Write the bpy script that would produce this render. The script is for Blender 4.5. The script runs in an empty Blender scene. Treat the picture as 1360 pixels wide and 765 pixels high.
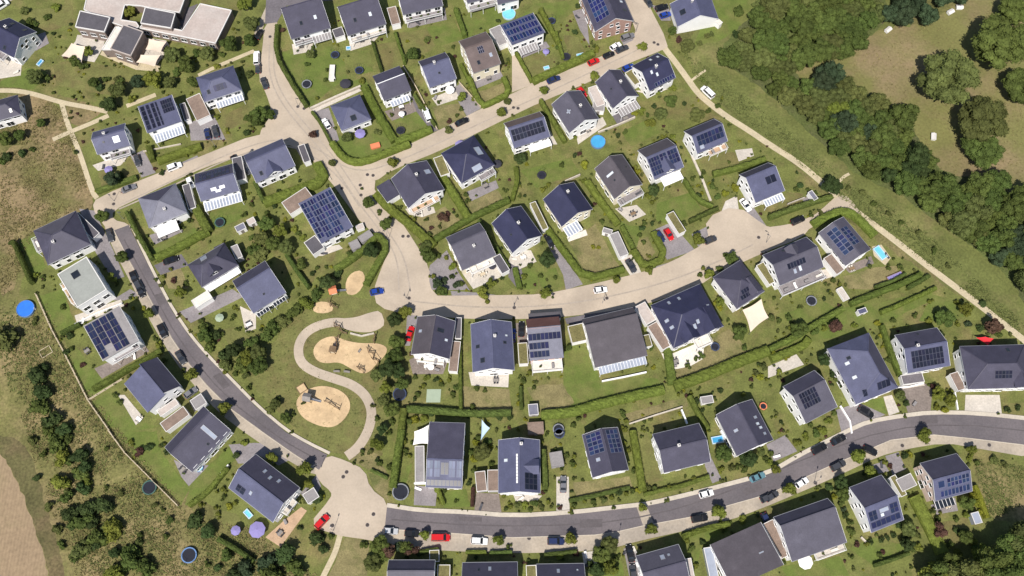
import bpy, bmesh, math, random
from mathutils import Vector, Matrix, noise
from mathutils.geometry import tessellate_polygon

rng = random.Random(11)
R = math.radians
scene = bpy.context.scene
COL = scene.collection

# ------------------------------------------------------------------ camera
FPX, PITCH, ALT = 1254.0, R(70), 262.0        # focal length in survey pixels, depression, flying height
CAM = Vector((0, -ALT / math.tan(PITCH), ALT))
ROT = Matrix.Rotation(math.pi / 2 - PITCH, 3, 'X')
cd = bpy.data.cameras.new('camera'); cam = bpy.data.objects.new('camera', cd); COL.objects.link(cam)
cam.location = CAM; cam.rotation_euler = (math.pi / 2 - PITCH, 0, 0)
cd.sensor_width = 36; cd.lens = 36 * FPX / 1360; cd.clip_end = 3000; cd.clip_start = 1
scene.camera = cam

TX = {'0': 0, '1': 340, '2': 680, '3': 1020}
TY = {'A': 0, 'B': 192, 'C': 384, 'D': 573}
def px(tile, p):
    """survey sheet coordinates -> full survey pixels (tile None = full pixels already)"""
    if not tile: return p
    return (TX[tile[1]] + p[0] / 3.985, TY[tile[0]] + p[1] / 3.985)
def at(x, y, z=0.0):
    """survey pixel -> point of the world at height z"""
    d = ROT @ Vector(((x - 680) / FPX, (382.5 - y) / FPX, -1))
    return CAM + d * ((z - CAM.z) / d.z)
def W(tile, p, z=0.0):
    return at(*px(tile, p), z)
def pix(v):
    d = ROT.transposed() @ (Vector(v) - CAM)
    return (680 + FPX * d.x / -d.z, 382.5 - FPX * d.y / -d.z)

# ------------------------------------------------------------------ materials
MAT = {}
def principled(name):
    m = bpy.data.materials.new(name); m.use_nodes = True
    return m, m.node_tree, m.node_tree.nodes['Principled BSDF']
def mat(name, col, rough=0.8, var=0.25, scale=1.0, fine=0.0, fscale=9.0, bump=0.0, rand=0.0, metal=0.0, spec=0.3,
        col2=None, c2scale=0.08, c2lo=0.45, c2hi=0.6, stripes=None, coord='Object', transl=0.0):
    """colour with broad and fine mottling, an optional second colour in patches and per-object variation"""
    m, t, b = principled(name); N, L = t.nodes, t.links
    tc = N.new('ShaderNodeTexCoord'); src = tc.outputs[coord]
    def noi(s, det=4.0, rough_=0.6):
        n = N.new('ShaderNodeTexNoise'); n.inputs['Scale'].default_value = s; n.inputs['Detail'].default_value = det
        n.inputs['Roughness'].default_value = rough_; L.new(src, n.inputs['Vector']); return n.outputs['Fac']
    def mapr(s, a, b_, lo, hi):
        r = N.new('ShaderNodeMapRange'); r.inputs[1].default_value = a; r.inputs[2].default_value = b_
        r.inputs[3].default_value = lo; r.inputs[4].default_value = hi; L.new(s, r.inputs[0]); return r.outputs[0]
    def mul(c, f):
        x = N.new('ShaderNodeMix'); x.data_type = 'RGBA'; x.blend_type = 'MULTIPLY'; x.inputs[0].default_value = 1
        L.new(c, x.inputs[6]); L.new(f, x.inputs[7]); return x.outputs[2]
    base = N.new('ShaderNodeRGB'); base.outputs[0].default_value = (*col, 1); c = base.outputs[0]
    if col2:
        x = N.new('ShaderNodeMix'); x.data_type = 'RGBA'; x.inputs[7].default_value = (*col2, 1)
        L.new(mapr(noi(c2scale, 6, 0.65), c2lo, c2hi, 0, 1), x.inputs[0]); L.new(c, x.inputs[6]); c = x.outputs[2]
    if var: c = mul(c, mapr(noi(scale), 0.3, 0.7, 1 - var, 1 + var))
    if fine: c = mul(c, mapr(noi(fscale, 2), 0.3, 0.7, 1 - fine, 1 + fine))
    if stripes:
        w = N.new('ShaderNodeTexWave'); w.bands_direction = stripes[0]; w.inputs['Scale'].default_value = stripes[1]
        w.inputs['Distortion'].default_value = stripes[3] if len(stripes) > 3 else 0
        L.new(src, w.inputs['Vector']); c = mul(c, mapr(w.outputs['Fac'], 0, 1, 1 - stripes[2], 1 + stripes[2]))
    if rand:
        oi = N.new('ShaderNodeObjectInfo'); hs = N.new('ShaderNodeHueSaturation')
        L.new(mapr(oi.outputs['Random'], 0, 1, 1 - rand, 1 + rand), hs.inputs['Value'])
        mm = N.new('ShaderNodeMath'); mm.operation = 'MULTIPLY'; mm.inputs[1].default_value = 7.31; L.new(oi.outputs['Random'], mm.inputs[0])
        fr = N.new('ShaderNodeMath'); fr.operation = 'FRACT'; L.new(mm.outputs[0], fr.inputs[0])
        L.new(mapr(fr.outputs[0], 0, 1, 0.5 - rand * .06, 0.5 + rand * .06), hs.inputs['Hue'])
        L.new(c, hs.inputs['Color']); c = hs.outputs[0]
    L.new(c, b.inputs['Base Color'])
    b.inputs['Roughness'].default_value = rough; b.inputs['Metallic'].default_value = metal
    b.inputs['Specular IOR Level'].default_value = spec
    if bump:
        bm_ = N.new('ShaderNodeBump'); bm_.inputs['Strength'].default_value = bump; bm_.inputs['Distance'].default_value = 0.3
        L.new(noi(fscale, 3), bm_.inputs['Height']); L.new(bm_.outputs[0], b.inputs['Normal'])
    if transl:
        tr = N.new('ShaderNodeBsdfTranslucent'); L.new(c, tr.inputs['Color'])
        ms = N.new('ShaderNodeMixShader'); ms.inputs[0].default_value = transl
        L.new(b.outputs[0], ms.inputs[1]); L.new(tr.outputs[0], ms.inputs[2])
        L.new(ms.outputs[0], N['Material Output'].inputs['Surface'])
    MAT[name] = m; return m

# ground covers
mat('rough_grass', (.105, .105, .034), .95, .30, .12, .30, 1.6, col2=(.170, .140, .062), c2scale=.045, c2lo=.46, c2hi=.66)
mat('garden_grass', (.120, .132, .036), .95, .26, .25, .24, 2.2, col2=(.165, .142, .056), c2scale=.09, c2lo=.49, c2hi=.66)
mat('lush_grass', (.102, .134, .028), .95, .16, .35, .16, 2.5, col2=(.130, .138, .040), c2scale=.12)
mat('olive_grass', (.135, .138, .044), .95, .20, .3, .2, 2.2, col2=(.135, .118, .045), c2scale=.13)
mat('dry_grass', (.190, .162, .074), .95, .2, .3, .2, 2.4, col2=(.100, .108, .034), c2scale=.12, c2lo=.48, c2hi=.66)
mat('tan_meadow', (.215, .160, .085), .95, .22, .10, .3, 1.2, col2=(.120, .112, .040), c2scale=.06, c2lo=.44, c2hi=.60)
mat('meadow', (.205, .158, .085), .95, .14, .07, .16, 1.3, col2=(.150, .145, .050), c2scale=.032, c2lo=.38, c2hi=.54)
mat('field_soil', (.275, .200, .125), .95, .14, .05, .14, .9, col2=(.225, .170, .100), c2scale=.05, stripes=('X', .35, .05, 2.5))
mat('bank_grass', (.112, .125, .036), .95, .22, .12, .22, 1.4, col2=(.165, .150, .060), c2scale=.07, c2lo=.50, c2hi=.68)
mat('pavers', (.420, .350, .275), .9, .08, .10, .05, 1.8, col2=(.330, .275, .218), c2scale=.07, c2lo=.46, c2hi=.72)
mat('path_gravel', (.440, .375, .255), .95, .10, .3, .12, 2.5)
mat('asphalt', (.135, .118, .124), .9, .10, .09, .10, 2.0, col2=(.108, .096, .103), c2scale=.06)
mat('kerb', (.46, .41, .34), .9, .1, .3, .08, 2.0)
mat('bay_paving', (.37, .315, .25), .9, .12, .15, .10, 1.6, col2=(.30, .26, .215), c2scale=.09)
mat('grey_paving', (.215, .195, .200), .9, .14, .25, .12, 2.0)
mat('dark_paving', (.130, .118, .130), .9, .14, .25, .12, 2.0)
mat('brown_paving', (.190, .158, .140), .9, .16, .25, .15, 2.0)
mat('light_paving', (.46, .42, .37), .9, .12, .3, .12, 2.0)
mat('white_paving', (.62, .58, .52), .9, .10, .4, .10, 2.0)
mat('deck_wood', (.42, .29, .19), .85, .14, .4, .1, 2.0, stripes=('X', 3.0, .12))
mat('road_patch', (.098, .086, .090), .9, .12, .2, .1, 2.0); mat('scrub_grass', (.145, .138, .048), .95, .28, .12, .30, 1.4, col2=(.190, .150, .072), c2scale=.06, c2lo=.46, c2hi=.62); mat('margin_grass', (.098, .090, .036), .95, .28, .12, .3, 1.4, col2=(.130, .100, .050), c2scale=.07); mat('worn_pavers', (.335, .285, .235), .9, .12, .3, .1, 1.8)
mat('wood_floor', (.085, .105, .030), .95, .3, .3, .3, 1.8, col2=(.075, .082, .032), c2scale=.15)
mat('sand', (.52, .38, .225), .95, .12, .3, .12, 1.6, col2=(.43, .31, .185), c2scale=.2)
mat('bark_bed', (.125, .090, .055), .95, .3, .4, .3, 2.0, col2=(.10, .105, .035), c2scale=.3)
# buildings
mat('white_render', (.83, .82, .81), .85, .05, .3)
mat('cream_render', (.74, .67, .52), .85, .06, .3)
mat('pink_render', (.66, .52, .44), .85, .06, .3)
mat('grey_render', (.36, .35, .36), .85, .07, .3)
mat('dark_render', (.085, .083, .10), .8, .1, .3)
mat('red_render', (.42, .10, .10), .8, .1, .3)
mat('rose_render', (.50, .34, .32), .85, .08, .3)
mat('brick', (.36, .23, .19), .9, .15, .6, .15, 5.0)
mat('brown_brick', (.21, .165, .145), .9, .15, .6, .12, 4.0)
def tile_mat(name, col, **k):
    mat(name, col, k.pop('rough', .62), .12, .35, .10, 3.0, spec=.35, stripes=('Y', 1.1, .07), col2=tuple(c * 1.22 + .006 for c in col), c2scale=.22, c2lo=.48, c2hi=.72, **k)
tile_mat('slate', (.050, .047, .074)); tile_mat('navy_tile', (.026, .027, .062), rough=.5)
tile_mat('blue_tile', (.074, .078, .135)); tile_mat('grey_tile', (.072, .068, .092))
tile_mat('brown_tile', (.110, .082, .078)); tile_mat('warm_tile', (.070, .061, .072)); tile_mat('red_tile', (.120, .055, .048))
tile_mat('pale_tile', (.15, .15, .19))
mat('flat_green_grey', (.27, .28, .26), .9, .08, .3, .06, 2)
mat('flat_beige', (.43, .38, .35), .9, .08, .2, .08, 1.5, col2=(.39, .33, .30), c2scale=.12)
mat('flat_brown', (.21, .155, .125), .95, .16, .4, .14, 2)
mat('flat_grey', (.24, .225, .225), .9, .12, .3, .1, 2)
mat('flat_dark', (.085, .080, .092), .9, .12, .3, .1, 2)
mat('sedum', (.15, .135, .055), .95, .22, .5, .25, 2.5)
mat('coping', (.62, .60, .58), .6, .05, .5)
mat('white_paint', (.80, .80, .80), .5, .03, 1)
mat('metal', (.38, .38, .40), .45, .05, 1, metal=.6)
mat('dark_metal', (.05, .05, .055), .5, .1, 1)
mat('glass', (.018, .022, .030), .12, .2, .4, spec=.6)
mat('pale_glass', (.30, .33, .40), .2, .1, .4, spec=.6)
mat('bright_glass', (.55, .60, .66), .2, .05, .4, spec=.6)
mat('cyan_glass', (.22, .50, .62), .2, .05, .4, spec=.6)
mat('pv_blue', (.016, .024, .088), .22, .18, .6, spec=.5, rand=.35)
mat('pv_deep', (.017, .023, .070), .22, .18, .6, spec=.5, rand=.4)
mat('pv_navy', (.016, .020, .055), .22, .18, .6, spec=.5, rand=.3)
mat('pv_pale', (.16, .18, .25), .6, .12, .6, spec=.15, rand=.2)
mat('pv_black', (.012, .013, .026), .25, .18, .6, spec=.5, rand=.35)
mat('pv_frame', (.17, .18, .25), .5, .05, 1); mat('pv_darkframe', (.05, .052, .075), .5, .05, 1)
mat('wood', (.20, .135, .08), .85, .2, 1.0, .1, 4); mat('pale_wood', (.50, .42, .30), .85, .15, 1.0)
mat('grey_wood', (.22, .20, .185), .85, .2, 1.0)
mat('stone', (.48, .43, .36), .9, .18, .8, .15, 4)
# plants
def leaf(name, col, var=.3, rand=.22): mat(name, col, .85, var, .9, .22, 3.5, rand=rand, spec=.15, transl=.25)
leaf('leaf_mid', (.090, .122, .030)); leaf('leaf_dark', (.054, .082, .026)); leaf('leaf_bright', (.155, .178, .032))
leaf('leaf_yellow', (.215, .225, .028), rand=.15); leaf('leaf_olive', (.108, .126, .038)); leaf('leaf_blue', (.055, .082, .040))
leaf('leaf_hedge', (.118, .150, .032), rand=.2); leaf('leaf_lawnhedge', (.142, .176, .034), rand=.15)
leaf('leaf_red', (.22, .085, .05)); leaf('leaf_darkred', (.095, .052, .038))
mat('bark', (.11, .085, .06), .95, .25, 2)
mat('tuft', (.165, .142, .058), .95, .35, .3, .3, 3.0)
mat('tuft_green', (.105, .122, .036), .95, .35, .3, .3, 3.0)
# small things
for n, c in dict(black=(.012, .012, .014), darkgrey=(.045, .047, .055), silver=(.42, .43, .45), white=(.80, .80, .80), red=(.50, .012, .015),
                 blue=(.015, .045, .26), navy=(.018, .028, .085), grey=(.15, .15, .165), teal=(.10, .20, .24)).items():
    mat('car_' + n, c, .28, .02, 1, spec=.5)
mat('tyre', (.015, .015, .016), .9, .1, 1); mat('lamp_glass', (.7, .7, .66), .2, 0, 1); mat('tail_glass', (.4, .01, .01), .3, 0, 1)
mat('water', (.06, .30, .55), .08, .1, .5, spec=.5); mat('cyan_water', (.16, .50, .62), .08, .1, .5, spec=.5)
mat('pool_wall', (.12, .22, .42), .5, .05, 1); mat('blue_cover', (.03, .16, .62), .5, .08, 1)
mat('trampoline_mat', (.014, .016, .026), .8, .1, 1); mat('tramp_pad', (.04, .055, .11), .6, .1, 1); mat('pad_green', (.05, .11, .09), .6, .1, 1)
mat('pad_grey', (.20, .21, .23), .6, .1, 1); mat('net', (.03, .03, .035), .9, 0, 1)
mat('purple_cloth', (.23, .20, .41), .9, .05, 1); mat('white_cloth', (.80, .78, .76), .9, .04, 1); mat('beige_cloth', (.66, .55, .44), .9, .05, 1)
mat('black_cloth', (.035, .034, .045), .9, .05, 1); mat('orange_cloth', (.62, .20, .10), .9, .05, 1); mat('red_cloth', (.60, .03, .04), .9, .05, 1)
mat('blue_cloth', (.06, .10, .45), .9, .05, 1); mat('pale_blue', (.42, .55, .66), .8, .05, 1); mat('green_cloth', (.30, .36, .27), .9, .05, 1)
mat('iron', (.055, .045, .04), .8, .2, 3)

# ------------------------------------------------------------------ mesh building
class MB:
    def __init__(s): s.v, s.f, s.m = [], [], []
    def add(s, verts, faces, mi=0):
        o = len(s.v); s.v += [tuple(v) for v in verts]
        for f in faces: s.f.append(tuple(i + o for i in f)); s.m.append(mi)
    def box(s, a, b, mi=0):
        x0, y0, z0 = a; x1, y1, z1 = b
        s.add([(x0,y0,z0),(x1,y0,z0),(x1,y1,z0),(x0,y1,z0),(x0,y0,z1),(x1,y0,z1),(x1,y1,z1),(x0,y1,z1)],
              [(3,2,1,0),(4,5,6,7),(0,1,5,4),(1,2,6,5),(2,3,7,6),(3,0,4,7)], mi)
    def prism(s, prof, x0, x1, mi=0, axis=0):
        """profile of (y,z) points extruded along x (axis 0); axis 1: profile of (x,z) along y; axis 2: (x,y) along z"""
        n = len(prof)
        def P(t, p): return (t, p[0], p[1]) if axis == 0 else ((p[0], t, p[1]) if axis == 1 else (p[0], p[1], t))
        vs = [P(x0, p) for p in prof] + [P(x1, p) for p in prof]
        tri = tessellate_polygon([[Vector((p[0], p[1], 0)) for p in prof]])
        fs = [tuple(t) for t in tri] + [tuple(i + n for i in reversed(t)) for t in tri]
        fs += [(i, (i + 1) % n, (i + 1) % n + n, i + n) for i in range(n)]
        s.add(vs, fs, mi)
    def beam(s, a, b, w, h=None, mi=0):
        a, b = Vector(a), Vector(b); d = (b - a); h = h or w
        if d.length < 1e-6: return
        d.normalize(); up = Vector((0,0,1)) if abs(d.z) < .95 else Vector((1,0,0))
        x = d.cross(up).normalized() * (w / 2); y = x.cross(d).normalized() * (h / 2)
        s.add([a-x-y, a+x-y, a+x+y, a-x+y, b-x-y, b+x-y, b+x+y, b-x+y],
              [(3,2,1,0),(4,5,6,7),(0,1,5,4),(1,2,6,5),(2,3,7,6),(3,0,4,7)], mi)
    def ring(s, rings, mi=0, cap=True, n=None):
        """rings: list of lists of points, lofted"""
        n = len(rings[0]); o = []
        for r in rings: o += r
        fs = []
        for k in range(len(rings) - 1):
            for i in range(n): fs.append((k*n+i, k*n+(i+1)%n, (k+1)*n+(i+1)%n, (k+1)*n+i))
        if cap: fs += [tuple(reversed(range(n))), tuple(range((len(rings)-1)*n, len(rings)*n))]
        s.add(o, fs, mi)
    def cyl(s, c, r, z0, z1, n=12, mi=0, r2=None):
        r2 = r if r2 is None else r2
        s.ring([[(c[0]+q*math.cos(2*math.pi*i/n), c[1]+q*math.sin(2*math.pi*i/n), z) for i in range(n)] for q, z in ((r, z0), (r2, z1))], mi)
    def mesh(s, name, mats, smooth=False):
        me = bpy.data.meshes.new(name); me.from_pydata(s.v, [], s.f)
        for m in mats: me.materials.append(MAT[m] if isinstance(m, str) else m)
        me.polygons.foreach_set('material_index', s.m)
        bm = bmesh.new(); bm.from_mesh(me); bmesh.ops.recalc_face_normals(bm, faces=bm.faces); bm.to_mesh(me); bm.free()
        if smooth: me.polygons.foreach_set('use_smooth', [True] * len(me.polygons))
        me.update(); return me
    def build(s, name, mats, parent=None, smooth=False):
        return link(name, s.mesh(name, mats, smooth), parent)

def link(name, me, parent=None):
    o = bpy.data.objects.new(name, me); COL.objects.link(o)
    if parent: o.parent = parent
    return o
def tag(o, label=None, cat=None, group=None, kind=None):
    if label: o['label'] = label
    if cat: o['category'] = cat
    if group: o['group'] = group
    if kind: o['kind'] = kind
    return o
def root(name, loc, rz=0, label=None, cat=None, group=None):
    o = link(name, None); o.location = loc; o.rotation_euler = (0, 0, rz)
    o.empty_display_size = .5
    return tag(o, label, cat, group)
def copy_tree(o, parent=None):
    c = o.copy(); COL.objects.link(c); c.parent = parent
    for ch in o.children: copy_tree(ch, c)
    return c

# ------------------------------------------------------------------ flat ground sheets
LAYER = {'base': 0.0, 'area': .010, 'lawn': .022, 'patio': .060, 'road': .110, 'path': .104, 'asphalt': .125, 'sand': .115, 'kerb': .13}
_cnt = {}
def chaikin(p, n=2, closed=True):
    for _ in range(n):
        q = []; m = len(p)
        for i in range(m if closed else m - 1):
            a, b = p[i], p[(i+1) % m]
            q += [a*.75 + b*.25, a*.25 + b*.75]
        p = q if closed else [p[0]] + q + [p[-1]]
    return p
def resample(p, d, closed=False):
    pts = p + [p[0]] if closed else p; out = []
    for a, b in zip(pts, pts[1:]):
        k = max(1, int((b - a).length / d))
        for i in range(k): out.append(a.lerp(b, i / k))
    if not closed: out.append(pts[-1])
    return out
def sheet_z(layer):
    _cnt[layer] = _cnt.get(layer, 0) + 1
    return LAYER[layer] + .0003 * _cnt[layer]
FLAT = []
def patch(name, tile, pts, m, layer='lawn', smooth=0, jag=0.0, label=None, kind='structure'):
    p = [W(tile, q) for q in pts]
    if smooth: p = chaikin(p, smooth)
    if jag:
        p = resample(p, 1.0, True)
        p = [v + jag * Vector((noise.noise(v * .35) + .6 * noise.noise(v * 1.1), noise.noise(v * .35 + Vector((50, 0, 0))) + .6 * noise.noise(v * 1.1 + Vector((9, 9, 0))), 0)) for v in p]
    z = sheet_z(layer)
    tri = tessellate_polygon([[Vector((v.x, v.y, 0)) for v in p]])
    me = bpy.data.meshes.new(name); me.from_pydata([(v.x, v.y, z) for v in p], [], [tuple(t) for t in tri]); me.materials.append(MAT[m])
    bm = bmesh.new(); bm.from_mesh(me)
    for f in bm.faces:
        if f.normal.z < 0: f.normal_flip()
    bm.to_mesh(me); bm.free()
    o = link(name, me); tag(o, label, None, None, kind); FLAT.append((layer, p)); return o
def ribbon_pts(c, w):
    L, Rr = [], []
    for i, v in enumerate(c):
        d = (c[min(i+1, len(c)-1)] - c[max(i-1, 0)]); d.z = 0; d.normalize(); nn = Vector((-d.y, d.x, 0)) * (w / 2)
        L.append(v + nn); Rr.append(v - nn)
    return L, Rr
def ribbon(name, tile, pts, w, m, layer='path', h=0.0, smooth=2, kind='structure'):
    c = [W(tile, q) for q in pts]
    if smooth: c = chaikin(c, smooth, False)
    L, Rr = ribbon_pts(c, w); z = sheet_z(layer); mb = MB(); n = len(c)
    if h:
        for i in range(n - 1):
            pass
        vs = [(v.x, v.y, z + h) for v in L] + [(v.x, v.y, z + h) for v in Rr] + [(v.x, v.y, 0) for v in L] + [(v.x, v.y, 0) for v in Rr]
        fs = [(i, i+1, n+i+1, n+i) for i in range(n-1)] + [(2*n+i, 2*n+i+1, i+1, i) for i in range(n-1)] + [(n+i, n+i+1, 3*n+i+1, 3*n+i) for i in range(n-1)]
        fs += [(0, n, 3*n, 2*n), (n-1, 2*n-1, 4*n-1, 3*n-1)]
    else:
        vs = [(v.x, v.y, z) for v in L] + [(v.x, v.y, z) for v in Rr]; fs = [(i, n+i, n+i+1, i+1) for i in range(n-1)]
    mb.add(vs, fs); o = mb.build(name, [m]); tag(o, None, None, None, kind); FLAT.append((layer, L + Rr[::-1])); return o
def inside(p, poly):
    c = False; n = len(poly); j = n - 1
    for i in range(n):
        a, b = poly[i], poly[j]
        if (a.y > p.y) != (b.y > p.y) and p.x < (b.x - a.x) * (p.y - a.y) / (b.y - a.y) + a.x: c = not c
        j = i
    return c
# ------------------------------------------------------------------ houses
HOUSES = []; BOXES = []; DECKS = []
_protos = {}
def proto(key, make):
    if key not in _protos: _protos[key] = make()
    return _protos[key]
def window_mesh(w, h, frame='white_paint', glass='glass'):
    def mk():
        mb = MB(); f = .07
        mb.box((-w/2, -.05, -h/2), (w/2, .05, -h/2+f)); mb.box((-w/2, -.05, h/2-f), (w/2, .05, h/2))
        mb.box((-w/2, -.05, -h/2+f), (-w/2+f, .05, h/2-f)); mb.box((w/2-f, -.05, -h/2+f), (w/2, .05, h/2-f))
        if w > 1.3: mb.box((-.04, -.045, -h/2+f), (.04, .045, h/2-f))
        mb.add([(-w/2+f, -.02, -h/2+f), (w/2-f, -.02, -h/2+f), (w/2-f, -.02, h/2-f), (-w/2+f, -.02, h/2-f)], [(0,1,2,3)], 1)
        mb.box((-w/2-.06, -.14, -h/2-.06), (w/2+.06, -.051, -h/2-.003), 0)
        return mb.mesh('window', [frame, glass])
    return proto(('win', w, h, frame, glass), mk)
def panel_mesh(w, h, style):
    def mk():
        mb = MB(); f = .055
        mb.box((0, 0, 0), (w, h, .05), 0)
        mb.add([(f, f, .054), (w-f, f, .054), (w-f, h-f, .054), (f, h-f, .054)], [(0,1,2,3)], 1)
        return mb.mesh('solar_panel', {'blue': ['pv_frame', 'pv_deep'], 'bright': ['pv_frame', 'pv_blue'], 'black': ['pv_darkframe', 'pv_black'], 'mix': ['pv_frame', 'pv_black'], 'pale': ['pv_frame', 'pv_pale'], 'white': ['coping', 'white_paint'], 'dblue': ['pv_darkframe', 'pv_navy']}[style])
    return proto(('pv', round(w, 2), round(h, 2), style), mk)
def sky_mesh(w, h, glass):
    def mk():
        mb = MB(); f = .09
        mb.box((-w/2, -h/2, 0), (w/2, h/2, .10), 0)
        mb.add([(-w/2+f, -h/2+f, .104), (w/2-f, -h/2+f, .104), (w/2-f, h/2-f, .104), (-w/2+f, h/2-f, .104)], [(0,1,2,3)], 1)
        return mb.mesh('skylight', ['dark_metal' if glass == 'glass' else 'metal', glass])
    return proto(('sky', w, h, glass), mk)
CHIM = {}
def chimney_mesh():
    def mk():
        mb = MB(); mb.box((-.32, -.32, -1.2), (.32, .32, .95), 0); mb.box((-.40, -.40, .95), (.40, .40, 1.06), 1); mb.cyl((0, 0), .14, 1.06, 1.35, 10, 2)
        return mb.mesh('chimney', ['grey_render', 'coping', 'dark_metal'])
    return proto('chimney', mk)

def rect(tile, pts, z):
    """four surveyed corners at height z -> centre, ridge direction, length, width"""
    w = [W(tile, p, z) for p in pts]; c = sum(w, Vector()) / 4
    u = (w[1] - w[0]) + (w[2] - w[3]); L = u.length / 2; u.normalize()
    flip = (u.x < 0) if abs(u.x) >= .75 * abs(u.y) else (u.y > 0)
    if flip: u = -u
    v = Vector((-u.y, u.x, 0)); wd = abs(((w[3] - w[0]) + (w[2] - w[1])).dot(v)) / 2
    return Vector((c.x, c.y, 0)), u, v, L, wd

def house(tile, pts, short, label='', t='g', e=5.2, rise=None, roof='slate', roof2=None, wall='white_render', wall2=None, pan=(), sky=(), dorm=(), chim=(),
          bal=(), step=1.1, ro=0.0, win=True, name='house', ov=.45, pv='blue', brk=None, hl=.45, cat='house', glass='glass', gut=True):
    c, u, v, L, wd = rect(tile, pts, e)
    rz = math.atan2(u.y, u.x)
    words = (short + ' ' + label).split()
    h = root(name, c, rz, ' '.join(words[:16]), cat)
    HOUSES.append(dict(o=h, c=c, short=short, L=L, wd=wd, u=u, v=v))
    hw, hl_ = wd / 2, L / 2
    if rise is None: rise = {'g': wd * .34, 'h': min(wd, L) * .30, 'p': wd * .20, 'o': wd * .24, 'f': 0}[t]
    th = .20; iy, ix = hw - ov, hl_ - ov * .55
    fr = {}                                           # slope frames: origin, S, T, length along S, length along T
    rm = MB(); wm = MB(); yr = ro * hw
    def zs(y):                                        # roof top height at y
        if t == 'g': return e + rise * ((y + hw) / (yr + hw) if y < yr else (hw - y) / (hw - yr))
        if t == 'p': return e + rise * (y + hw) / wd
        if t == 'q': return e + rise * (hw - y) / wd
        return e
    if t == 'g':
        k = th * 1.25
        rm.prism([(-hw, e), (yr, e + rise), (yr, e + rise - k), (-hw, e - k)], -hl_, hl_, 0)
        rm.prism([(yr, e + rise), (hw, e), (hw, e - k), (yr, e + rise - k)], -hl_, hl_, 1)
        rm.beam((-hl_-.02, yr, e + rise + .03), (hl_+.02, yr, e + rise + .03), .34, .14, 0)
        for sx in (-1, 1):
            for a, b in (((-hw, e), (yr, e + rise)), ((hw, e), (yr, e + rise))):
                rm.beam((sx*(hl_+.03), a[0], a[1] - .09), (sx*(hl_+.03), b[0], b[1] - .09), .05, .24, 2)
        wm.prism([(-iy, 0), (-iy, zs(-iy) - k), (yr, e + rise - k - .02), (iy, zs(iy) - k), (iy, 0)], -ix, ix)
        fr['a'] = (Vector((-hl_, -hw, e)), Vector((1,0,0)), Vector((0, yr + hw, rise)))
        fr['b'] = (Vector((hl_, hw, e)), Vector((-1,0,0)), Vector((0, yr - hw, rise)))
    elif t in 'pq':
        za, zb = (e, e + rise) if t == 'p' else (e + rise, e); k = th
        rm.prism([(-hw, za), (hw, zb), (hw, zb - k), (-hw, za - k)], -hl_, hl_, 0)
        for sx in (-1, 1): rm.beam((sx*(hl_+.03), -hw, za - .08), (sx*(hl_+.03), hw, zb - .08), .06, .26, 2)
        wm.prism([(-iy, 0), (-iy, zs(-iy) - k - .01), (iy, zs(iy) - k - .01), (iy, 0)], -ix, ix)
        if t == 'p': fr['a'] = (Vector((-hl_, -hw, e)), Vector((1,0,0)), Vector((0, wd, rise)))
        else: fr['a'] = (Vector((hl_, hw, e)), Vector((-1,0,0)), Vector((0, -wd, rise)))
        fr['b'] = fr['a']
    elif t == 'o':                                    # two slopes that miss each other: side b ends 'step' higher (negative: side a)
        ra, rb = (rise, rise + step) if step > 0 else (rise - step, rise); k = th
        rm.prism([(-hw, e), (yr, e + ra), (yr, e + ra - k), (-hw, e - k)], -hl_, hl_, 0)
        y2 = yr - .3 if step > 0 else yr; 
        rm.prism([(yr, e + rb), (hw, e), (hw, e - k), (yr, e + rb - k)], -hl_, hl_, 1)
        wm.prism([(-iy, 0), (-iy, e - k), (yr - .02, e + ra - k - .02), (yr - .02, e + rb - k - .02) if step > 0 else (yr + .02, e + ra - k - .02), (yr + .02, e + rb - k - .02), (iy, e - k), (iy, 0)], -ix, ix)
        rm.beam((-hl_, yr, e + max(ra, rb) + .02), (hl_, yr, e + max(ra, rb) + .02), .22, .12, 2 if step == -.8 else 0)
        fr['a'] = (Vector((-hl_, -hw, e)), Vector((1,0,0)), Vector((0, yr + hw, ra)))
        fr['b'] = (Vector((hl_, hw, e)), Vector((-1,0,0)), Vector((0, yr - hw, rb)))
    elif t == 'h':
        q = max(.2, hl_ - hw * 2 * hl); k = .24
        V = [(-hl_, -hw, e), (hl_, -hw, e), (hl_, hw, e), (-hl_, hw, e), (-q, yr, e + rise), (q, yr, e + rise)]
        rm.add(V, [(0,1,5,4)], 0); rm.add(V, [(2,3,4,5)], 1); rm.add(V, [(1,2,5)], 0); rm.add(V, [(3,0,4)], 0)
        B = [(x, y, z - k) for x, y, z in V[:4]]
        rm.add(V[:4] + B, [(0,4,5,1), (1,5,6,2), (2,6,7,3), (3,7,4,0), (7,6,5,4)], 2)
        for a, b in ((0,4), (1,5), (2,5), (3,4), (4,5)): rm.beam(Vector(V[a]) + Vector((0,0,.02)), Vector(V[b]) + Vector((0,0,.04)), .26, .10, 0)
        wm.prism([(-iy, 0), (-iy, e - k - .004), (iy, e - k - .004), (iy, 0)], -ix, ix)
        fr['a'] = (Vector((-hl_, -hw, e)), Vector((1,0,0)), Vector((0, yr + hw, rise)))
        fr['b'] = (Vector((hl_, hw, e)), Vector((-1,0,0)), Vector((0, yr - hw, rise)))
        fr['r'] = (Vector((hl_, -hw, e)), Vector((0,1,0)), Vector((q - hl_, 0, rise)))
        fr['l'] = (Vector((-hl_, hw, e)), Vector((0,-1,0)), Vector((hl_ - q, 0, rise)))
    elif t == 'f':
        iy, ix = hw - .05, hl_ - .05
        wm.box((-ix, -iy, 0), (ix, iy, e - .25))
        rm.box((-hl_+.25, -hw+.25, e - .25), (hl_-.25, hw-.25, e - .12), 0)
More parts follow.
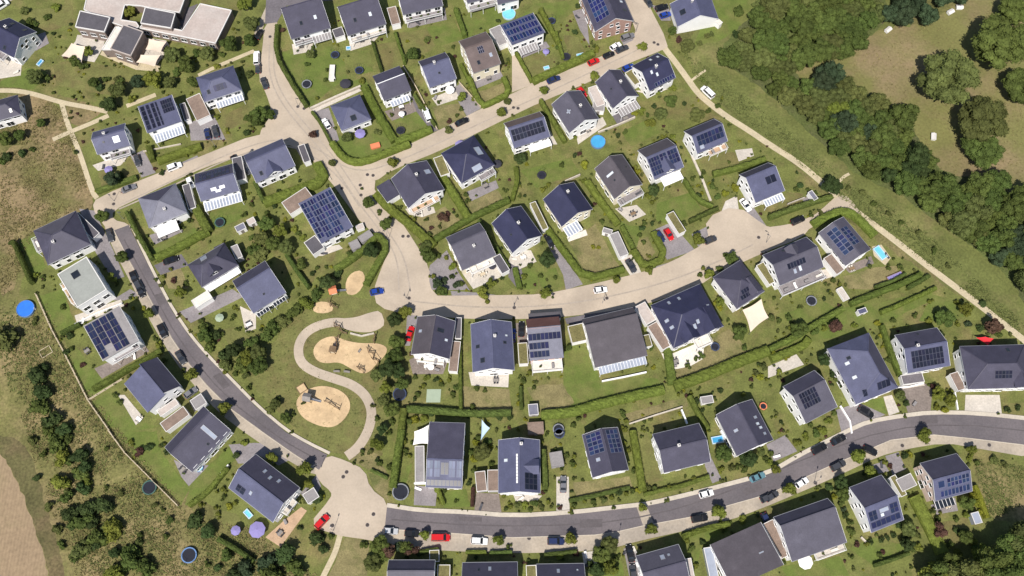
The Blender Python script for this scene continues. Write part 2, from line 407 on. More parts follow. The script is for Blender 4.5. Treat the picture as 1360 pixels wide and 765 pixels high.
        for a, b in (((-hl_, -hw), (hl_, -hw + .248)), ((-hl_, hw - .248), (hl_, hw)), ((-hl_, -hw + .25), (-hl_ + .248, hw - .25)), ((hl_ - .248, -hw + .25), (hl_, hw - .25))):
            rm.box((a[0], a[1], e - .248), (b[0], b[1], e), 2)
        fr['a'] = (Vector((-hl_, -hw, e - .12)), Vector((1,0,0)), Vector((0, wd, 0))); fr['b'] = fr['a']
    ro_ = rm.build('roof', [roof, roof2 or roof, 'white_paint' if t in 'gpqoh' and wall == 'white_render' else 'coping'], h)  # slope b often gets darker tiles: far-side shade put into the colour
    wo = wm.build('wall', [wall], h)
    # gutters
    if gut and t in 'gho':
        for s in (-1, 1):
            g = MB(); g.beam((-hl_, s*(hw + .07), e - .13), (hl_, s*(hw + .07), e - .13), .13, .11)
            g.build('gutter', ['metal'], h)
    def frame(side, s, tt, lift=.05):
        o, S, T = fr[side]; Ls = L if side in 'ab' else wd
        if side == 'b' and t not in 'pqf': s = 1 - s
        if t == 'q': s = 1 - s
        Tn = T.normalized(); N = S.cross(Tn).normalized()
        p = o + S * (s * Ls) + T * tt + N * lift
        M = Matrix((S, Tn, N)).transposed().to_4x4(); M.translation = p
        return M, Ls, T.length
    # solar panels: (side, s0, s1, t0, t1[, cols, rows])
    for a in pan:
        side, s0, s1, t0, t1 = a[:5]; M0, Ls, Lt = frame(side, 0, 0)
        wS, wT = (s1 - s0) * Ls, (t1 - t0) * Lt
        if len(a) > 5: nc, nr = a[5:7]
        else: nc, nr = max(1, round(wS / 1.25)), max(1, round(wT / 1.9))
        cw, ch = wS / nc, wT / nr; me = panel_mesh(cw - .07, ch - .07, a[7] if len(a) > 7 else pv)
        for i in range(nc):
            for j in range(nr):
                s = s0 + (s1 - s0) * (i + (0 if (side != 'b' or t in 'pqf') and t != 'q' else 1)) / nc
                if t == 'h' and side in 'ab':
                    tm = t0 + (t1 - t0) * (j + 1) / nr; sm = s0 + (s1 - s0) * (i + .5) / nc; inset = tm * (hl_ - q) / L
                    if not inset + .03 < sm < 1 - inset - .03: continue
                M, _, _ = frame(side, s, t0 + (t1 - t0) * j / nr, .06 + (.1 if t == 'f' else 0))
                p = link('roof_hook' if len(a) > 7 and a[7] == 'white' else 'solar_panel', me, ro_); p.matrix_local = M
    for a in sky:
        side, s, tt = a[:3]; w_, h_ = (a[3], a[4]) if len(a) > 4 else (.95, 1.35); gl = a[5] if len(a) > 5 else 'glass'
        Lt = fr[side][2].length; M, _, _ = frame(side, s, min(max(tt / Lt, (h_ * .55) / Lt), 1 - h_ * .6 / Lt), .03); o = link('skylight', sky_mesh(w_, h_, gl), ro_); o.matrix_local = M
    for s, y in chim:
        zt = {'h': e + rise * (1 - abs(y)) * .9, 'f': e}.get(t, None)
        if t in 'gpq': zt = zs(y * hw)
        if zt is None: zt = e + rise * (1 - abs(y))
        o = link('chimney', chimney_mesh(), ro_); o.location = ((s - .5) * L, y * hw, zt + .1)
    # gable dormers: (side, s, width, depth fraction, [wall])
    for a in dorm:
        side, s, w_, dt = a[:4]; dw = a[4] if len(a) > 4 else wall
        sg = -1 if side == 'a' else 1; x = (s - .5) * L
        y0 = sg * (hw * (1 - dt)); z0 = e + rise * dt; dh = a[5] if len(a) > 5 else 1.5; rg = w_ * .38
        y0 += sg * .02; y1 = sg * .1
        d = MB()
        d.prism([(x - w_/2, z0 - 1.2), (x + w_/2, z0 - 1.2), (x + w_/2, z0 + dh), (x, z0 + dh + rg - .1), (x - w_/2, z0 + dh)], y0, y1, 0, 1)
        for s2 in (-1, 1):
            d.prism([(x, z0 + dh + rg), (x + s2 * (w_/2 + .25), z0 + dh - .18), (x + s2 * (w_/2 + .25), z0 + dh - .36), (x, z0 + dh + rg - .2)], y0 + sg * .35, y1, 1, 1)
        dd = d.build('dormer', [dw, a[6] if len(a) > 6 else roof], h)
        wi = link('window', window_mesh(min(1.6, w_ * .5), 1.15), dd); wi.location = (x, y0 + sg * .03, z0 + dh * .45); wi.rotation_euler = (0, 0, 0 if sg < 0 else math.pi)
    # windows and a terrace door on the walls that face the survey camera
    if win:
        sides = [((0, -iy), 0.0, 2 * ix, 'a'), ((ix, 0), math.pi/2, 2 * iy, 'r'), ((0, iy), math.pi, 2 * ix, 'b'), ((-ix, 0), -math.pi/2, 2 * iy, 'l')]
        Mh = Matrix.Translation(c) @ Matrix.Rotation(rz, 4, 'Z'); door = False
        for (x, y), ang, ln, sd in sides:
            nrm = Matrix.Rotation(rz + ang, 3, 'Z') @ Vector((0, -1, 0)); wp = Mh @ Vector((x, y, 2))
            if nrm.dot(CAM - wp) < 8: continue
            n = max(2, int(ln / 2.7)); top = zs(y) if sd in 'ab' else e
            rows = [1.45] + ([4.05] if top > 4.7 else [])
            if sd in 'lr' and t in 'g' and rise > 2.4: rows = rows + ['gable']
            for zz in rows:
                if zz == 'gable': xs, zc, ww, hh = (-1.0, 1.0), e + .55, 1.2, 1.35
                else: xs, zc, ww, hh = [(i - (n - 1) / 2) * ln / n for i in range(n)], zz, rng.choice((1.2, 1.5, 1.9)), rng.choice((1.35, 1.6, 1.9))
                if sd in 'lr': ww, hh = min(ww, 1.2), min(hh, 1.35)
                for k, xo in enumerate(xs):
                    if zz != 'gable' and rng.random() < .16: continue
                    off = Matrix.Rotation(ang, 3, 'Z') @ Vector((xo, -.04, 0))
                    if zz == 1.45 and not door and nrm.y < .3 and k == n // 2:
                        o = link('terrace_door', window_mesh(2.2, 2.15, 'white_paint', glass), h); o.location = (x + off.x, y + off.y, 1.2); door = True
                    else:
                        o = link('window', window_mesh(ww, hh, 'white_paint', glass), h); o.location = (x + off.x, y + off.y, zc)
                    o.rotation_euler = (0, 0, ang)
            if brk and sd == brk:                      # a brick band along one wall
                m = MB(); yy = 3.05
                off = Matrix.Rotation(ang, 3, 'Z')
                m.box((-ln/2, -.05, yy - .2), (ln/2, -.004, yy + .2)); o = m.build('wall_band', ['brown_brick'], h); o.location = (x, y, 0); o.rotation_euler = (0, 0, ang)
    # balconies and terrace roofs: (side, s0, s1, depth, height, style)
    for side, s0, s1, dp, hz, st in bal:
        ang = {'a': 0, 'r': math.pi/2, 'b': math.pi, 'l': -math.pi/2}[side]; ln = L if side in 'ab' else wd
        base = {'a': (0, -iy), 'r': (ix, 0), 'b': (0, iy), 'l': (-ix, 0)}[side]
        if side == 'b': s0, s1 = 1 - s1, 1 - s0
        x0, x1 = (s0 - .5) * ln, (s1 - .5) * ln
        m = MB()
        if st in ('slab', 'glassrail', 'darkslab'):
            m.box((x0, -dp, hz - .2), (x1, -.004, hz), 0 if st != 'darkslab' else 2)
            for xx in (x0 + .1, x1 - .1, (x0 + x1) / 2): m.box((xx - .07, -dp + .02, 0), (xx + .07, -dp + .16, hz - .2), 0)
            for k in range(int((x1 - x0) / .35) + 1): m.box((x0 + k * .35, -dp, hz), (x0 + k * .35 + .05, -dp + .05, hz + .95), 1)
            for xa in (x0, x1):
                m.box((xa - .03, -dp + .05, hz + .90), (xa + .03, -.01, hz + .98), 1)
                for k in range(int(dp / .35)): m.box((xa - .02, -dp + .3 + k * .35, hz), (xa + .02, -dp + .34 + k * .35, hz + .9), 1)
            m.box((x0 - .03, -dp - .02, hz + .95), (x1 + .03, -dp + .06, hz + 1.03), 1)
            m.box((x0 + .06, -dp + .08, hz + .004), (x1 - .06, -.03, hz + .03), 2)
            o = m.build('balcony', ['white_paint', 'white_paint', 'flat_grey' if st == 'darkslab' else rng.choice(('light_paving', 'grey_paving', 'white_paving', 'deck_wood'))], h); DECKS.append((Matrix.Translation(c) @ Matrix.Rotation(rz + ang, 4, 'Z') @ Matrix.Translation(Matrix.Rotation(-ang, 3, 'Z') @ Vector((*base, 0))), x0, x1, dp, hz + .03, h))
        elif st in ('slats', 'glass', 'white', 'grey', 'brown', 'darkglass'):
            hz2 = hz - .35
            for xx in (x0 + .1, x1 - .1): m.box((xx - .07, -dp + .02, 0), (xx + .07, -dp + .16, hz2), 0)
            m.beam((x0, -dp + .08, hz2 + .05), (x1, -dp + .08, hz2 + .05), .14, .16, 0); m.beam((x0, -.1, hz), (x1, -.1, hz), .12, .16, 0)
            n = max(2, int((x1 - x0) / .9))
            for k in range(n + 1):
                xx = x0 + (x1 - x0) * k / n; m.beam((xx, -.06, hz + .06), (xx, -dp, hz2 + .16), .24 if st == 'slats' else .10, .14, 0)
            if st != 'slats': m.add([(x0, -.06, hz + .10), (x1, -.06, hz + .10), (x1, -dp, hz2 + .20), (x0, -dp, hz2 + .20)], [(0,1,2,3)], 1)
            else: m.add([(x0, -.06, hz + .02), (x1, -.06, hz + .02), (x1, -dp, hz2 + .12), (x0, -dp, hz2 + .12)], [(0,1,2,3)], 1)
            o = m.build('terrace_roof', ['white_paint', {'slats': 'pale_glass', 'glass': 'pale_glass', 'white': 'white_cloth', 'grey': 'flat_grey', 'brown': 'flat_brown', 'darkglass': 'glass'}[st]], h)
        o.location = (*base, 0); o.rotation_euler = (0, 0, ang)
    return h

def flatbox(tile, pts, h, roof, label, name='garage', wall='white_render', cat=None, door='r', rim='coping', over=.12):
    """flat-roofed garage, carport or shed"""
    c, u, v, L, wd = rect(tile, pts, h); o = root(name, c, math.atan2(u.y, u.x), label, cat or name.replace('_', ' '))
    BOXES.append((c, L, wd)); hl_, hw = L / 2, wd / 2
    m = MB(); m.box((-hl_ + over, -hw + over, 0), (hl_ - over, hw - over, h - .22)); m.build('wall', [wall], o)
    m = MB(); m.box((-hl_ + .16, -hw + .16, h - .218), (hl_ - .16, hw - .16, h - .09), 0)
    for a, b in (((-hl_, -hw), (hl_, -hw + .158)), ((-hl_, hw - .158), (hl_, hw)), ((-hl_, -hw + .16), (-hl_ + .158, hw - .16)), ((hl_ - .158, -hw + .16), (hl_, hw - .16))):
        m.box((a[0], a[1], h - .218), (b[0], b[1], h), 1)
    m.build('roof', [roof, rim], o)
    if name == 'garage' and wd > 1.5:
        m = MB(); dw = min(2.5, (wd if L >= wd else L) - .6)
        for k in range(5): m.box((-dw/2, -.04, .05 + k * .42), (dw/2, -.003, .43 + k * .42))
        d = m.build('garage_door', ['grey_render'], o)
        ang = {'r': math.pi/2, 'l': -math.pi/2, 'a': 0, 'b': math.pi}[door]
        d.location = {'r': (hl_ - over, 0, 0), 'l': (-hl_ + over, 0, 0), 'a': (0, -hw + over, 0), 'b': (0, hw - over, 0)}[door]; d.rotation_euler = (0, 0, ang)
    elif name in ('garden_shed', 'greenhouse'):
        m = MB(); m.box((-.45, -.04, .05), (.45, -.003, 1.95)); d = m.build('door', ['grey_wood'], o); d.location = (0, -hw + over, 0)
    return o
# ------------------------------------------------------------------ plants
def crown_mesh(name, leafmat, seed, lobes=16, leaf=.055, n=1500, shape=(1, 1, .8), lob=(.28, .42), core=True):
    """a crown of unit radius sitting on z = 0..2*shape.z: many leaf clumps spread over lobes, with gaps between the lobes"""
    r = random.Random(seed); mb = MB(); C = []
    for i in range(lobes):
        for _ in range(20):
            d = Vector((r.gauss(0, 1), r.gauss(0, 1), r.gauss(0, 1))).normalized() * (r.random() ** .4) * .72
            if all((d - q[0]).length > .22 for q in C): break
        C.append((d, r.uniform(*lob)))
    sx, sy, sz = shape
    for d, q in C:
        if not core: continue
        rings = []
        for k in range(4):
            a = math.pi * (k + .5) / 4 - math.pi / 2
            rings.append([(sx*(d.x + .9*q*math.cos(a)*math.cos(b)*(1+.15*math.sin(3*b+k))), sy*(d.y + .9*q*math.cos(a)*math.sin(b)), sz*(d.z + .9*q*math.sin(a)) + sz) for b in [2*math.pi*i/6 + k*.5 for i in range(6)]])
        mb.ring(rings)
    cnt = 0; tot = sum(q * q for _, q in C)
    for d, q in C:
        for _ in range(int(n * q * q / tot)):
            e = Vector((r.gauss(0, 1), r.gauss(0, 1), r.gauss(.25, 1))).normalized(); rad = q * r.uniform(.80, 1.12)
            p = d + e * rad
            if any((p - c2).length < r2 * .72 for c2, r2 in C): continue
            nn = (e + .75 * Vector((r.gauss(0, 1), r.gauss(0, 1), r.gauss(0, 1)))).normalized()
            t1 = nn.orthogonal().normalized(); t1 = Matrix.Rotation(r.uniform(0, 6.3), 3, nn) @ t1; t2 = nn.cross(t1)
            s = leaf * r.uniform(.6, 1.5); s2 = s * r.uniform(.5, .9)
            P = Vector((p.x * sx, p.y * sy, p.z * sz + sz))
            mb.add([P - t1*s - t2*s2*.4, P + t2*s2, P + t1*s + t2*s2*.3, P - t2*s2], [(0,1,2,3)])
    return mb.mesh(name, [leafmat])
def trunk_mesh(name, h, r0, limbs=4, seed=1):
    """tapered trunk of height h with limbs reaching into a crown of unit radius above it"""
    r = random.Random(seed); mb = MB()
    rings = []
    for k in range(5):
        f = k / 4; rr = r0 * (1.25 if k == 0 else 1 - .5 * f)
        rings.append([(rr*math.cos(a) + .02*math.sin(5*f), rr*math.sin(a), h * f) for a in [2*math.pi*i/7 for i in range(7)]])
    mb.ring(rings)
    for i in range(limbs):
        a = 2 * math.pi * i / limbs + r.random(); b = Vector((0, 0, h * r.uniform(.65, .95))); c = b + Vector((math.cos(a)*.45, math.sin(a)*.45, r.uniform(.35, .7)))
        d = (c - b).normalized(); x = d.orthogonal().normalized(); y = d.cross(x)
        mb.ring([[tuple(p + (x*math.cos(t) + y*math.sin(t)) * q) for t in [2*math.pi*j/5 for j in range(5)]] for p, q in ((b, r0*.5), (b.lerp(c, .5), r0*.35), (c, r0*.12))])
    return mb.mesh(name, ['bark'])
CROWN = {}
def crowns(kind):
    if kind in CROWN: return CROWN[kind]
    k = {'mid': ('leaf_mid', 32, .050, 3600, (1, 1, .80)), 'dark': ('leaf_dark', 28, .048, 3600, (1, 1, .92)), 'bright': ('leaf_bright', 18, .060, 2000, (1, 1, .85)),
         'olive': ('leaf_olive', 34, .048, 3800, (1, 1, .72)), 'blue': ('leaf_blue', 26, .050, 3400, (1, 1, .95)),
         'big': ('leaf_olive', 46, .034, 7000, (1, 1, .66)), 'bigmid': ('leaf_mid', 44, .034, 7000, (1, 1, .66)),
         'street': ('leaf_bright', 9, .13, 420, (1, 1, 1.0)), 'red': ('leaf_red', 9, .13, 420, (1, 1, .9)), 'darkred': ('leaf_darkred', 9, .13, 420, (1, 1, .9))}[kind]
    CROWN[kind] = []
    for s in range(3 if kind != 'red' else 1):
        lob = (.16, .27) if 'big' in kind else ((.20, .34) if k[1] > 12 else (.38, .55))
        c = crown_mesh('crown', k[0], hash_(kind) + s, k[1], k[2], k[3], k[4], lob)
        t = trunk_mesh('trunk', .50, .055 if k[1] > 12 else .045, 5, s)
        CROWN[kind].append((c, t, k[4][2]))
    return CROWN[kind]
def hash_(s): return sum(ord(ch) * (i + 3) for i, ch in enumerate(s))
PLANTS = []
def tree(p, d, kind, label=None, group=None, name='tree', hs=1.0, cat='tree', clear=.42):
    """tree with crown diameter d at ground point p; crown and trunk are its parts"""
    cm, tm, sz = rng.choice(crowns(kind)); s = d / 2
    o = root(name, p, rng.uniform(0, 6.28), label, cat, group); o.scale = (s, s, s * hs)
    t = link('trunk', tm, o); c = link('crown', cm, o); c.location = (0, 0, clear)
    PLANTS.append((o, p, d, kind, 'tree')); return o
SHR = {}
def shrub(p, d, hue='g', h=None, label=None, group=None, name='shrub'):
    if hue not in SHR:
        lm = {'g': 'leaf_mid', 'd': 'leaf_dark', 'y': 'leaf_yellow', 'b': 'leaf_bright', 'o': 'leaf_olive', 'r': 'leaf_darkred', 'l': 'leaf_blue'}[hue]
        SHR[hue] = [crown_mesh('shrub', lm, hash_(hue) + 31 * s, 9, .13, 380, (1, 1, .75), (.36, .52)) for s in range(3)]
    o = link(name, rng.choice(SHR[hue])); s = d / 2; o.location = p; o.location.z -= .15 * s; o.rotation_euler = (0, 0, rng.uniform(0, 6.28))
    hz = (h or d * .75) / 1.5; o.scale = (s * rng.uniform(.85, 1.15), s * rng.uniform(.85, 1.15), hz); tag(o, label, 'bush', group)
    PLANTS.append((o, p, d, hue, 'bush')); return o
def hedge(tile, pts, w, h, label, lm='leaf_hedge', smooth=1, cat='hedge', name='hedge', dens=1.0):
    h *= 1.3; c = [W(tile, q) for q in pts]; c = [Vector((v.x, v.y, 0)) for v in c]
    if smooth and len(c) > 2: c = chaikin(c, smooth, False)
    c = resample(c, .7); L, Rr = ribbon_pts(c, w); r = random.Random(len(c)); mb = MB(); rings = []; prof = ((0, 0), (-.02, .55), (.06, .90), (.28, 1.0), (.5, 1.03), (.72, 1.0), (.94, .90), (1.02, .55), (1, 0))
    for i in range(len(c)):
        rg = []
        for a, b in prof:
            p = L[i].lerp(Rr[i], a); k = .08
            rg.append((p.x + r.uniform(-k, k), p.y + r.uniform(-k, k), max(0, b * h * r.uniform(.92, 1.08))))
        rings.append(rg)
    mb.ring(rings)
    area = sum((b - a).length for a, b in zip(c, c[1:])) * (w + 2 * h)
    for _ in range(int(area * 11 * dens)):
        i = r.randrange(len(c) - 1); a, b = r.choice(prof), None
        t_ = r.random(); side = r.choice((0, 1, 1, 2))
        ff = (0.0, r.random(), 1.0)[side]; z = h * (1 + r.uniform(-.03, .10)) if side == 1 else r.uniform(.15, 1) * h
        p = L[i].lerp(L[i+1], t_).lerp(Rr[i].lerp(Rr[i+1], t_), ff); p.z = z
        n = Vector((r.gauss(0, 1), r.gauss(0, 1), r.gauss(.6, 1))).normalized(); t1 = n.orthogonal().normalized(); t2 = n.cross(t1); s = r.uniform(.07, .15)
        mb.add([p - t1*s, p - t2*s*.7, p + t1*s, p + t2*s*.7], [(0,1,2,3)])
    o = mb.build(name, [lm]); tag(o, label, cat); FLAT.append(('hedge', L + Rr[::-1])); return o
def tufts(name, tile, polys, n, m, size=(.25, .6)):
    """rough weeds nobody could count: one object"""
    r = random.Random(n); mb = MB()
    P = [[W(tile, q) for q in p] for p in polys]; A = []
    for p in P:
        A.append(abs(sum(p[i].x * p[(i+1) % len(p)].y - p[(i+1) % len(p)].x * p[i].y for i in range(len(p)))) / 2)
    for p, a in zip(P, A):
        x0, x1, y0, y1 = min(v.x for v in p), max(v.x for v in p), min(v.y for v in p), max(v.y for v in p)
        k = int(n * a / sum(A)); g = 0
        while k > 0 and g < 20 * n:
            g += 1; q = Vector((r.uniform(x0, x1), r.uniform(y0, y1), .01))
            if not inside(q, p) or noise.noise(q * .12) < r.uniform(-.55, .25): continue
            k -= 1; s = r.uniform(*size)
            for j in range(4):
                a_ = r.uniform(0, 6.28); d = Vector((math.cos(a_), math.sin(a_), 0)); q2 = q + d * s * .5 * r.random(); e = Vector((-d.y, d.x, 0)) * s * .35
                mb.add([q2 - e, q2 + e, q2 + d * s * .6 + Vector((0, 0, s * r.uniform(.4, .9)))], [(0,1,2)])
    o = mb.build(name, [m]); tag(o, None, None, None, 'stuff'); return o
# ------------------------------------------------------------------ vehicles
def car_parts(kind):
    def mk():
        Lc, wd, hb, hr = {'hatch': (4.1, 1.78, .82, 1.46), 'sedan': (4.65, 1.82, .80, 1.42), 'suv': (4.6, 1.90, .98, 1.68), 'van': (5.1, 1.98, 1.05, 1.98)}[kind]
        x0, x1 = -Lc / 2, Lc / 2; hw = wd / 2; out = {}
        def sec(x, w, zl, zh, r=.12): return [(x, -w, zl), (x, -w - .02, (zl + zh) / 2), (x, -w + r * .4, zh - r), (x, -w + r * 1.6, zh), (x, w - r * 1.6, zh), (x, w - r * .4, zh - r), (x, w + .02, (zl + zh) / 2), (x, w, zl)]
        hood = hb if kind != 'van' else hb + .08
        b = MB()
        b.ring([sec(x0, hw*.78, .38, hb*.80), sec(x0+.12, hw*.93, .26, hb*.98), sec(x0+.7, hw, .24, hb+.04), sec(x0 + Lc*.55, hw, .24, hb+.04), sec(x1 - 1.1, hw*.99, .24, hood), sec(x1-.35, hw*.94, .24, hood*.90), sec(x1-.08, hw*.84, .27, hood*.78), sec(x1, hw*.72, .36, hood*.66)])
        # cabin: roof panel and pillars in body colour
        r0 = {'hatch': (x0+.15, x0+.62, x1-1.95, x1-1.15), 'sedan': (x0+.60, x0+1.30, x1-2.15, x1-1.30), 'suv': (x0+.10, x0+.45, x1-2.0, x1-1.25), 'van': (x0+.04, x0+.22, x1-1.75, x1-.95)}[kind]
        zt = hr; wt = hw * .76; wb = hw * .94
        b.ring([[(x, -w_, z) for x, w_, z in ((r0[1], wt, zt-.05), (r0[1]+.15, wt, zt-.01), (r0[2]-.1, wt, zt-.01), (r0[2], wt, zt-.05))], [(x, w_, z) for x, w_, z in ((r0[1], wt, zt-.05), (r0[1]+.15, wt, zt+.01), (r0[2]-.1, wt, zt+.01), (r0[2], wt, zt-.05))]], cap=True)
        b.box((r0[1], -wt, zt-.06), (r0[2], wt, zt), 0)
        for s in (-1, 1):
            for xa, xb in ((r0[0], r0[1]), (r0[3], r0[2]), ((r0[1]+r0[2])/2 - .1, (r0[1]+r0[2])/2)): b.beam((xa, s*wb, hb), (xb, s*(wt+.01), zt-.03), .09, .07)
            b.box((r0[3]-.28, s*(hw+.02) - .11, hb+.02), (r0[3]-.10, s*(hw+.02) + .11, hb+.18))
        out['body'] = b.mesh('body', ['car_grey'])
        g = MB(); lo = [(r0[0]+.03, -wb+.02), (r0[3]-.03, -wb+.02), (r0[3]-.03, wb-.02), (r0[0]+.03, wb-.02)]; hi = [(r0[1]-.01, -wt+.015), (r0[2]+.01, -wt+.015), (r0[2]+.01, wt-.015), (r0[1]-.01, wt-.015)]
        g.ring([[(x, y, hb-.02) for x, y in lo], [(x, y, zt-.045) for x, y in hi]], cap=False)
        out['windows'] = g.mesh('windows', ['glass'])
        w = MB(); rr = .33 if kind in ('hatch', 'sedan') else .37
        n = 16
        w.ring([[(q*math.cos(2*math.pi*i/n), y, q*math.sin(2*math.pi*i/n)) for i in range(n)] for q, y in ((rr*.9, -.11), (rr, -.08), (rr, .08), (rr*.9, .11))], 0)
        w.ring([[(q*math.cos(2*math.pi*i/10), y, q*math.sin(2*math.pi*i/10)) for i in range(10)] for q, y in ((rr*.6, -.125), (rr*.6, .125))], 1)
        out['wheel'] = w.mesh('wheel', ['tyre', 'metal'])
        l = MB(); l.box((-.05, -.18, -.07), (.06, .18, .07)); out['headlight'] = l.mesh('headlight', ['lamp_glass'])
        l = MB(); l.box((-.05, -.14, -.10), (.05, .14, .10)); out['tail_light'] = l.mesh('tail_light', ['tail_glass'])
        out['dim'] = (x0, x1, hw, hood, rr, hb); return out
    return proto(('car', kind), mk)
def car(tile, p, ang, col, label, kind='hatch', name='parked_car', cat='car', group='cars parked in the settlement', dz=0.125):
    """ang: direction of the long axis as seen in the survey, degrees anticlockwise from the picture's right"""
    c = W(tile, p, .6); c.z = dz; k = car_parts(kind); x0, x1, hw, hood, rr, hb = k['dim']
    o = root(name, c, R(ang), label, cat, group)
    b = link('body', k['body'], o); b.material_slots[0].link = 'OBJECT'; b.material_slots[0].material = MAT['car_' + col]
    link('windows', k['windows'], o)
    for sx in (x0 + .85, x1 - .85):
        for sy in (-1, 1): w = link('wheel', k['wheel'], o); w.location = (sx, sy * (hw - .10), rr)
    for sy in (-1, 1):
        q = link('headlight', k['headlight'], o); q.location = (x1 - .12, sy * hw * .62, hood * .72)
        q = link('tail_light', k['tail_light'], o); q.location = (x0 + .04, sy * hw * .70, hb * .72)
    return o
# ------------------------------------------------------------------ garden things
def disc_pool(tile, p, d, label, h=.9, water='water', wall='pool_wall', cat='swimming pool', name='garden_pool', dz=.03):
    o = root(name, W(tile, p, h * .5).xy.to_3d(), rng.uniform(0, 6), label, cat); r = d / 2; n = 28
    m = MB(); pr = ((r, 0), (r + .02, h), (r - .10, h + .02), (r - .12, h - .35))
    m.ring([[(q*math.cos(2*math.pi*i/n), q*math.sin(2*math.pi*i/n), z) for i in range(n)] for q, z in pr], cap=False); m.build('pool_wall', [wall], o)
    m = MB(); m.add([((r-.115)*math.cos(2*math.pi*i/n), (r-.115)*math.sin(2*math.pi*i/n), h - .14) for i in range(n)], [tuple(range(n))]); m.build('water', [water], o)
    m = MB()
    for i in range(2): m.beam((r + .25, -.22 + .44*i, 0), (r - .1, -.22 + .44*i, h + .35), .05)
    for k in range(3): m.beam((r + .2 - .1*k, -.22, .3 + .3*k), (r + .2 - .1*k, .22, .3 + .3*k), .06)
    m.build('ladder', ['white_paint'], o); return o
def trampoline(tile, p, d, label, pad='tramp_pad', net=True):
    c = W(tile, p, .8); c.z = .03; o = root('trampoline', c, rng.uniform(0, 6), label, 'trampoline', 'garden trampolines'); r = d / 2; n = 24
    def cir(q, z): return [(q*math.cos(2*math.pi*i/n), q*math.sin(2*math.pi*i/n), z) for i in range(n)]
    m = MB(); m.add(cir(r - .3, .80), [tuple(range(n))]); m.build('jumping_mat', ['trampoline_mat'], o)
    m = MB(); m.ring([cir(r - .32, .81), cir(r - .3, .86), cir(r, .86), cir(r, .78)], cap=False); m.build('pad', [pad], o)
    m = MB()
    for i in range(6):
        a = 2*math.pi*i/6; x, y = r*math.cos(a), r*math.sin(a); m.beam((x, y, 0), (x, y, 2.5 if net else .8), .06)
    if net: m.ring([cir(r + .02, 2.46), cir(r + .02, 2.52)], cap=False)
    m.build('frame', ['dark_metal'], o); return o
def parasol(tile, p, d, cloth, label, h=2.4, n=8):
    c = W(tile, p, h); c.z = .05; o = root('parasol', c, rng.uniform(0, 1), label, 'parasol'); r = d / 2
    m = MB(); rim = [(r*math.cos(2*math.pi*i/n), r*math.sin(2*math.pi*i/n), h - .25) for i in range(n)]; top = (0, 0, h + .25)
    low = [(x, y, z - .18) for x, y, z in rim]
    m.add(rim + [top], [(i, (i+1) % n, n) for i in range(n)]); m.add(rim + low, [(i, n+i, n+(i+1) % n, (i+1) % n) for i in range(n)]); m.build('canopy', [cloth], o)
    m = MB(); m.cyl((0, 0), .04, 0, h + .3, 8); m.cyl((0, 0), .35, 0, .1, 12); m.build('pole', ['metal'], o)
    m = MB()
    for x, y, z in rim: m.beam((0, 0, h + .2), (x, y, z - .02), .03)
    m.build('rib', ['metal'], o); return o
def sail(tile, pts, cloth, label, hs=(2.6, 2.1, 2.6, 2.1)):
    P = []; c0 = None
    for q, h in zip(pts, hs): P.append(W(tile, q, h))
    c = sum(P, Vector()) / len(P); c.z = .03; o = root('sun_sail', c, 0, label, 'sun sail'); n = 8; m = MB(); k = len(P)
    Q = [p - c for p in P]
    if k == 3: Q.append(Q[2].copy())
    vs = []
    for i in range(n + 1):
        for j in range(n + 1):
            a, b = i / n, j / n; pin = lambda t: t
            p = Q[0].lerp(Q[1], a).lerp(Q[3].lerp(Q[2], a), b); mid = (Q[0] + Q[1] + Q[2] + Q[3]) / 4
            k_ = .10 * (math.sin(math.pi * a) * (1 if b in (0, 1) else 0) + math.sin(math.pi * b) * (1 if a in (0, 1) else 0))
            p = p.lerp(mid, k_); p.z -= .25 * math.sin(math.pi * a) * math.sin(math.pi * b); vs.append(tuple(p))
    m.add(vs, [(i*(n+1)+j, (i+1)*(n+1)+j, (i+1)*(n+1)+j+1, i*(n+1)+j+1) for i in range(n) for j in range(n)]); cl = m.build('cloth', [cloth], o, True)
    for q in Q[:k]: 
        m = MB(); m.cyl((q.x, q.y), .05, 0, q.z + .15, 8); m.build('pole', ['metal'], o)
    return o
def chair_mesh():
    def mk():
        m = MB(); m.box((-.24, -.24, .42), (.24, .24, .47)); m.box((-.24, .20, .47), (.24, .25, .95))
        for x in (-.21, .21):
            for y in (-.21, .21): m.box((x-.025, y-.025, 0), (x+.025, y+.025, .42))
        return {k: None for k in ()} or m.mesh('garden_chair', ['darkchair'])
    return proto('chair', mk)
mat('darkchair', (.06, .06, .07), .7, .1, 2); mat('palechair', (.62, .58, .52), .7, .1, 2)
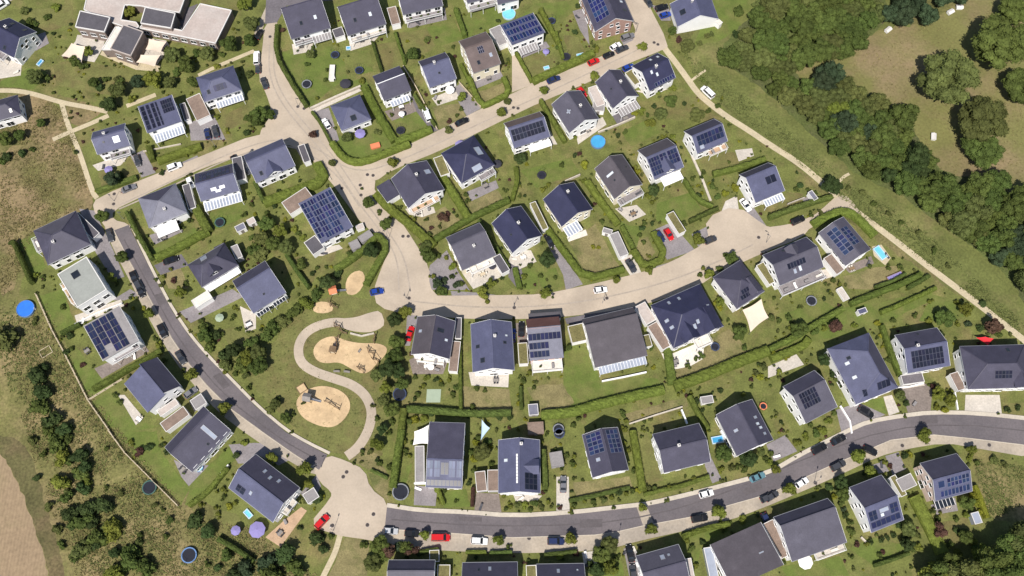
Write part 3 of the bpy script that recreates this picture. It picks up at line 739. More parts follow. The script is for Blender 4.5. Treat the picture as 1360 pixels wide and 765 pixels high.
def dining(tile, p, ang, where, n=4, top='grey_wood', pale=False):
    """garden table with chairs around it"""
    c = W(tile, p); c.z = .075; m = MB(); o = root('garden_table', c, R(ang), f'{ {"grey_wood":"grey","white_paint":"white","wood":"brown","pale_wood":"pale wooden"}[top] } garden table with chairs {where}', 'table')
    m.box((-.8, -.45, .70), (.8, .45, .75)); m.build('table_top', [top], o)
    lg = MB(); lg.box((-.035, -.035, 0), (.035, .035, .70)); lm = lg.mesh('leg', [top])
    for x in (-.72, .72):
        for y in (-.38, .38): q = link('leg', lm, o); q.location = (x, y, 0)
    Mx = Matrix.Translation(c) @ Matrix.Rotation(R(ang), 4, 'Z')
    for k in range(n):
        x = (-.4, .4)[k % 2]; y = (-.75, .75)[(k // 2) % 2]
        if k >= 4: x, y = (1.15 if k == 4 else -1.15), 0
        q = link('garden_chair', chair_mesh()); q.location = Mx @ Vector((x, y, 0)); q.rotation_euler = (0, 0, R(ang) + (math.pi if y < 0 else 0) + (-math.pi/2 if k == 4 else math.pi/2 if k == 5 else 0))
        q.material_slots[0].link = 'OBJECT'; q.material_slots[0].material = MAT['palechair' if pale else 'darkchair']
        tag(q, f'garden chair at the table {where}', 'chair', f'chairs at the table {where}')
    return o
def bar_thing(name, tile, pts, w, h, m, label, cat, posts=0, postmat=None, smooth=0):
    """garden wall (posts=0) or fence (posts every 'posts' metres, each a part)"""
    c = [W(tile, q) for q in pts]; c = [Vector((v.x, v.y, 0)) for v in c]
    if smooth: c = chaikin(c, smooth, False)
    if not posts:
        L, Rr = ribbon_pts(c, w); mb = MB(); n = len(c)
        mb.ring([[(L[i].x, L[i].y, 0), (Rr[i].x, Rr[i].y, 0), (Rr[i].x, Rr[i].y, h), (L[i].x, L[i].y, h)] for i in range(n)])
        return tag(mb.build(name, [m]), label, cat)
    o = root(name, c[0], 0, label, cat); mb = MB(); cc = [v - c[0] for v in c]
    for a, b in zip(cc, cc[1:]):
        for z in (.25, h * .55, h - .08): mb.beam(a + Vector((0,0,z)), b + Vector((0,0,z)), w, .12)
    mb.build('rail', [m], o); pm = MB(); pm.box((-w*.8, -w*.8, 0), (w*.8, w*.8, h + .08)); pme = pm.mesh('post', [postmat or m])
    for v in resample(cc, posts)[:100]: q = link('post', pme, o); q.location = v
    return o
def lamp(tile, p, ang, label):
    c = W(tile, p); c.z = .11; o = root('street_lamp', c, R(ang), label, 'street lamp', 'street lamps along the streets')
    m = MB(); m.cyl((0, 0), .10, 0, .8, 8); m.cyl((0, 0), .065, .8, 5.2, 8, 0, .045); m.beam((0, 0, 5.15), (.7, 0, 5.3), .06); m.build('pole', ['metal'], o)
    m = MB(); m.ring([[(x, -w_, z), (x, w_, z), (x, w_*.7, z+.11), (x, -w_*.7, z+.11)] for x, w_, z in ((.45, .10, 5.24), (.75, .17, 5.26), (1.15, .12, 5.27))]); m.build('lamp_head', ['darkchair'], o); return o
def manhole(tile, p, label):
    c = W(tile, p); c.z = .132; o = root('manhole_cover', c, 0, label, 'manhole cover', 'manhole covers in the street paving')
    m = MB(); m.cyl((0, 0), .42, -.02, .012, 18); m.build('lid', ['iron'], o)
    m = MB(); n = 18; m.ring([[(q*math.cos(2*math.pi*i/n), q*math.sin(2*math.pi*i/n), z) for i in range(n)] for q, z in ((.43, .014), (.52, .014), (.54, -.02))], cap=False); m.build('rim', ['dark_paving'], o); return o
# ------------------------------------------------------------------ light
w = bpy.data.worlds.new('World'); scene.world = w; w.use_nodes = True
nt = w.node_tree; sk = nt.nodes.new('ShaderNodeTexSky'); sk.sky_type = 'NISHITA'; sk.sun_disc = False
SUN_EL, SUN_AZ = R(56), math.atan2(-.30, -.95)              # direction to the sun: x = sin(az), y = cos(az)
sk.sun_elevation = SUN_EL; sk.sun_rotation = SUN_AZ; sk.air_density = 1.0; sk.dust_density = 1.0; sk.ozone_density = 1.0
nt.links.new(sk.outputs[0], nt.nodes['Background'].inputs[0]); nt.nodes['Background'].inputs[1].default_value = .085
ld = bpy.data.lights.new('sun', 'SUN'); ld.energy = 4.8; ld.angle = R(.53); ld.color = (1.0, .945, .865)
lo = bpy.data.objects.new('sun', ld); COL.objects.link(lo)
sd = Vector((math.sin(SUN_AZ) * math.cos(SUN_EL), math.cos(SUN_AZ) * math.cos(SUN_EL), math.sin(SUN_EL)))
lo.rotation_euler = sd.to_track_quat('Z', 'Y').to_euler()
vs = scene.view_settings; vs.view_transform = 'Standard'; vs.look = 'None'; vs.gamma = 1; vs.use_curve_mapping = False; vs.exposure = .28
scene.cycles.max_bounces = 5; scene.cycles.diffuse_bounces = 3; scene.cycles.use_denoising = True

# ------------------------------------------------------------------ ground
m = MB(); m.add([(-1500, -900, 0), (1500, -900, 0), (1500, 2500, 0), (-1500, 2500, 0)], [(0,1,2,3)]); tag(m.build('ground', ['rough_grass']), kind='structure')
N = None
# broad areas
patch('garden_ground', N, [(0,-40),(830,-40),(905,60),(1120,290),(1390,470),(1390,800),(420,800),(330,700),(225,640),(100,520),(20,400),(60,300),(140,300),(120,260),(40,120),(0,110)], 'garden_grass', 'area', 0, .8)
patch('bank_meadow', N, [(905,50),(990,-30),(1180,-40),(1240,120),(1390,400),(1390,480),(1130,280),(1020,190),(930,120)], 'bank_grass', 'area', 1, 1.2)
patch('dry_meadow', N, [(1038,95),(1110,70),(1160,40),(1185,38),(1250,20),(1300,-10),(1400,-40),(1420,420),(1330,330),(1260,240),(1200,170),(1150,120),(1080,120)], 'meadow', 'area', 1, 1.5)
patch('dry_field', N, [(0,205),(25,190),(95,185),(122,255),(128,275),(100,285),(45,305),(18,330),(22,380),(0,395),(-30,300)], 'tan_meadow', 'area', 1, 1.0)
patch('dry_field', N, [(-40,410),(10,420),(60,400),(110,510),(150,560),(260,690),(330,700),(420,760),(400,810),(60,810),(-40,560)], 'scrub_grass', 'area', 1, 1.4)
patch('ploughed_field', 'D0', [(-200,60),(-20,95),(40,170),(100,280),(150,420),(205,560),(235,660),(270,800),(-200,800)], 'field_soil', 'area', 1, .7)
patch('field_margin', 'D0', [(-30,20),(70,30),(160,100),(215,300),(260,440),(340,700),(350,800),(275,800),(235,655),(205,555),(150,415),(100,275),(40,165),(-20,90)], 'margin_grass', 'area', 1, .6)
patch('dry_field', 'A0', [(0,500),(180,500),(320,560),(380,700),(280,745),(200,765),(80,700),(120,560)], 'tan_meadow', 'area', 1, .8)
patch('dry_field', 'A0', [(220,480),(560,570),(520,610),(390,690),(340,560)], 'tan_meadow', 'area', 1, .6)
patch('park_lawn', N, [(505,400),(512,330),(545,320),(540,470),(520,560),(500,620),(440,600),(400,575),(340,520),(322,490),(360,460),(400,410),(440,390)], 'olive_grass', 'area', 1, .8)
patch('dry_meadow', 'D1', [(590,215),(700,250),(700,370),(620,300)], 'dry_grass', 'lawn', 0, .3)
patch('dry_meadow', 'D1', [(470,560),(600,580),(590,800),(370,800)], 'dry_grass', 'lawn', 0, .4)
patch('dry_meadow', 'D1', [(480,140),(560,90),(640,120),(720,260),(590,205)], 'dry_grass', 'lawn', 0, .4)
patch('dry_meadow', 'D3', [(1080,150),(1200,180),(1400,190),(1400,480),(1160,470),(1110,300)], 'scrub_grass', 'lawn', 1, .6)
# lawns of single gardens
LG = 'lush_grass'; OG = 'olive_grass'; DG = 'dry_grass'
for tl, mt, pts in [
 ('A1',LG,[(130,275),(290,240),(400,245),(470,330),(480,410),(290,560),(190,430)]), ('A1',OG,[(625,240),(740,220),(785,375),(660,390)]), ('A1',LG,[(490,285),(600,262),(620,375),(540,400)]),
 ('A1',LG,[(905,145),(1045,110),(1105,205),(960,245)]), ('A1',LG,[(1085,85),(1355,15),(1355,120),(1125,205)]), ('A1',OG,[(740,180),(900,150),(950,245),(800,360)]), ('A1',LG,[(740,620),(880,575),(910,690),(830,730),(740,710)]),
 ('A1',DG,[(930,565),(1080,545),(1115,625),(970,680)]), ('A1',DG,[(1170,490),(1330,430),(1340,510),(1210,555)]), ('A1',LG,[(490,440),(570,410),(620,490),(560,480)]),
 ('A1',LG,[(450,0),(640,620),(745,765),(690,765),(575,475)][1:4] + [(590,500)]), ('A2',OG,[(50,310),(190,270),(225,385),(110,430)]), ('A2',LG,[(0,130),(120,20),(360,0),(330,60),(160,180)]), ('A2',OG,[(270,185),(350,195),(395,290),(300,300)]),
 ('A2',LG,[(580,700),(760,610),(790,700),(630,775)]), ('A2',OG,[(850,480),(960,500),(1010,620),(890,640),(770,620)]), ('A2',LG,[(1060,0),(1300,0),(1280,100),(1090,220),(960,240)]),
 ('A2',OG,[(190,620),(230,640),(270,720),(220,720)]), ('B0',LG,[(100,510),(185,480),(245,650),(170,725)]), ('B0',LG,[(800,560),(1030,440),(1060,480),(830,605)]), ('B0',LG,[(1105,360),(1300,300),(1335,370),(1140,450)]),
 ('B0',OG,[(545,260),(520,150),(690,70),(730,180)]), ('B0',DG,[(860,680),(960,650),(1000,765),(890,765)]), ('B1',OG,[(200,600),(430,530),(420,600),(290,735)]), ('B1',DG,[(830,400),(1000,330),(1115,430),(950,505)]),
 ('B1',DG,[(1130,310),(1270,235),(1330,310),(1150,395)]), ('B2',LG,[(45,140),(310,70),(360,150),(130,230)]), ('B2',DG,[(300,515),(440,420),(575,660),(395,700)]), ('B2',LG,[(770,310),(950,250),(1000,345),(840,430),(760,400)]),
 ('B2',DG,[(650,520),(720,490),(760,570),(710,620),(660,590)]), ('B2',DG,[(90,320),(120,310),(195,430),(170,450)]), ('B2',OG,[(930,60),(1180,40),(1200,100),(1050,170)]), ('B2',LG,[(20,660),(130,650),(140,765),(40,765)]), ('B2',LG,[(130,680),(230,650),(275,750),(160,765)]),
 ('B2',LG,[(560,400),(620,430),(700,430),(650,560),(720,640),(680,660)]), ('B3',DG,[(400,700),(560,650),(680,640),(690,700),(560,765),(420,765)]), ('B3',OG,[(100,250),(190,260),(170,330),(20,370)]), ('C3',LG,[(80,130),(280,60),(380,110),(200,190)]),
 ('C2',LG,[(275,290),(400,310),(470,490),(770,470),(800,530),(390,640),(270,640)]), ('C2',DG,[(75,520),(265,500),(330,600),(250,660),(140,650)]), ('C2',DG,[(1000,290),(1150,210),(1250,330),(860,515),(840,440)]), ('C2',DG,[(600,660),(920,570),(930,620),(630,710)]),
 ('C1',DG,[(1090,510),(1340,530),(1350,660),(1090,650)]), ('C1',OG,[(810,460),(900,460),(900,560),(810,600)]), ('C0',LG,[(200,35),(335,5),(400,190),(320,285)]), ('C0',LG,[(340,330),(410,310),(540,480),(640,490),(480,585)]), ('C0',LG,[(485,590),(625,530),(700,690),(850,730),(600,765)]),
 ('C0',OG,[(1150,220),(1260,200),(1340,280),(1220,300)]), ('D0',LG,[(600,0),(830,0),(850,110),(1000,300),(960,390)]), ('D0',LG,[(1010,260),(1240,60),(1260,130),(1020,400),(980,390)]), ('D0',OG,[(1130,420),(1250,430),(1340,560),(1300,640),(1150,560)]),
 ('D1',LG,[(750,200),(830,170),(790,280),(740,290)]), ('D1',LG,[(1000,320),(1110,300),(1140,400),(990,400)]), ('D2',OG,[(640,0),(720,10),(800,260),(700,290)]), ('D2',DG,[(320,270),(620,240),(640,300),(340,350)]),
 ('C3',LG,[(-60,330),(400,100),(640,60),(880,0),(860,60),(640,170),(500,230),(100,300)]), ('C3',LG,[(870,30),(1000,60),(1080,130),(960,170),(800,170)]), ('C3',LG,[(480,600),(610,570),(630,660),(540,660)]), ('C3',OG,[(1240,600),(1355,600),(1355,680),(1240,680)]),
 ('D3',LG,[(430,620),(560,560),(720,600),(750,640),(560,710)]), ('D3',OG,[(890,490),(1050,450),(1100,560),(960,620)]), ('D3',LG,[(70,720),(380,660),(430,765),(100,765)]), ('D2',LG,[(900,560),(1140,490),(1140,530),(1000,600),(960,765),(930,765)]), ('D2',LG,[(470,640),(570,610),(590,765),(400,765)]),
 ('A0',OG,[(1170,620),(1340,530),(1355,630),(1200,690)]), ('A0',OG,[(280,340),(420,310),(580,350),(800,390),(780,480),(600,510),(300,450)]), ('A0',OG,[(100,60),(380,30),(400,120),(250,170),(130,120)]), ('A0',OG,[(1060,0),(1250,0),(1230,30),(1060,20)]), ('A0',LG,[(0,430),(160,360),(250,380),(180,470),(0,460)]),
 ('B1',LG,[(430,0),(790,0),(600,60),(520,90)]), ('A1',LG,[(420,765),(430,730),(640,640),(720,765)])]:
    patch('lawn', tl, pts, mt, 'lawn', 0, .35)

patch('wood_floor', N, [(958,62),(975,40),(1015,10),(1060,-45),(1172,-45),(1178,25),(1150,55),(1115,72),(1082,82),(1050,92),(1065,108),(1110,98),(1165,132),(1200,148),(1228,198),(1255,232),(1300,236),(1340,280),(1420,330),(1420,430),(1370,418),(1340,368),(1305,338),(1268,312),(1226,280),(1188,254),(1136,232),(1098,196),(1072,174),(1032,134),(998,106),(962,86)], 'wood_floor', 'lawn', 1, 1.0)
# ------------------------------------------------------------------ streets
def road(pts, m='pavers', layer='road', name='street', smooth=1): return patch(name, N, pts, m, layer, smooth)
road([(352,28),(372,28),(366,60),(370,85),(385,110),(413,146),(448,192),(463,216),(492,220),(498,245),(452,256),(439,242),(398,192),(345,196),(345,176),(352,165),(362,150),(352,120),(343,105),(348,70)])
road([(129,262),(211,230),(266,208),(345,176),(380,180),(383,196),(309,209),(251,231),(183,264),(150,280),(150,292),(171,297),(176,308),(150,314),(137,298),(122,276)])
road([(463,216),(480,219),(510,203),(546,192),(638,145),(708,111),(793,78),(820,64),(848,50),(832,10),(822,-25),(850,-25),(858,0),(889,60),(880,67),(835,84),(788,107),(718,136),(680,154),(591,198),(520,226),(498,242),(465,246)])
road([(436,236),(460,270),(483,300),(513,320),(517,332),(505,360),(496,386),(501,408),(541,418),(575,422),(600,410),(581,393),(570,380),(571,355),(548,317),(531,292),(497,257),(499,235)])
road([(530,410),(575,420),(624,424),(700,424),(748,421),(800,415),(840,408),(880,398),(931,378),(948,366),(1020,333),(1065,316),(1077,301),(1118,284),(1146,287),(1128,262),(1115,258),(1073,293),(1025,302),(1016,300),(978,272),(936,290),(942,320),(888,350),(853,362),(775,380),(720,391),(674,392),(581,393),(548,392)])
road([(435,604),(458,611),(485,624),(491,648),(516,667),(516,704),(502,721),(490,717),(453,712),(443,709),(409,698),(440,661),(440,653),(425,641),(416,622)])
# pale paved strips with parking bays beside the two asphalt roads
road([(136,294),(150,330),(172,372),(186,400),(205,436),(232,480),(258,512),(290,548),(335,582),(380,610),(422,634),(428,622),(390,601),(350,573),(305,540),(275,511),(252,482),(229,449),(211,417),(193,384),(172,345),(154,305)], 'bay_paving', 'path', 'parking_strip')
road([(500,722),(540,728),(600,732),(680,735),(760,733),(800,730),(818,727),(850,718),(905,706),(966,692),(1010,676),(1060,655),(1095,640),(1130,624),(1165,607),(1200,597),(1255,588),(1300,596),(1375,609),(1375,590),(1290,582),(1240,576),(1183,582),(1103,616),(1020,654),(963,670),(918,684),(853,696),(818,704),(790,708),(680,711),(591,705),(512,700)], 'bay_paving', 'path', 'parking_strip')
road([(152,306),(172,345),(193,384),(211,417),(229,449),(251,482),(275,511),(305,541),(350,574),(390,602),(424,624),(435,604),(408,590),(380,574),(340,540),(301,500),(275,474),(251,446),(230,415),(213,384),(190,338),(171,299)], 'asphalt', 'asphalt', 'asphalt_road', 0)
SR_UP = [(514,673),(560,680),(620,682),(680,687),(755,683),(843,673),(861,671),(921,657),(1020,631),(1060,607),(1100,587),(1128,573),(1153,562),(1195,554.6),(1236,549.6),(1296,550.5),(1385,560)]
SR_LO = [(1385,595),(1356,590),(1290,582),(1240,577),(1183,584),(1103,618),(1020,656),(963,672),(918,686),(853,698),(818,706),(790,710),(680,713.5),(591,707),(511,702)]
road(SR_UP + SR_LO, 'asphalt', 'asphalt', 'asphalt_road', 0)
road([(845,672.5),(858,670.5),(868,694),(854,698)], 'bay_paving', 'kerb', 'pedestrian_crossing', 0)
road([(355,-30),(470,-30),(445,0),(380,8),(368,30),(352,32)], 'dark_paving', 'road', 'asphalt_yard', 0)
patch('pavement', 'A0', [(-10,60),(50,10),(110,-20),(60,-20),(-20,-10)], 'bay_paving', 'road'); patch('pavement', 'A1', [(-10,180),(60,20),(75,25),(50,110),(20,200)], 'bay_paving', 'path')
for pts, wd in [([(174,297),(192,337),(215,383),(232,414),(253,445),(277,473),(303,499),(342,539),(382,572.5),(410,588.5),(438,602)], .8),
                ([(514,671),(560,678),(620,680),(680,685),(755,681),(843,671),(861,669),(921,655),(1020,629),(1060,605),(1100,585),(1128,571),(1153,560),(1195,552.6),(1236,547.6),(1296,548.5),(1385,558)], 1.15)]:
    ribbon('pavement', N, pts, wd, 'kerb', 'kerb', .10, 1)
for pts in ([(151.5,306),(171,345.5),(192,384.5),(210,417.5),(228,449.5),(250,482.5),(274,511.6),(304.3,541.7),(349.5,574.8),(389.5,602.8),(423,624.5)], [(x, y + .6) for x, y in SR_LO]):
    ribbon('kerb', N, pts, .18, 'kerb', 'kerb', .05, 0)
# paths
ribbon('gravel_path', N, [(878,57),(883,65),(898,84),(914,106),(925,122),(941,137),(968,157),(994,173),(1020,191),(1060,216),(1092,243),(1120,268),(1146,288),(1180,313),(1235,356),(1290,397),(1345,440),(1380,468)], 2.0, 'path_gravel')
patch('gravel_path', 'B3', [(370,265),(480,345),(500,360),(470,360),(390,350),(330,350),(230,420),(215,405)], 'path_gravel', 'path')
ribbon('field_path', 'A0', [(-60,480),(90,480),(190,500),(330,545),(450,565),(570,592)], 1.6, 'path_gravel'); ribbon('field_path', 'A0', [(325,540),(350,630),(375,700),(420,800),(490,1020),(515,1050)], 1.5, 'path_gravel')
ribbon('field_path', 'A0', [(280,740),(380,695),(480,655),(575,612)], 1.5, 'path_gravel'); ribbon('field_path', 'A0', [(670,562),(740,535),(825,502)], 1.5, 'path_gravel'); ribbon('field_path', 'A0', [(1050,400),(1140,355),(1250,310),(1345,270)], 1.3, 'path_gravel')
ribbon('park_path', 'C1', [(555,200),(440,170),(330,190),(255,235),(220,310),(235,390),(310,440),(420,475),(510,505),(580,560),(615,640),(605,720),(575,790),(530,850),(480,885)], 2.7, 'pavers')
patch('park_path', 'C1', [(400,165),(460,155),(530,150),(600,125),(660,112),(685,185),(650,215),(590,232),(500,222),(430,195)], 'pavers', 'path', 1)
ribbon('field_path', 'D1', [(445,550),(420,640),(380,720),(340,800)], 1.5, 'path_gravel'); ribbon('field_path', 'A2', [(945,430),(985,400),(1025,372)], .8, 'path_gravel'); ribbon('field_path', 'B3', [(360,215),(400,170),(430,155)], .9, 'path_gravel')
patch('sand_pit', 'C1', [(298,325),(330,275),(385,250),(430,252),(480,275),(560,288),(640,285),(695,305),(690,345),(640,395),(600,440),(560,450),(500,420),(440,385),(370,395),(320,380)], 'sand', 'sand', 2)
patch('sand_pit', 'C1', [(205,600),(250,540),(340,508),(430,525),(490,570),(503,630),(470,690),(410,735),(330,725),(240,680)], 'sand', 'sand', 2)
patch('sand_pit', 'C1', [(295,95),(330,65),(390,70),(415,110),(370,130),(310,125)], 'sand', 'sand', 1); patch('sand_pit', 'B1', [(475,720),(510,675),(560,665),(580,705),(560,765),(520,800),(475,790)], 'sand', 'sand', 1)
# drives, forecourts and patios
for nm, tl, mt, pts in [
 ('driveway','A1','grey_paving',[(1085,440),(1190,575),(1115,615),(1035,475)]), ('driveway','A1','grey_paving',[(290,595),(385,570),(440,740),(405,770)]), ('driveway','A1','light_paving',[(280,580),(540,465),(560,480),(300,600)]),
 ('driveway','A1','dark_paving',[(820,490),(860,570),(970,690),(935,700),(840,580)]), ('driveway','A2','pavers',[(0,265),(35,275),(115,445),(0,490)]), ('driveway','B2','grey_paving',[(745,455),(825,420),(890,470),(970,560),(820,610)]),
 ('driveway','B2','grey_paving',[(170,490),(215,490),(375,740),(285,770),(270,690)]), ('driveway','B2','light_paving',[(565,600),(640,580),(690,690),(630,700)]), ('driveway','B2','grey_paving',[(1200,360),(1280,335),(1345,430),(1285,465)]), ('driveway','B2','grey_paving',[(950,475),(1040,430),(1085,505),(990,550)]),
 ('driveway','B2','grey_paving',[(745,650),(830,625),(838,668),(755,698)]), ('driveway','C2','dark_paving',[(280,155),(660,85),(690,200),(380,190),(290,185)]), ('driveway','C3','brown_paving',[(700,515),(830,500),(870,520),(860,650),(740,655)]), ('driveway','C3','light_paving',[(1045,560),(1225,560),(1240,680),(1040,655)]),
 ('driveway','C3','light_paving',[(610,570),(655,560),(695,650),(640,670)]), ('driveway','C3','grey_paving',[(360,640),(480,600),(620,665),(390,765)]), ('driveway','D1','grey_paving',[(840,285),(960,300),(950,395),(835,390)]), ('driveway','D1','brown_paving',[(1165,325),(1285,330),(1300,430),(1155,425)]),
 ('driveway','D2','light_paving',[(235,240),(300,240),(305,415),(235,420)]), ('driveway','D2','grey_paving',[(1025,35),(1055,140),(1110,255),(1060,275),(1020,180)]), ('driveway','D3','grey_paving',[(-10,70),(90,20),(155,105),(30,160)]), ('driveway','B0','grey_paving',[(690,60),(760,30),(825,150),(750,175)]),
 ('driveway','A0','grey_paving',[(1000,650),(1130,605),(1195,740),(1010,745)]), ('driveway','B0','dark_paving',[(815,640),(960,580),(1000,640),(850,690)]), ('driveway','B1','grey_paving',[(200,0),(225,0),(295,95),(260,110)]), ('driveway','B1','grey_paving',[(920,640),(1010,560),(1080,690),(1130,770),(900,770)]),
 ('driveway','B0','grey_paving',[(420,340),(500,350),(600,560),(660,700),(600,720),(500,560)]), ('driveway','C0','grey_paving',[(690,0),(740,30),(660,60),(590,60)]), ('driveway','D0','grey_paving',[(1210,70),(1355,60),(1355,170),(1260,170)]), ('driveway','D1','grey_paving',[(-10,60),(110,70),(200,140),(120,180),(0,120)]), ('driveway','D1','grey_paving',[(235,330),(320,230),(345,290),(290,390)]),
 ('driveway','B2','dark_paving',[(0,560),(20,540),(60,700),(30,765),(-20,700)]), ('driveway','D3','grey_paving',[(620,130),(690,110),(730,200),(660,230)]), ('driveway','D3','grey_paving',[(540,180),(610,160),(640,210),(560,230)]), ('driveway','D2','grey_paving',[(590,620),(650,610),(680,765),(620,765)]), ('driveway','D2','light_paving',[(370,640),(460,630),(450,700),(385,720)]),
 ('driveway','A2','grey_paving',[(570,200),(650,175),(680,205),(590,240)]), ('driveway','A2','grey_paving',[(740,30),(830,30),(840,110),(790,110)]), ('driveway','C1','grey_paving',[(800,130),(860,130),(815,300),(790,300)]), ('driveway','B2','light_paving',[(1130,300),(1190,270),(1200,345),(1110,350)]),
 ('driveway','C2','brown_paving',[(20,180),(70,175),(85,280),(30,290)]), ('driveway','D2','grey_paving',[(440,545),(550,530),(545,580),(445,585)]), ('driveway','C1','grey_paving',[(1030,10),(1190,20),(1330,40),(1330,70),(1040,50)]), ('driveway','C2','grey_paving',[(200,20),(300,10),(295,50),(200,55)]), ('driveway','C0','grey_paving',[(950,120),(1230,0),(1290,40),(1010,180)]),
 ('driveway','C0','grey_paving',[(1000,590),(1060,550),(1100,600),(1030,650)]), ('driveway','B0','grey_paving',[(1220,70),(1355,20),(1355,80),(1260,110)]),
 ('patio','A1','light_paving',[(190,235),(300,220),(310,270),(200,290)]), ('patio','A1','light_paving',[(490,195),(690,150),(610,235),(500,270)]), ('patio','A1','grey_paving',[(785,100),(1000,40),(1010,105),(810,150)]), ('patio','A1','grey_paving',[(1150,430),(1290,370),(1310,410),(1165,470)]),
 ('patio','A1','brown_paving',[(680,590),(830,540),(850,590),(720,640)]), ('patio','A1','light_paving',[(930,520),(1050,470),(1080,520),(960,560)]), ('patio','C2','white_paving',[(790,340),(840,345),(970,290),(1015,320),(1010,370),(940,410),(830,430)]), ('patio','B2','light_paving',[(545,340),(660,320),(710,370),(620,410)]),
 ('patio','C1','brown_paving',[(810,375),(900,330),(1020,370),(990,450),(830,450)]), ('patio','C1','light_paving',[(1125,440),(1340,430),(1335,520),(1140,510)]), ('patio','D1','deck_wood',[(50,560),(150,470),(240,400),(270,420),(130,612)]), ('patio','C0','light_paving',[(395,140),(640,55),(660,90),(410,190)]),
 ('patio','C0','brown_paving',[(500,420),(770,300),(790,330),(540,475)]), ('patio','C0','light_paving',[(625,560),(660,560),(760,680),(720,720)]), ('patio','B1','grey_paving',[(1115,250),(1270,190),(1285,230),(1140,300)]), ('patio','B1','light_paving',[(790,340),(940,330),(950,360),(880,385),(810,370)]),
 ('patio','B1','light_paving',[(300,590),(360,545),(440,530),(460,550),(350,590)]), ('patio','B1','light_paving',[(1090,680),(1260,620),(1300,700),(1150,765)]), ('patio','B3','brown_paving',[(400,650),(545,590),(560,630),(430,680)]), ('patio','B3','path_gravel',[(550,540),(600,530),(650,600),(620,640),(560,590)]),
 ('patio','D3','grey_paving',[(860,390),(990,350),(1005,420),(890,440)]), ('patio','B0','grey_paving',[(790,480),(950,430),(970,460),(820,530)]), ('patio','B0','light_paving',[(490,110),(630,60),(700,40),(640,110),(520,140)]), ('patio','D2','light_paving',[(0,320),(60,330),(160,340),(130,370),(20,370)]),
 ('patio','A2','light_paving',[(330,680),(480,620),(500,660),(350,765)]), ('patio','A2','dark_paving',[(530,610),(640,565),(650,630),(560,665)]), ('patio','A2','grey_paving',[(40,270),(180,220),(200,250),(50,310)]), ('patio','A2','grey_paving',[(320,60),(390,40),(410,240),(360,160)]), ('patio','A2','light_paving',[(640,480),(740,480),(830,470),(740,505)]),
 ('patio','C0','light_paving',[(1270,90),(1355,130),(1355,210),(1300,230)]), ('patio','D0','grey_paving',[(920,150),(990,180),(1030,170),(1105,180),(1000,290),(960,240)]), ('patio','B2','light_paving',[(0,560),(100,560),(130,620),(40,660),(-20,620)]), ('patio','B2','white_paving',[(290,490),(390,450),(400,480),(300,515)]),
 ('patio','A0','light_paving',[(410,185),(560,200),(545,255),(500,330),(330,300),(400,220)]), ('patio','A0','path_gravel',[(530,290),(600,320),(720,370),(840,380),(850,345),(730,330),(540,270)]), ('patio','A0','light_paving',[(780,200),(880,215),(900,250),(830,345),(730,330)]), ('patio','A0','grey_paving',[(180,190),(240,170),(260,230),(190,270)]), ('patio','A0','light_paving',[(-20,320),(120,300),(110,400),(-20,420)]),
 ('patio','C3','light_paving',[(0,410),(150,345),(190,400),(0,470)]), ('patio','C3','light_paving',[(690,510),(820,495),(830,510),(700,530)]), ('patio','B3','light_paving',[(0,700),(60,765),(140,765),(340,700),(310,660)]), ('patio','B3','grey_paving',[(180,290),(240,260),(260,285),(200,315)]),
 ('patio','C1','green_cloth',[(905,530),(980,530),(975,600),(900,600)]), ('patio','B2','light_paving',[(1180,30),(1270,20),(1280,60),(1200,90)]), ('patio','A2','light_paving',[(0,740),(200,690),(240,765),(0,765)])]:
    patch(nm, tl, pts, mt, 'patio')

for tl, m_, pts in [('A2','grey_paving',[(255,398),(410,325),(400,345),(262,415)]), ('B0','grey_paving',[(950,100),(1045,58),(1052,75),(958,118)]), ('A1','grey_paving',[(1140,690),(1230,650),(1240,668),(1150,710)]), ('B2','grey_paving',[(470,735),(540,715),(545,735),(475,755)])]:
    patch('parking_bay', tl, pts, m_, 'path')
for pts, wd in [([(165,318),(197,378),(240,456),(300,528),(372,583),(415,607)], .35), ([(520,690),(640,699),(780,697),(870,684),(960,657),(1080,604),(1180,570),(1270,563),(1370,573)], .35)]:
    ribbon('road_seam', N, pts, wd, 'road_patch', 'kerb', 0, 1)
for pts in ([(205,392),(215,389),(222,402),(213,406)], [(283,500),(292,495),(306,512),(297,517)], [(610,686),(640,687),(640,693),(610,692)], [(770,690),(800,689),(800,700),(770,701)], [(985,650),(1010,641),(1014,650),(990,658)], [(1220,553),(1245,552),(1245,562),(1221,563)]):
    patch('road_repair', N, pts, 'road_patch', 'kerb')

for pts in ([(358,60),(357,100),(372,135),(400,170),(440,215),(470,262),(500,300),(528,340),(530,385)], [(364,60),(363,98),(378,132),(408,168),(448,213),(478,260),(508,298),(538,340),(545,388)], [(160,272),(230,240),(300,205),(370,182),(420,195),(470,232),(530,215),(640,163),(760,108),(850,65)], [(158,278),(232,246),(302,211),(372,190),(415,205),(455,240),(478,275)], [(545,400),(640,410),(760,405),(880,378),(960,345),(1000,325)]):
    ribbon('wheel_track', N, pts, .45, 'worn_pavers', 'asphalt', 0, 3)
# ------------------------------------------------------------------ the houses of the settlement
B_ = 'blue'
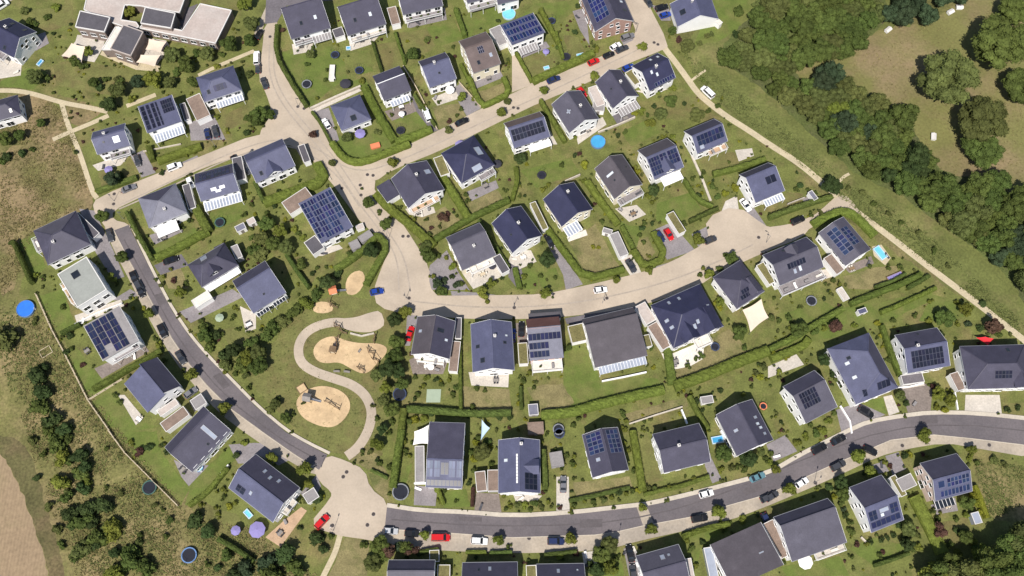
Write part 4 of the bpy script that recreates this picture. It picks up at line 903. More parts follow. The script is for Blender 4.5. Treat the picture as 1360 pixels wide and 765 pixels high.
# top left
house('A0',[(30,85),(175,160),(95,315),(-50,240)],'navy-roofed house cut by the left photo edge','above the pale field path', roof='navy_tile', sky=[('a',.6,1.5),('b',.3,2),('b',.75,2)], bal=[('a',.1,.6,2.5,2.8,'slab')], chim=[(.4,.2)])
house('A0',[(1035,410),(1225,352),(1288,470),(1085,542)],'blue hip-roofed house beside the brown garage','with long dark panels', t='h', roof='blue_tile', e=5.6, pan=[('a',.35,.85,.35,.7,6,1)], pv='dblue', bal=[('a',.25,.95,2.2,2.9,'slats')], sky=[('a',.2,2.5)])
house('A0',[(722,582),(905,515),(972,638),(795,697)],'house with broad dark stripes of panels','and pale lattice roof above a white slatted terrace', t='p', rise=1.3, roof='blue_tile', e=5.6, pan=[('a',.04,.16,.08,.95,1,5),('a',.20,.30,.08,.95,1,5),('a',.34,.44,.08,.95,1,5),('a',.47,.53,.08,.95,1,5),('a',.62,.95,.45,.92,5,3)], pv='black', bal=[('a',.1,.95,3.0,2.9,'slats')])
house('A0',[(478,712),(650,648),(702,772),(528,806)],'blue-roofed house with one bright cyan skylight','', roof='blue_tile', e=5.4, sky=[('a',.68,2.8,1.9,1.9,'cyan_glass'),('a',.3,3,.6,.6)], bal=[('a',.3,.9,2.2,2.9,'slab')], chim=[(.4,.1)])
house('A0',[(-85,545),(90,508),(115,600),(-45,655)],'grey hip-roofed house at the left edge below the field path','', t='h', roof='slate', e=4.8, sky=[('a',.75,2)])
# top row
house('A1',[(138,45),(348,-20),(388,150),(182,206)],'wide dark-roofed row house with two skylights','at the top beside the asphalt yard', ro=.55, rise=3.4, roof='slate', e=5.6, sky=[('a',.35,4),('a',.72,4.6,.95,1.35,'bright_glass')], bal=[('a',.05,.5,1.6,2.9,'slab'),('a',.5,.95,2.4,2.9,'grey')])
house('A1',[(432,40),(640,-25),(682,128),(482,188)],'dark-roofed row house with a white balcony and blue mat','at the top edge', ro=.55, rise=3.4, roof='slate', e=5.6, sky=[('a',.3,4),('a',.7,4.4,.95,1.35,'bright_glass')], bal=[('a',.05,.95,1.7,2.9,'slab')])
house('A1',[(742,-50),(955,-90),(988,25),(778,82)],'dark row house cut by the top edge with a solar row','', ro=.3, roof='slate', e=5.6, rise=3.2, pan=[('a',.45,.95,.55,.9,6,1)], pv='black', bal=[('a',.05,.95,1.8,2.9,'slab')])
house('A1',[(1085,-110),(1235,-150),(1250,-20),(1105,20)],'white-fronted row house at the top edge with dark terrace','', roof='slate', e=5.6, bal=[('a',.05,.95,2.2,2.9,'darkslab')])
house('A1',[(1258,-75),(1375,-100),(1385,-5),(1268,28)],'dark row house at the top edge above the cyan pool','', roof='slate', e=5.4)
house('A1',[(1063,222),(1212,170),(1300,334),(1160,384)],'brown-roofed white house with small panels','beside the pale forecourt', roof='brown_tile', e=5.8, rise=3.0, ro=.18, pan=[('a',.42,.62,.62,.90,3,2)], pv='mix', wall='cream_render', sky=[('a',.3,2.6),('a',.78,3.6,.95,1.3,'pale_glass')])
house('A1',[(858,322),(1003,280),(1060,412),(920,468)],'plain dark blue-roofed white house','beside the white round parasol', ro=.25, roof='blue_tile', roof2='slate', e=5.0, rise=2.4, chim=[(.45,.2)], sky=[('a',.5,3.4,.7,.7)])
house('A1',[(612,405),(758,350),(824,475),(682,532)],'white house with a pale ledge across its stepped dark roof','', t='o', step=-.8, roof='slate', e=5.4, rise=1.7, pan=[], bal=[('a',.2,.85,2.0,2.9,'slats')])
house('A1',[(388,562),(545,503),(615,628),(458,692)],'low pyramid-roofed bungalow with one dark roof window','beside the green hedge', t='h', roof='blue_tile', e=4.0, rise=3.0, sky=[('a',.5,2.4,1.8,1.8)], hl=.5)
house('A2',[(-52,128),(125,62),(160,190),(-12,256)],'house wholly covered with bright blue panels','', t='q', rise=1.4, roof='blue_tile', e=5.6, pan=[('a',.04,.96,.08,.30,10,1),('a',.04,.96,.36,.60,10,1),('a',.04,.96,.66,.92,10,1)], pv='bright', bal=[('a',.2,.75,2.6,2.9,'grey')])
house('A2',[(352,-45),(445,172),(640,106),(548,-110)],'brick-gabled house with four blue panel columns','', roof='slate', e=5.6, rise=4.2, wall='brick', pan=[('a',.30,.86,.20,.84,5,4)], pv='bright', sky=[('b',.75,2),('b',.55,2,.9,1.2,'bright_glass')])
house('A2',[(838,30),(882,150),(1088,92),(1048,-30)],'dark blue-roofed house with a big blank white gable','at the top beside the pale path', roof='blue_tile', e=4.3, rise=4.0, sky=[('a',.55,3.0,1.9,1.9)], chim=[(.35,-.15)], win=False)
house('A2',[(432,424),(538,575),(667,508),(582,380)],'dark gabled house second from the wood along the upper street','', roof='slate', e=5.4, rise=3.6, sky=[('a',.5,3,.6,.6)], chim=[(.5,.2)], bal=[('r',.2,.95,2.8,2.8,'grey')])
house('A2',[(200,545),(302,690),(464,643),(372,486)],'blue-black gabled house with a cross-shaped roof vent','beside the red car and flat garages', roof='grey_tile', e=5.2, rise=3.6, sky=[('a',.5,3.4,.5,1.6,'pale_glass'),('a',.5,3.4,1.6,.5,'pale_glass')], chim=[(.55,.25)])
house('A2',[(628,352),(775,278),(862,412),(732,480)],'navy-roofed house with a blue panel strip at its eave','near the wood path', roof='navy_tile', roof2='navy_tile', e=5.4, rise=3.6, pan=[('a',.25,.98,.04,.24,8,1)], pv='blue', sky=[('a',.45,3.6,.8,1.2,'bright_glass'),('a',.3,5,.8,1.2,'bright_glass'),('b',.6,2,.8,1.2,'bright_glass'),('b',.85,2.4,.8,1.2,'bright_glass')], chim=[(.5,-.1)])
house('A2',[(-55,655),(138,595),(210,718),(22,782)],'white house with a long black panel field and brown ridge','', roof='blue_tile', roof2='brown_tile', e=5.2, rise=3.0, ro=.2, pan=[('a',.05,.93,.30,.88,9,2)], pv='black', wall='white_render', bal=[('a',.4,1,2.2,2.7,'white')])
# left settlement
house('B0',[(722,290),(928,205),(990,360),(797,436)],'house with one pale triangular roof face','behind a white awning and tall hedge', t='h', roof='pale_tile', roof2='slate', e=5.0, rise=3.2, hl=.62, bal=[('a',.1,.65,3.4,2.7,'white')], chim=[(.55,-.5)])
house('B0',[(1012,165),(1215,103),(1282,240),(1082,292)],'house with a white slatted terrace and white roof window row','', roof='blue_tile', roof2='slate', e=5.0, rise=2.8, ro=-.05, pan=[('b',.1,.9,.2,.85,8,2)], pv='dblue', sky=[('a',.4,2.4,1.6,.9,'bright_glass'),('a',.62,2.4,1.6,.9,'bright_glass'),('a',.5,1.6,1.6,.7,'bright_glass')], bal=[('a',.02,.98,3.0,2.9,'slats')])
house(None,[(320,209),(375,183),(392,221),(344,240)],'blue house with one pointed front gable','facing a clipped bright hedge', roof='blue_tile', e=5.0, rise=3.6, ro=.1, dorm=[('a',.48,4.2,.02,'white_render',1.0)], sky=[('a',.2,2)])
house('B0',[(183,455),(402,350),(482,528),(247,640)],'big dark hip-roofed house alone beside the dry field','', t='h', roof='slate', roof2='grey_tile', e=5.0, rise=3.6, hl=.42, chim=[(.35,-.3)], bal=[('l',.1,.5,2.0,2.8,'slab')])
house(None,[(80.6,362),(116,339),(140.6,386),(98,410.6)],'flat pale grey-green roofed house','with a dark roof hatch', t='f', roof='flat_green_grey', e=7.4, sky=[('a',.45,9.4,2.2,2.2)], bal=[('l',.1,.7,1.5,3.2,'slab')])
house(None,[(114.7,435),(157,409.4),(188.5,451),(136,479)],'white house with long rows of panels on its flat roof','', t='p', rise=1.4, roof='flat_grey', e=6.6, pan=[('a',.01,.19,.04,.97,2,5),('a',.205,.385,.30,.97,2,4),('a',.40,.58,.04,.97,2,5),('a',.595,.775,.04,.97,2,5)], pv='dblue', bal=[('a',.2,.9,1.2,3.2,'slab')], gut=False)
house('C0',[(655,492),(775,648),(962,515),(832,368)],'white house with two blue roof slopes split by a dark slot','', t='o', step=1.4, roof='blue_tile', roof2='slate', e=5.6, rise=2.2, ro=.22)
house(None,[(217,597),(270,539),(307,572),(257,624)],'plain broad grey roof with one pale flat skylight strip','beside the small round pool', t='g', ro=.35, roof='slate', e=4.8, rise=2.6, sky=[('a',.72,4.0,1.2,5.0,'pale_glass'),('a',.55,2.0,.6,.8)], win=True)
house(None,[(302,645),(361,694),(400,648),(341,606)],'dark two-sloped house with an orange timber deck','beside the red van', roof='blue_tile', roof2='slate', e=5.0, rise=3.6, sky=[('b',.35,2.4,.8,1.2,'pale_glass'),('b',.5,3,.8,1.2,'pale_glass'),('b',.65,2.2,.8,1.2,'pale_glass'),('a',.4,3,.8,1.2,'pale_glass')], pan=[('a',.12,.3,.15,.45,2,2)], pv='black', bal=[('r',.3,.7,1.6,2.9,'glassrail')])
house('B0',[(975,655),(1172,522),(1278,635),(1085,738)],'many-gabled grey house with grey flat extensions','inside the curve of the asphalt road', t='h', roof='slate', roof2='grey_tile', e=4.8, rise=3.6, dorm=[('a',.45,3.6,.25,'dark_render',1.0)], bal=[('a',.05,.95,1.8,2.7,'white')], sky=[('b',.4,2,2,2.5,'pale_glass')])
house(None,[(307,376),(350,346),(382,389),(338,413)],'blue-grey house with two dark glass bays under its eave','beside the asphalt curve', roof='blue_tile', roof2='slate', e=5.4, rise=3.0, ro=.3, bal=[('a',.05,.4,1.2,2.9,'darkglass'),('a',.55,.9,1.2,2.9,'darkglass')], sky=[('a',.5,3,.6,.6)])
house('B1',[(225,330),(395,232),(515,440),(350,517)],'house with a huge grid of panels framed in white','beside the pale street', t='p', rise=1.5, roof='blue_tile', e=5.6, pan=[('a',.02,.20,.10,.96,2,7),('a',.23,.48,.04,.96,3,7),('a',.51,.76,.04,.96,3,7),('a',.79,.98,.30,.96,2,5)], pv='blue')
# centre
house('B1',[(712,178),(805,330),(1000,245),(905,88)],'dark house with a rounded white front','at the corner of the two pale streets', roof='slate', roof2='slate', e=4.8, rise=3.6, sky=[('b',.35,2,1.6,2.0,'pale_glass')], chim=[(.4,.1)], bal=[('r',.05,.8,1.8,2.8,'slab')])
house('B1',[(975,38),(1165,-45),(1250,102),(1093,215)],'navy pyramid-roofed house with pale blue facets','', t='h', roof='navy_tile', roof2='navy_tile', e=5.2, rise=3.6, hl=.46, sky=[('r',.5,2.4,3.0,2.2,'pale_glass'),('a',.55,1.8,3.0,1.8,'pale_glass')], bal=[('a',.5,.95,2.2,2.8,'slab')])
house('B1',[(1000,490),(1185,418),(1268,580),(1095,668)],'plain slate-roofed house with a cream terrace','at the corner of the central gardens', ro=.3, roof='grey_tile', e=5.0, rise=2.6, wall='cream_render', bal=[('a',.2,.9,2.2,2.9,'slab')], chim=[(.55,-.2)])
house(None,[(652,297),(681,334),(720,315),(693,273)],'black-roofed house with a white gable and grey patio','beside the round trimmed tree', roof='navy_tile', e=5.0, rise=3.8, chim=[(.5,.1)], sky=[('a',.6,3,.6,.6)])
house('B2',[(163,284),(258,427),(434,350),(328,203)],'black-roofed house with a cream front and white pergola','', roof='navy_tile', e=5.0, rise=3.8, wall='cream_render', bal=[('r',.05,.5,3.4,2.7,'slats')], chim=[(.3,.2)])
house('B2',[(432,122),(545,285),(690,215),(588,58)],'brown-grey house with a cream gable and wooden balcony','', roof='warm_tile', e=5.4, rise=3.6, wall='cream_render', sky=[('a',.4,3,.8,2.6,'bright_glass'),('a',.6,3.2,.6,.6),('b',.4,2,.6,.6)], bal=[('r',.1,.95,2.4,2.9,'slab')])
house(None,[(845.5,199),(889,184),(905,221),(870.5,239.5)],'white house with a jagged navy panel field and white bay','', roof='blue_tile', roof2='warm_tile', e=5.4, rise=3.2, ro=.15, pan=[('a',.03,.38,.12,.92,4,4),('a',.66,.97,.30,.92,3,3),('a',.40,.62,.62,.92,2,2)], pv='dblue', bal=[('a',.25,.9,3.0,3.2,'white')], dorm=[('a',.52,3.2,.06,'white_render',1.2)])
house(None,[(905.5,175),(951,158),(964,187),(929,204)],'white house striped with thin panels nearest the wood path','', roof='blue_tile', roof2='slate', e=5.4, rise=3.2, ro=.1, pan=[('a',.12,.95,.30,.92,7,2)], pv='dblue', sky=[('a',.2,1.4,1.4,1.2,'pale_glass')], bal=[('a',.4,.98,2.0,2.9,'slab')])
house(None,[(978.6,233.4),(1019,217),(1044,252),(1006.5,268)],'blue-roofed house with one dark panel block','beside the wide pale forecourt', roof='blue_tile', roof2='slate', e=5.4, rise=3.0, ro=.45, pan=[('a',.55,.88,.45,.75,2,1)], pv='black', bal=[('a',.35,.98,2.2,2.9,'slats')])
house('B3',[(265,455),(402,636),(555,560),(402,394)],'slate-roofed house with a neat panel block','beside the rectangular pool', t='g', ro=0.0, rise=2.0, roof='grey_tile', e=5.2, pan=[('a',.12,.80,.30,.97,6,2),('b',.22,.72,.35,.97,5,2)], pv='blue')
house(None,[(1010.6,340.4),(1070,315),(1095,354.3),(1037.5,378)],'large slate house with a furnished white roof terrace','', roof='grey_tile', roof2='slate', e=5.4, rise=3.0, ro=.1, pan=[('a',.28,.68,.52,.80,6,1)], pv='black', sky=[('a',.52,2.4,.9,1.6,'bright_glass'),('a',.40,2.2,.9,1.4,'pale_glass'),('b',.4,1.6,.7,.7)], dorm=[('b',.55,3.4,.25,'dark_render',1.0)], bal=[('a',.02,.98,3.2,2.7,'slab')])
house(None,[(948,367),(984,346),(1015,386),(977,412)],'dark cross-gabled house above the beige sun sail','', t='h', roof='slate', roof2='slate', e=5.0, rise=3.6, pan=[('a',.25,.6,.2,.62,4,2)], pv='black', dorm=[('a',.72,3.2,.15,'dark_render',1.0)], hl=.42)
house('C2',[(720,98),(985,-28),(1132,195),(868,302)],'big navy cross-gabled house with a white balcony','', t='h', roof='navy_tile', roof2='navy_tile', e=5.4, rise=4.2, hl=.40, dorm=[('a',.35,4.6,.02,'white_render',1.4),('a',.78,4.4,.02,'white_render',1.2)], sky=[('a',.5,3.4,.9,1.6,'pale_glass'),('a',.58,4.4,.9,1.3,'pale_glass'),('l',.45,2.2,.9,1.3,'pale_glass'),('l',.62,2.6,.9,1.3,'pale_glass'),('b',.5,2,.8,1.2,'pale_glass'),('b',.3,2,.8,1.2,'pale_glass'),('r',.5,2,.8,1.2,'pale_glass')], pan=[('a',.10,.2,.3,.5,1,1)], pv='black', bal=[('a',.42,.72,3.2,3.0,'slab')])
house(None,[(773,424),(842,408),(859,472),(790,488)],'very broad plain dark roof above a glazed terrace','', t='o', ro=.62, step=-.5, rise=2.2, roof='warm_tile', roof2='warm_tile', e=5.4, bal=[('a',.08,.98,2.2,2.9,'glass')])
house(None,[(699,424),(744,420),(747,475),(703,479)],'narrow house with a red-brown roof','and rows of panels between two side drives', t='o', ro=.42, step=.7, rise=1.9, roof='pale_tile', roof2='red_tile', wall='rose_render', e=5.6, pan=[('a',.02,.98,.62,.84,8,1),('a',.02,.60,.34,.55,5,1),('a',.02,.60,.08,.28,5,1)], pv='dblue', bal=[('a',.05,.95,3.4,3.0,'slab')], gut=False)
house(None,[(625.5,430),(628,497),(683,489),(679,428)],'plain blue-roofed house with a stone terrace','between the narrow red house and the brown-roofed neighbour', roof='blue_tile', roof2='blue_tile', e=5.2, rise=3.4, sky=[('a',.5,2,1.0,1.2),('b',.45,2.6,.8,1.0),('b',.3,2,.6,.8,'bright_glass'),('a',.8,3.4,1.4,1.4)], chim=[(.35,.15)])
house(None,[(554.5,424),(546,469.5),(597,478),(605,423)],'brown-slate house with a white gable over a dining terrace','by the playground', roof='warm_tile', roof2='slate', e=5.2, rise=3.6, sky=[('b',.35,4.2,1.2,2.2),('a',.4,2,.9,1.1,'pale_glass'),('b',.55,2,.8,1.0,'bright_glass')], bal=[('r',.15,.85,1.6,2.9,'slab')])
# east
house(None,[(1041,513),(1080.5,493),(1113.5,539),(1069,563)],'grey house with a square block of panels','and white left gable', roof='grey_tile', roof2='slate', e=5.6, rise=2.6, ro=.35, pan=[('a',.15,.66,.42,.98,6,3)], pv='black')
house(None,[(1099,464),(1137,537),(1193,515),(1153,441)],'large blue hip-roofed house with white side windows','', t='h', roof='blue_tile', roof2='slate', e=5.6, rise=3.8, hl=.40, ro=.3, sky=[('a',.35,3,.9,1.3,'bright_glass'),('a',.6,3,.9,1.3,'bright_glass'),('a',.28,4,.9,1.2)], pan=[('r',.2,.3,.2,.5,1,1),('r',.55,.85,.25,.6,3,1)], pv='black')
house(None,[(1186.7,446),(1238,436),(1268.5,484.5),(1207,495)],'house with one wide black panel field','and a white left gable above the brown drive', roof='blue_tile', roof2='slate', e=5.8, rise=2.8, ro=.12, pan=[('a',.14,.88,.14,.86,9,3)], pv='black', chim=[(.3,.15)], sky=[('b',.5,1.2,.6,.6)])
house(None,[(1273,458),(1360,460),(1374,512),(1287,519)],'dark house with a flat-topped glazed bay at the right edge','', t='h', roof='slate', roof2='slate', e=5.4, rise=3.4, hl=.42, pan=[('a',.40,.66,.40,.72,5,2)], pv='black', sky=[('b',.7,2)], dorm=[('a',.8,3.6,.02,'white_render',1.0)])
# lower rows
house(None,[(951,550),(979,606),(1027,584),(999,531)],'dark house with a peaked shadow behind and small skylights','beside the small rectangular pool', roof='slate', roof2='slate', e=5.0, rise=3.6, sky=[('b',.4,2.4,.8,1.2,'pale_glass'),('b',.55,2.8,.8,1.2,'bright_glass'),('b',.65,2.4,.8,1.2,'bright_glass'),('a',.5,3,.8,1.2,'pale_glass'),('b',.8,2,.8,1.0,'pale_glass')])
house(None,[(865,576),(931,563),(941,612),(883,629)],'plain slate-roofed white house above a low hedge bank','on the lower street', roof='slate', roof2='slate', e=5.6, rise=3.2, ro=.05, chim=[(.4,.05)])
house(None,[(772.5,575),(787.5,634),(834.5,624.5),(821,570)],'house with a red side wall and bright panel lattice','', roof='slate', roof2='slate', e=5.2, rise=3.6, pan=[('a',.04,.52,.15,.92,5,3),('b',.04,.58,.10,.80,5,3)], pv='blue', sky=[('a',.65,3,1,1.3,'pale_glass')], wall='white_render')
house(None,[(662.6,585.7),(661.5,656.5),(718,653.5),(716,583)],'blue house with a ladder of white roof hooks','and a dark glazed dormer', roof='blue_tile', roof2='blue_tile', e=5.2, rise=3.4, pan=[('a',.30,.85,.86,.95,9,1,'white'),('b',.64,.95,.15,.75,3,3)], pv='black', sky=[('a',.4,2.4,.9,1.2,'bright_glass')], dorm=[('b',.52,3.6,.12,'dark_render',1.0)], chim=[(.12,.1)])
house(None,[(573,561),(621,562),(610,648.5),(563,646.5)],'large house with a glazed panel slope in two tiers','beside the big dark trampoline', t='g', ro=-.18, rise=2.0, roof='blue_tile', roof2='slate', e=5.4, pan=[('a',.02,.18,.38,.96,2,2),('a',.22,.38,.38,.96,2,2),('a',.63,.80,.38,.96,2,2),('a',.84,.98,.38,.96,2,2),('a',.02,.98,.06,.28,9,1,'mix'),('a',.40,.62,.46,.90,2,1,'mix')], pv='pale')
house(None,[(516,744),(577,744),(578,790),(515,790)],'grey-roofed house at the bottom edge below the silver car','', roof='grey_tile', roof2='slate', e=5.0, rise=2.6, ro=.35)
house(None,[(614,748),(687,746),(688,790),(614,790)],'dark roof at the bottom edge below the white car','', roof='slate', roof2='slate', e=5.0, rise=2.8, sky=[('b',.5,2,.8,1.2,'pale_glass'),('b',.3,2.4,.6,.8)])
house(None,[(713,750),(776,748),(777,792),(713,792)],'dark roof with two small vents at the bottom edge','below the navy car', roof='slate', roof2='slate', e=5.0, rise=2.8, sky=[('b',.45,2.2,.8,1.2,'pale_glass'),('b',.85,2,.5,.5,'bright_glass')])
house(None,[(847.5,738),(901.5,723),(917,775),(857,792)],'grey gabled house with white left edge beside the parked dark cars','', ro=.1, roof='slate', roof2='grey_tile', e=5.4, rise=2.8, sky=[('b',.55,2.4,1.2,1.4,'pale_glass'),('b',.7,2.2,.7,.7,'pale_glass')])
house(None,[(944,722),(1011,694),(1038,750),(970,783)],'wide brown-grey roof with a glass extension at its left','along the bottom edge', t='q', rise=1.6, roof='warm_tile', e=5.4, sky=[('a',.75,7,1.4,.4,'pale_glass')], gut=False)
house(None,[(1020,690),(1099,662),(1125,720),(1059,743)],'huge plain blue-grey roof above a round white patio','', t='g', ro=.55, rise=2.8, roof='grey_tile', roof2='slate', e=5.4, bal=[('a',.45,.98,2.4,2.8,'slab')])
house(None,[(1128,648),(1170,631),(1201,690),(1157,707)],'house with a white gable and bluish panel slope','beside a long bright hedge', roof='blue_tile', roof2='slate', e=5.8, rise=3.4, pan=[('a',.06,.94,.12,.36,6,1),('a',.06,.30,.42,.80,2,2),('a',.70,.94,.42,.80,2,2)], pv='dblue', sky=[('a',.44,3.6,1.0,1.0,'bright_glass'),('a',.52,4.8,2.6,1.2,'pale_glass')])
house(None,[(1220,617),(1267,602.5),(1295,652),(1244,664)],'house with a pink gable crossed by a brown band','', roof='blue_tile', roof2='slate', e=5.8, rise=3.4, wall='pink_render', brk='l', pan=[('a',.12,.30,.55,.88,1,1),('a',.36,.96,.50,.92,6,2),('a',.16,.95,.10,.40,8,1)], pv='blue', bal=[('a',.1,.6,2.6,2.7,'darkglass')])

# ------------------------------------------------------------------ the kindergarten: flat beige roofs and three dark blocks
kc = W('A0', (800, 180)); kg = root('kindergarten_building', (kc.x, kc.y, 0), 0, 'long flat beige-roofed building with three raised dark roof blocks and an inner court', 'kindergarten')
def kblock(pts, h, roofm, wallm, rim='coping', z0=0, name='wing'):
    P = [W('A0', q, h) - kc for q in pts]; n = len(P); me = MB()
    me.ring([[(p.x, p.y, z0) for p in P], [(p.x, p.y, h - .3) for p in P]]); wl = me.build(name, [wallm], kg)
    c = sum(P, Vector()) / n; me = MB(); me.prism([(p.x, p.y) for p in P], h - .295, h - .1, 0, 2); r = me.build('roof', [roofm], wl)
    me = MB()
    for a, b in zip(P, P[1:] + P[:1]): me.beam((a.x, a.y, h - .1), (b.x, b.y, h - .1), .3, .42)
    me.build('parapet', [rim], wl)
    for a, b in zip(P, P[1:] + P[:1]):               # window bands on the sides that face the survey camera
        d = b - a; nn = Vector((d.y, -d.x, 0)).normalized(); mid = (a + b) / 2
        if nn.dot(mid - c) < 0: nn = -nn
        if nn.y < -.3 and d.length > 4 and z0 == 0:
            k = int(d.length / 3)
            for i in range(k):
                o = link('window', window_mesh(2.0, 1.6), wl); q = a.lerp(b, (i + .5) / k); o.location = (q.x + nn.x * .04, q.y + nn.y * .04, h * .5); o.rotation_euler = (0, 0, math.atan2(nn.x, -nn.y))
kblock([(470,-60),(985,-30),(950,66),(770,36),(745,30),(660,25),(640,105),(720,118),(735,140),(700,165),(655,140),(540,100),(445,50)], 3.9, 'flat_beige', 'brown_brick')
kblock([(1060,20),(1225,55),(1140,228),(740,148),(760,122),(905,150),(965,162)], 4.0, 'flat_beige', 'brown_brick')
kblock([(425,58),(582,92),(552,168),(400,142)], 5.8, 'flat_dark', 'brown_brick', 'coping'); kblock([(655,132),(757,168),(692,294),(585,258)], 6.0, 'flat_dark', 'brown_brick', 'flat_beige'); kblock([(770,38),(927,70),(905,148),(745,122)], 5.8, 'flat_dark', 'brown_brick', 'coping')
kblock([(612,142),(660,150),(590,262),(540,262)], 4.4, 'white_paving', 'brown_brick')
patch('courtyard', 'A0', [(920,70),(1050,20),(960,170),(900,150)], 'dark_paving', 'patio')
sail('A0', [(325,295),(378,228),(455,245),(432,330)], 'beige_cloth', 'pale sun sail over the kindergarten terrace', (3,2.5,3,2.5)); sail('A0', [(788,205),(882,220),(850,278),(770,262)], 'beige_cloth', 'beige sun sail right of the kindergarten entrance block', (3,2.6,3,2.6)); sail('A0', [(745,290),(850,290),(820,352),(720,330)], 'beige_cloth', 'pale sun sail in front of the kindergarten wall', (3,2.6,3,2.6))

# ------------------------------------------------------------------ flat-roofed garages, annexes and sheds
g = flatbox
g('A2',[(592,390),(640,360),(692,428),(655,448)],2.9,'sedum','garage with a sandy roof at the navy-roofed house by the path')
g('A2',[(385,470),(430,455),(510,545),(465,560)],2.8,'flat_beige','pale flat garage between the red car and the dark gabled house'); g('A2',[(415,535),(500,520),(480,600),(440,575)],2.4,'flat_grey','grey lean-to behind the pale flat garage',name='garden_shed')
g('A0',[(990,520),(1040,500),(1130,600),(1035,645)],3.2,'flat_brown','brown flat-roofed garage left of the blue hip-roofed house'); g('A0',[(950,550),(985,540),(1000,630),(975,640)],2.8,'flat_dark','dark carport between the striped panel house and the brown garage',name='carport')
g('B0',[(1215,75),(1270,60),(1310,180),(1260,190)],2.9,'flat_dark','dark garage between the slatted terrace house and the pointed gable house'); g('B0',[(960,215),(1000,205),(1040,330),(1000,345)],2.7,'flat_dark','dark narrow garage beside the house with the pale triangular roof face')
g('B1',[(125,295),(270,235),(300,275),(190,382)],3.2,'flat_brown','brownish flat annex at the upper corner of the panel grid house',name='annex'); g('B1',[(255,515),(312,480),(362,542),(300,588)],3.0,'flat_dark','dark square annex below the panel grid house',name='annex')
g('B1',[(535,490),(598,450),(622,480),(560,520)],2.5,'flat_grey','upper of two grey sheds beside the panel grid house',name='garden_shed',wall='grey_render',rim='flat_grey'); g('B1',[(484,522),(532,500),(560,535),(512,560)],2.5,'flat_grey','lower of two grey sheds beside the panel grid house',name='garden_shed',wall='grey_render',rim='flat_grey')
g('B1',[(640,215),(715,182),(750,262),(690,312)],3.4,'slate','low slate-topped annex left of the rounded white front house',name='annex',rim='slate'); g('B1',[(1252,595),(1290,580),(1345,660),(1300,690)],2.9,'flat_dark','dark garage right of the plain slate-roofed house with the cream terrace')
g('B1',[(210,10),(245,0),(300,80),(265,95)],2.8,'flat_dark','dark garage right of the pointed front gable house'); g('B1',[(930,75),(985,55),(1030,150),(985,165)],2.8,'sedum','planted flat garage left of the navy pyramid house',door='b')
g('B2',[(505,480),(548,462),(632,576),(580,592)],2.9,'flat_grey','long grey garage behind the dark car in the central gardens'); g('B2',[(95,310),(120,300),(198,440),(160,455)],2.9,'sedum','long planted garage between the two black-roofed houses')
g('B2',[(815,370),(852,352),(925,455),(885,475)],3.0,'sedum','carport with a planted roof in a white frame beside the red car',name='carport'); g('B2',[(470,430),(520,450),(540,480),(490,470)],2.4,'flat_grey','small grey shed above the long grey garage',name='garden_shed')
g('B3',[(300,602),(335,573),(408,665),(357,690)],3.2,'flat_brown','brown flat garage at the slate house with the neat panel block'); g(None,[(1004,352),(1018,346),(1032,372),(1022,379)],3.0,'sedum','green-roofed garage left of the large slate house with roof terrace')
g('C2',[(725,190),(765,173),(848,292),(788,332)],3.2,'flat_brown','brown-roofed white garage left of the big navy cross-gabled house'); g('C2',[(655,90),(715,60),(752,166),(706,192)],3.0,'flat_beige','pale grey garage above the brown-roofed white garage')
g('C2',[(300,195),(375,178),(395,270),(312,288)],3.0,'sedum','planted square garage with white rim left of the very broad dark roof',door='b'); g('C2',[(690,245),(725,238),(745,300),(705,310)],3.0,'sedum','small planted garage right of the very broad dark roof')
g('C2',[(30,285),(82,282),(86,395),(36,398)],3.0,'sedum','planted flat garage left of the narrow red-brown roof'); g('C2',[(95,128),(255,118),(262,150),(80,165)],3.6,'flat_dark','dark slab standing in for the shadow behind the narrow red-brown roof',name='annex',rim='flat_dark')  # the dark slab behind the narrow house is its cast shadow, built as shape
g('C1',[(1040,275),(1086,275),(1065,440),(1012,432)],3.0,'flat_brown','brown garage right of the brown-slate house at the street bend'); g('C1',[(1058,150),(1090,150),(1085,262),(1050,262)],2.8,'flat_dark','dark carport above the brown garage at the street bend',name='carport')
g('C0',[(842,710),(970,620),(1002,662),(882,757)],3.2,'flat_brown','brown flat roof between the slot-roofed house and the broad grey roof'); g('C0',[(830,640),(930,580),(945,605),(850,680)],2.8,'flat_beige','pale terrace annex above the brown flat roof',name='annex')
g('C0',[(1005,590),(1060,552),(1098,600),(1035,640)],2.9,'flat_grey','grey carport beside the parked grey car',name='carport'); g('B0',[(395,360),(440,345),(500,480),(470,530)],3.0,'flat_dark','dark block standing in for shadow right of the big hip-roofed house by the field',name='annex')  # the dark side block is the hip-roofed house's shadow, put in as dark shape
g('B0',[(1212,545),(1248,528),(1292,590),(1255,605)],3.2,'flat_grey','grey box extension right of the many-gabled grey house',name='annex',wall='grey_render'); g('B0',[(1130,545),(1180,520),(1205,555),(1150,580)],3.4,'slate','slate box behind the many-gabled grey house',name='annex',rim='slate')
g('B0',[(1235,435),(1290,412),(1302,440),(1260,465)],2.4,'pale_tile','grey shed in the garden above the many-gabled house',name='garden_shed'); g('B0',[(1300,400),(1345,380),(1352,410),(1320,430)],2.4,'flat_beige','pale shed right of the grey garden shed',name='garden_shed')
g('B0',[(555,380),(600,420),(620,480),(480,390)],.9,'sedum','low planted wall box beside the hip-roofed house by the field',name='raised_bed',cat='raised bed') if False else None
g('C0',[(1012,62),(1095,5),(1128,45),(1035,100)],3.0,'white_paving','white-topped carport below the many-gabled grey house',name='carport'); g('D1',[(0,0),(55,70),(10,110),(-50,40)],2.8,'flat_dark','dark garage in the shade above the two-sloped house') if False else None
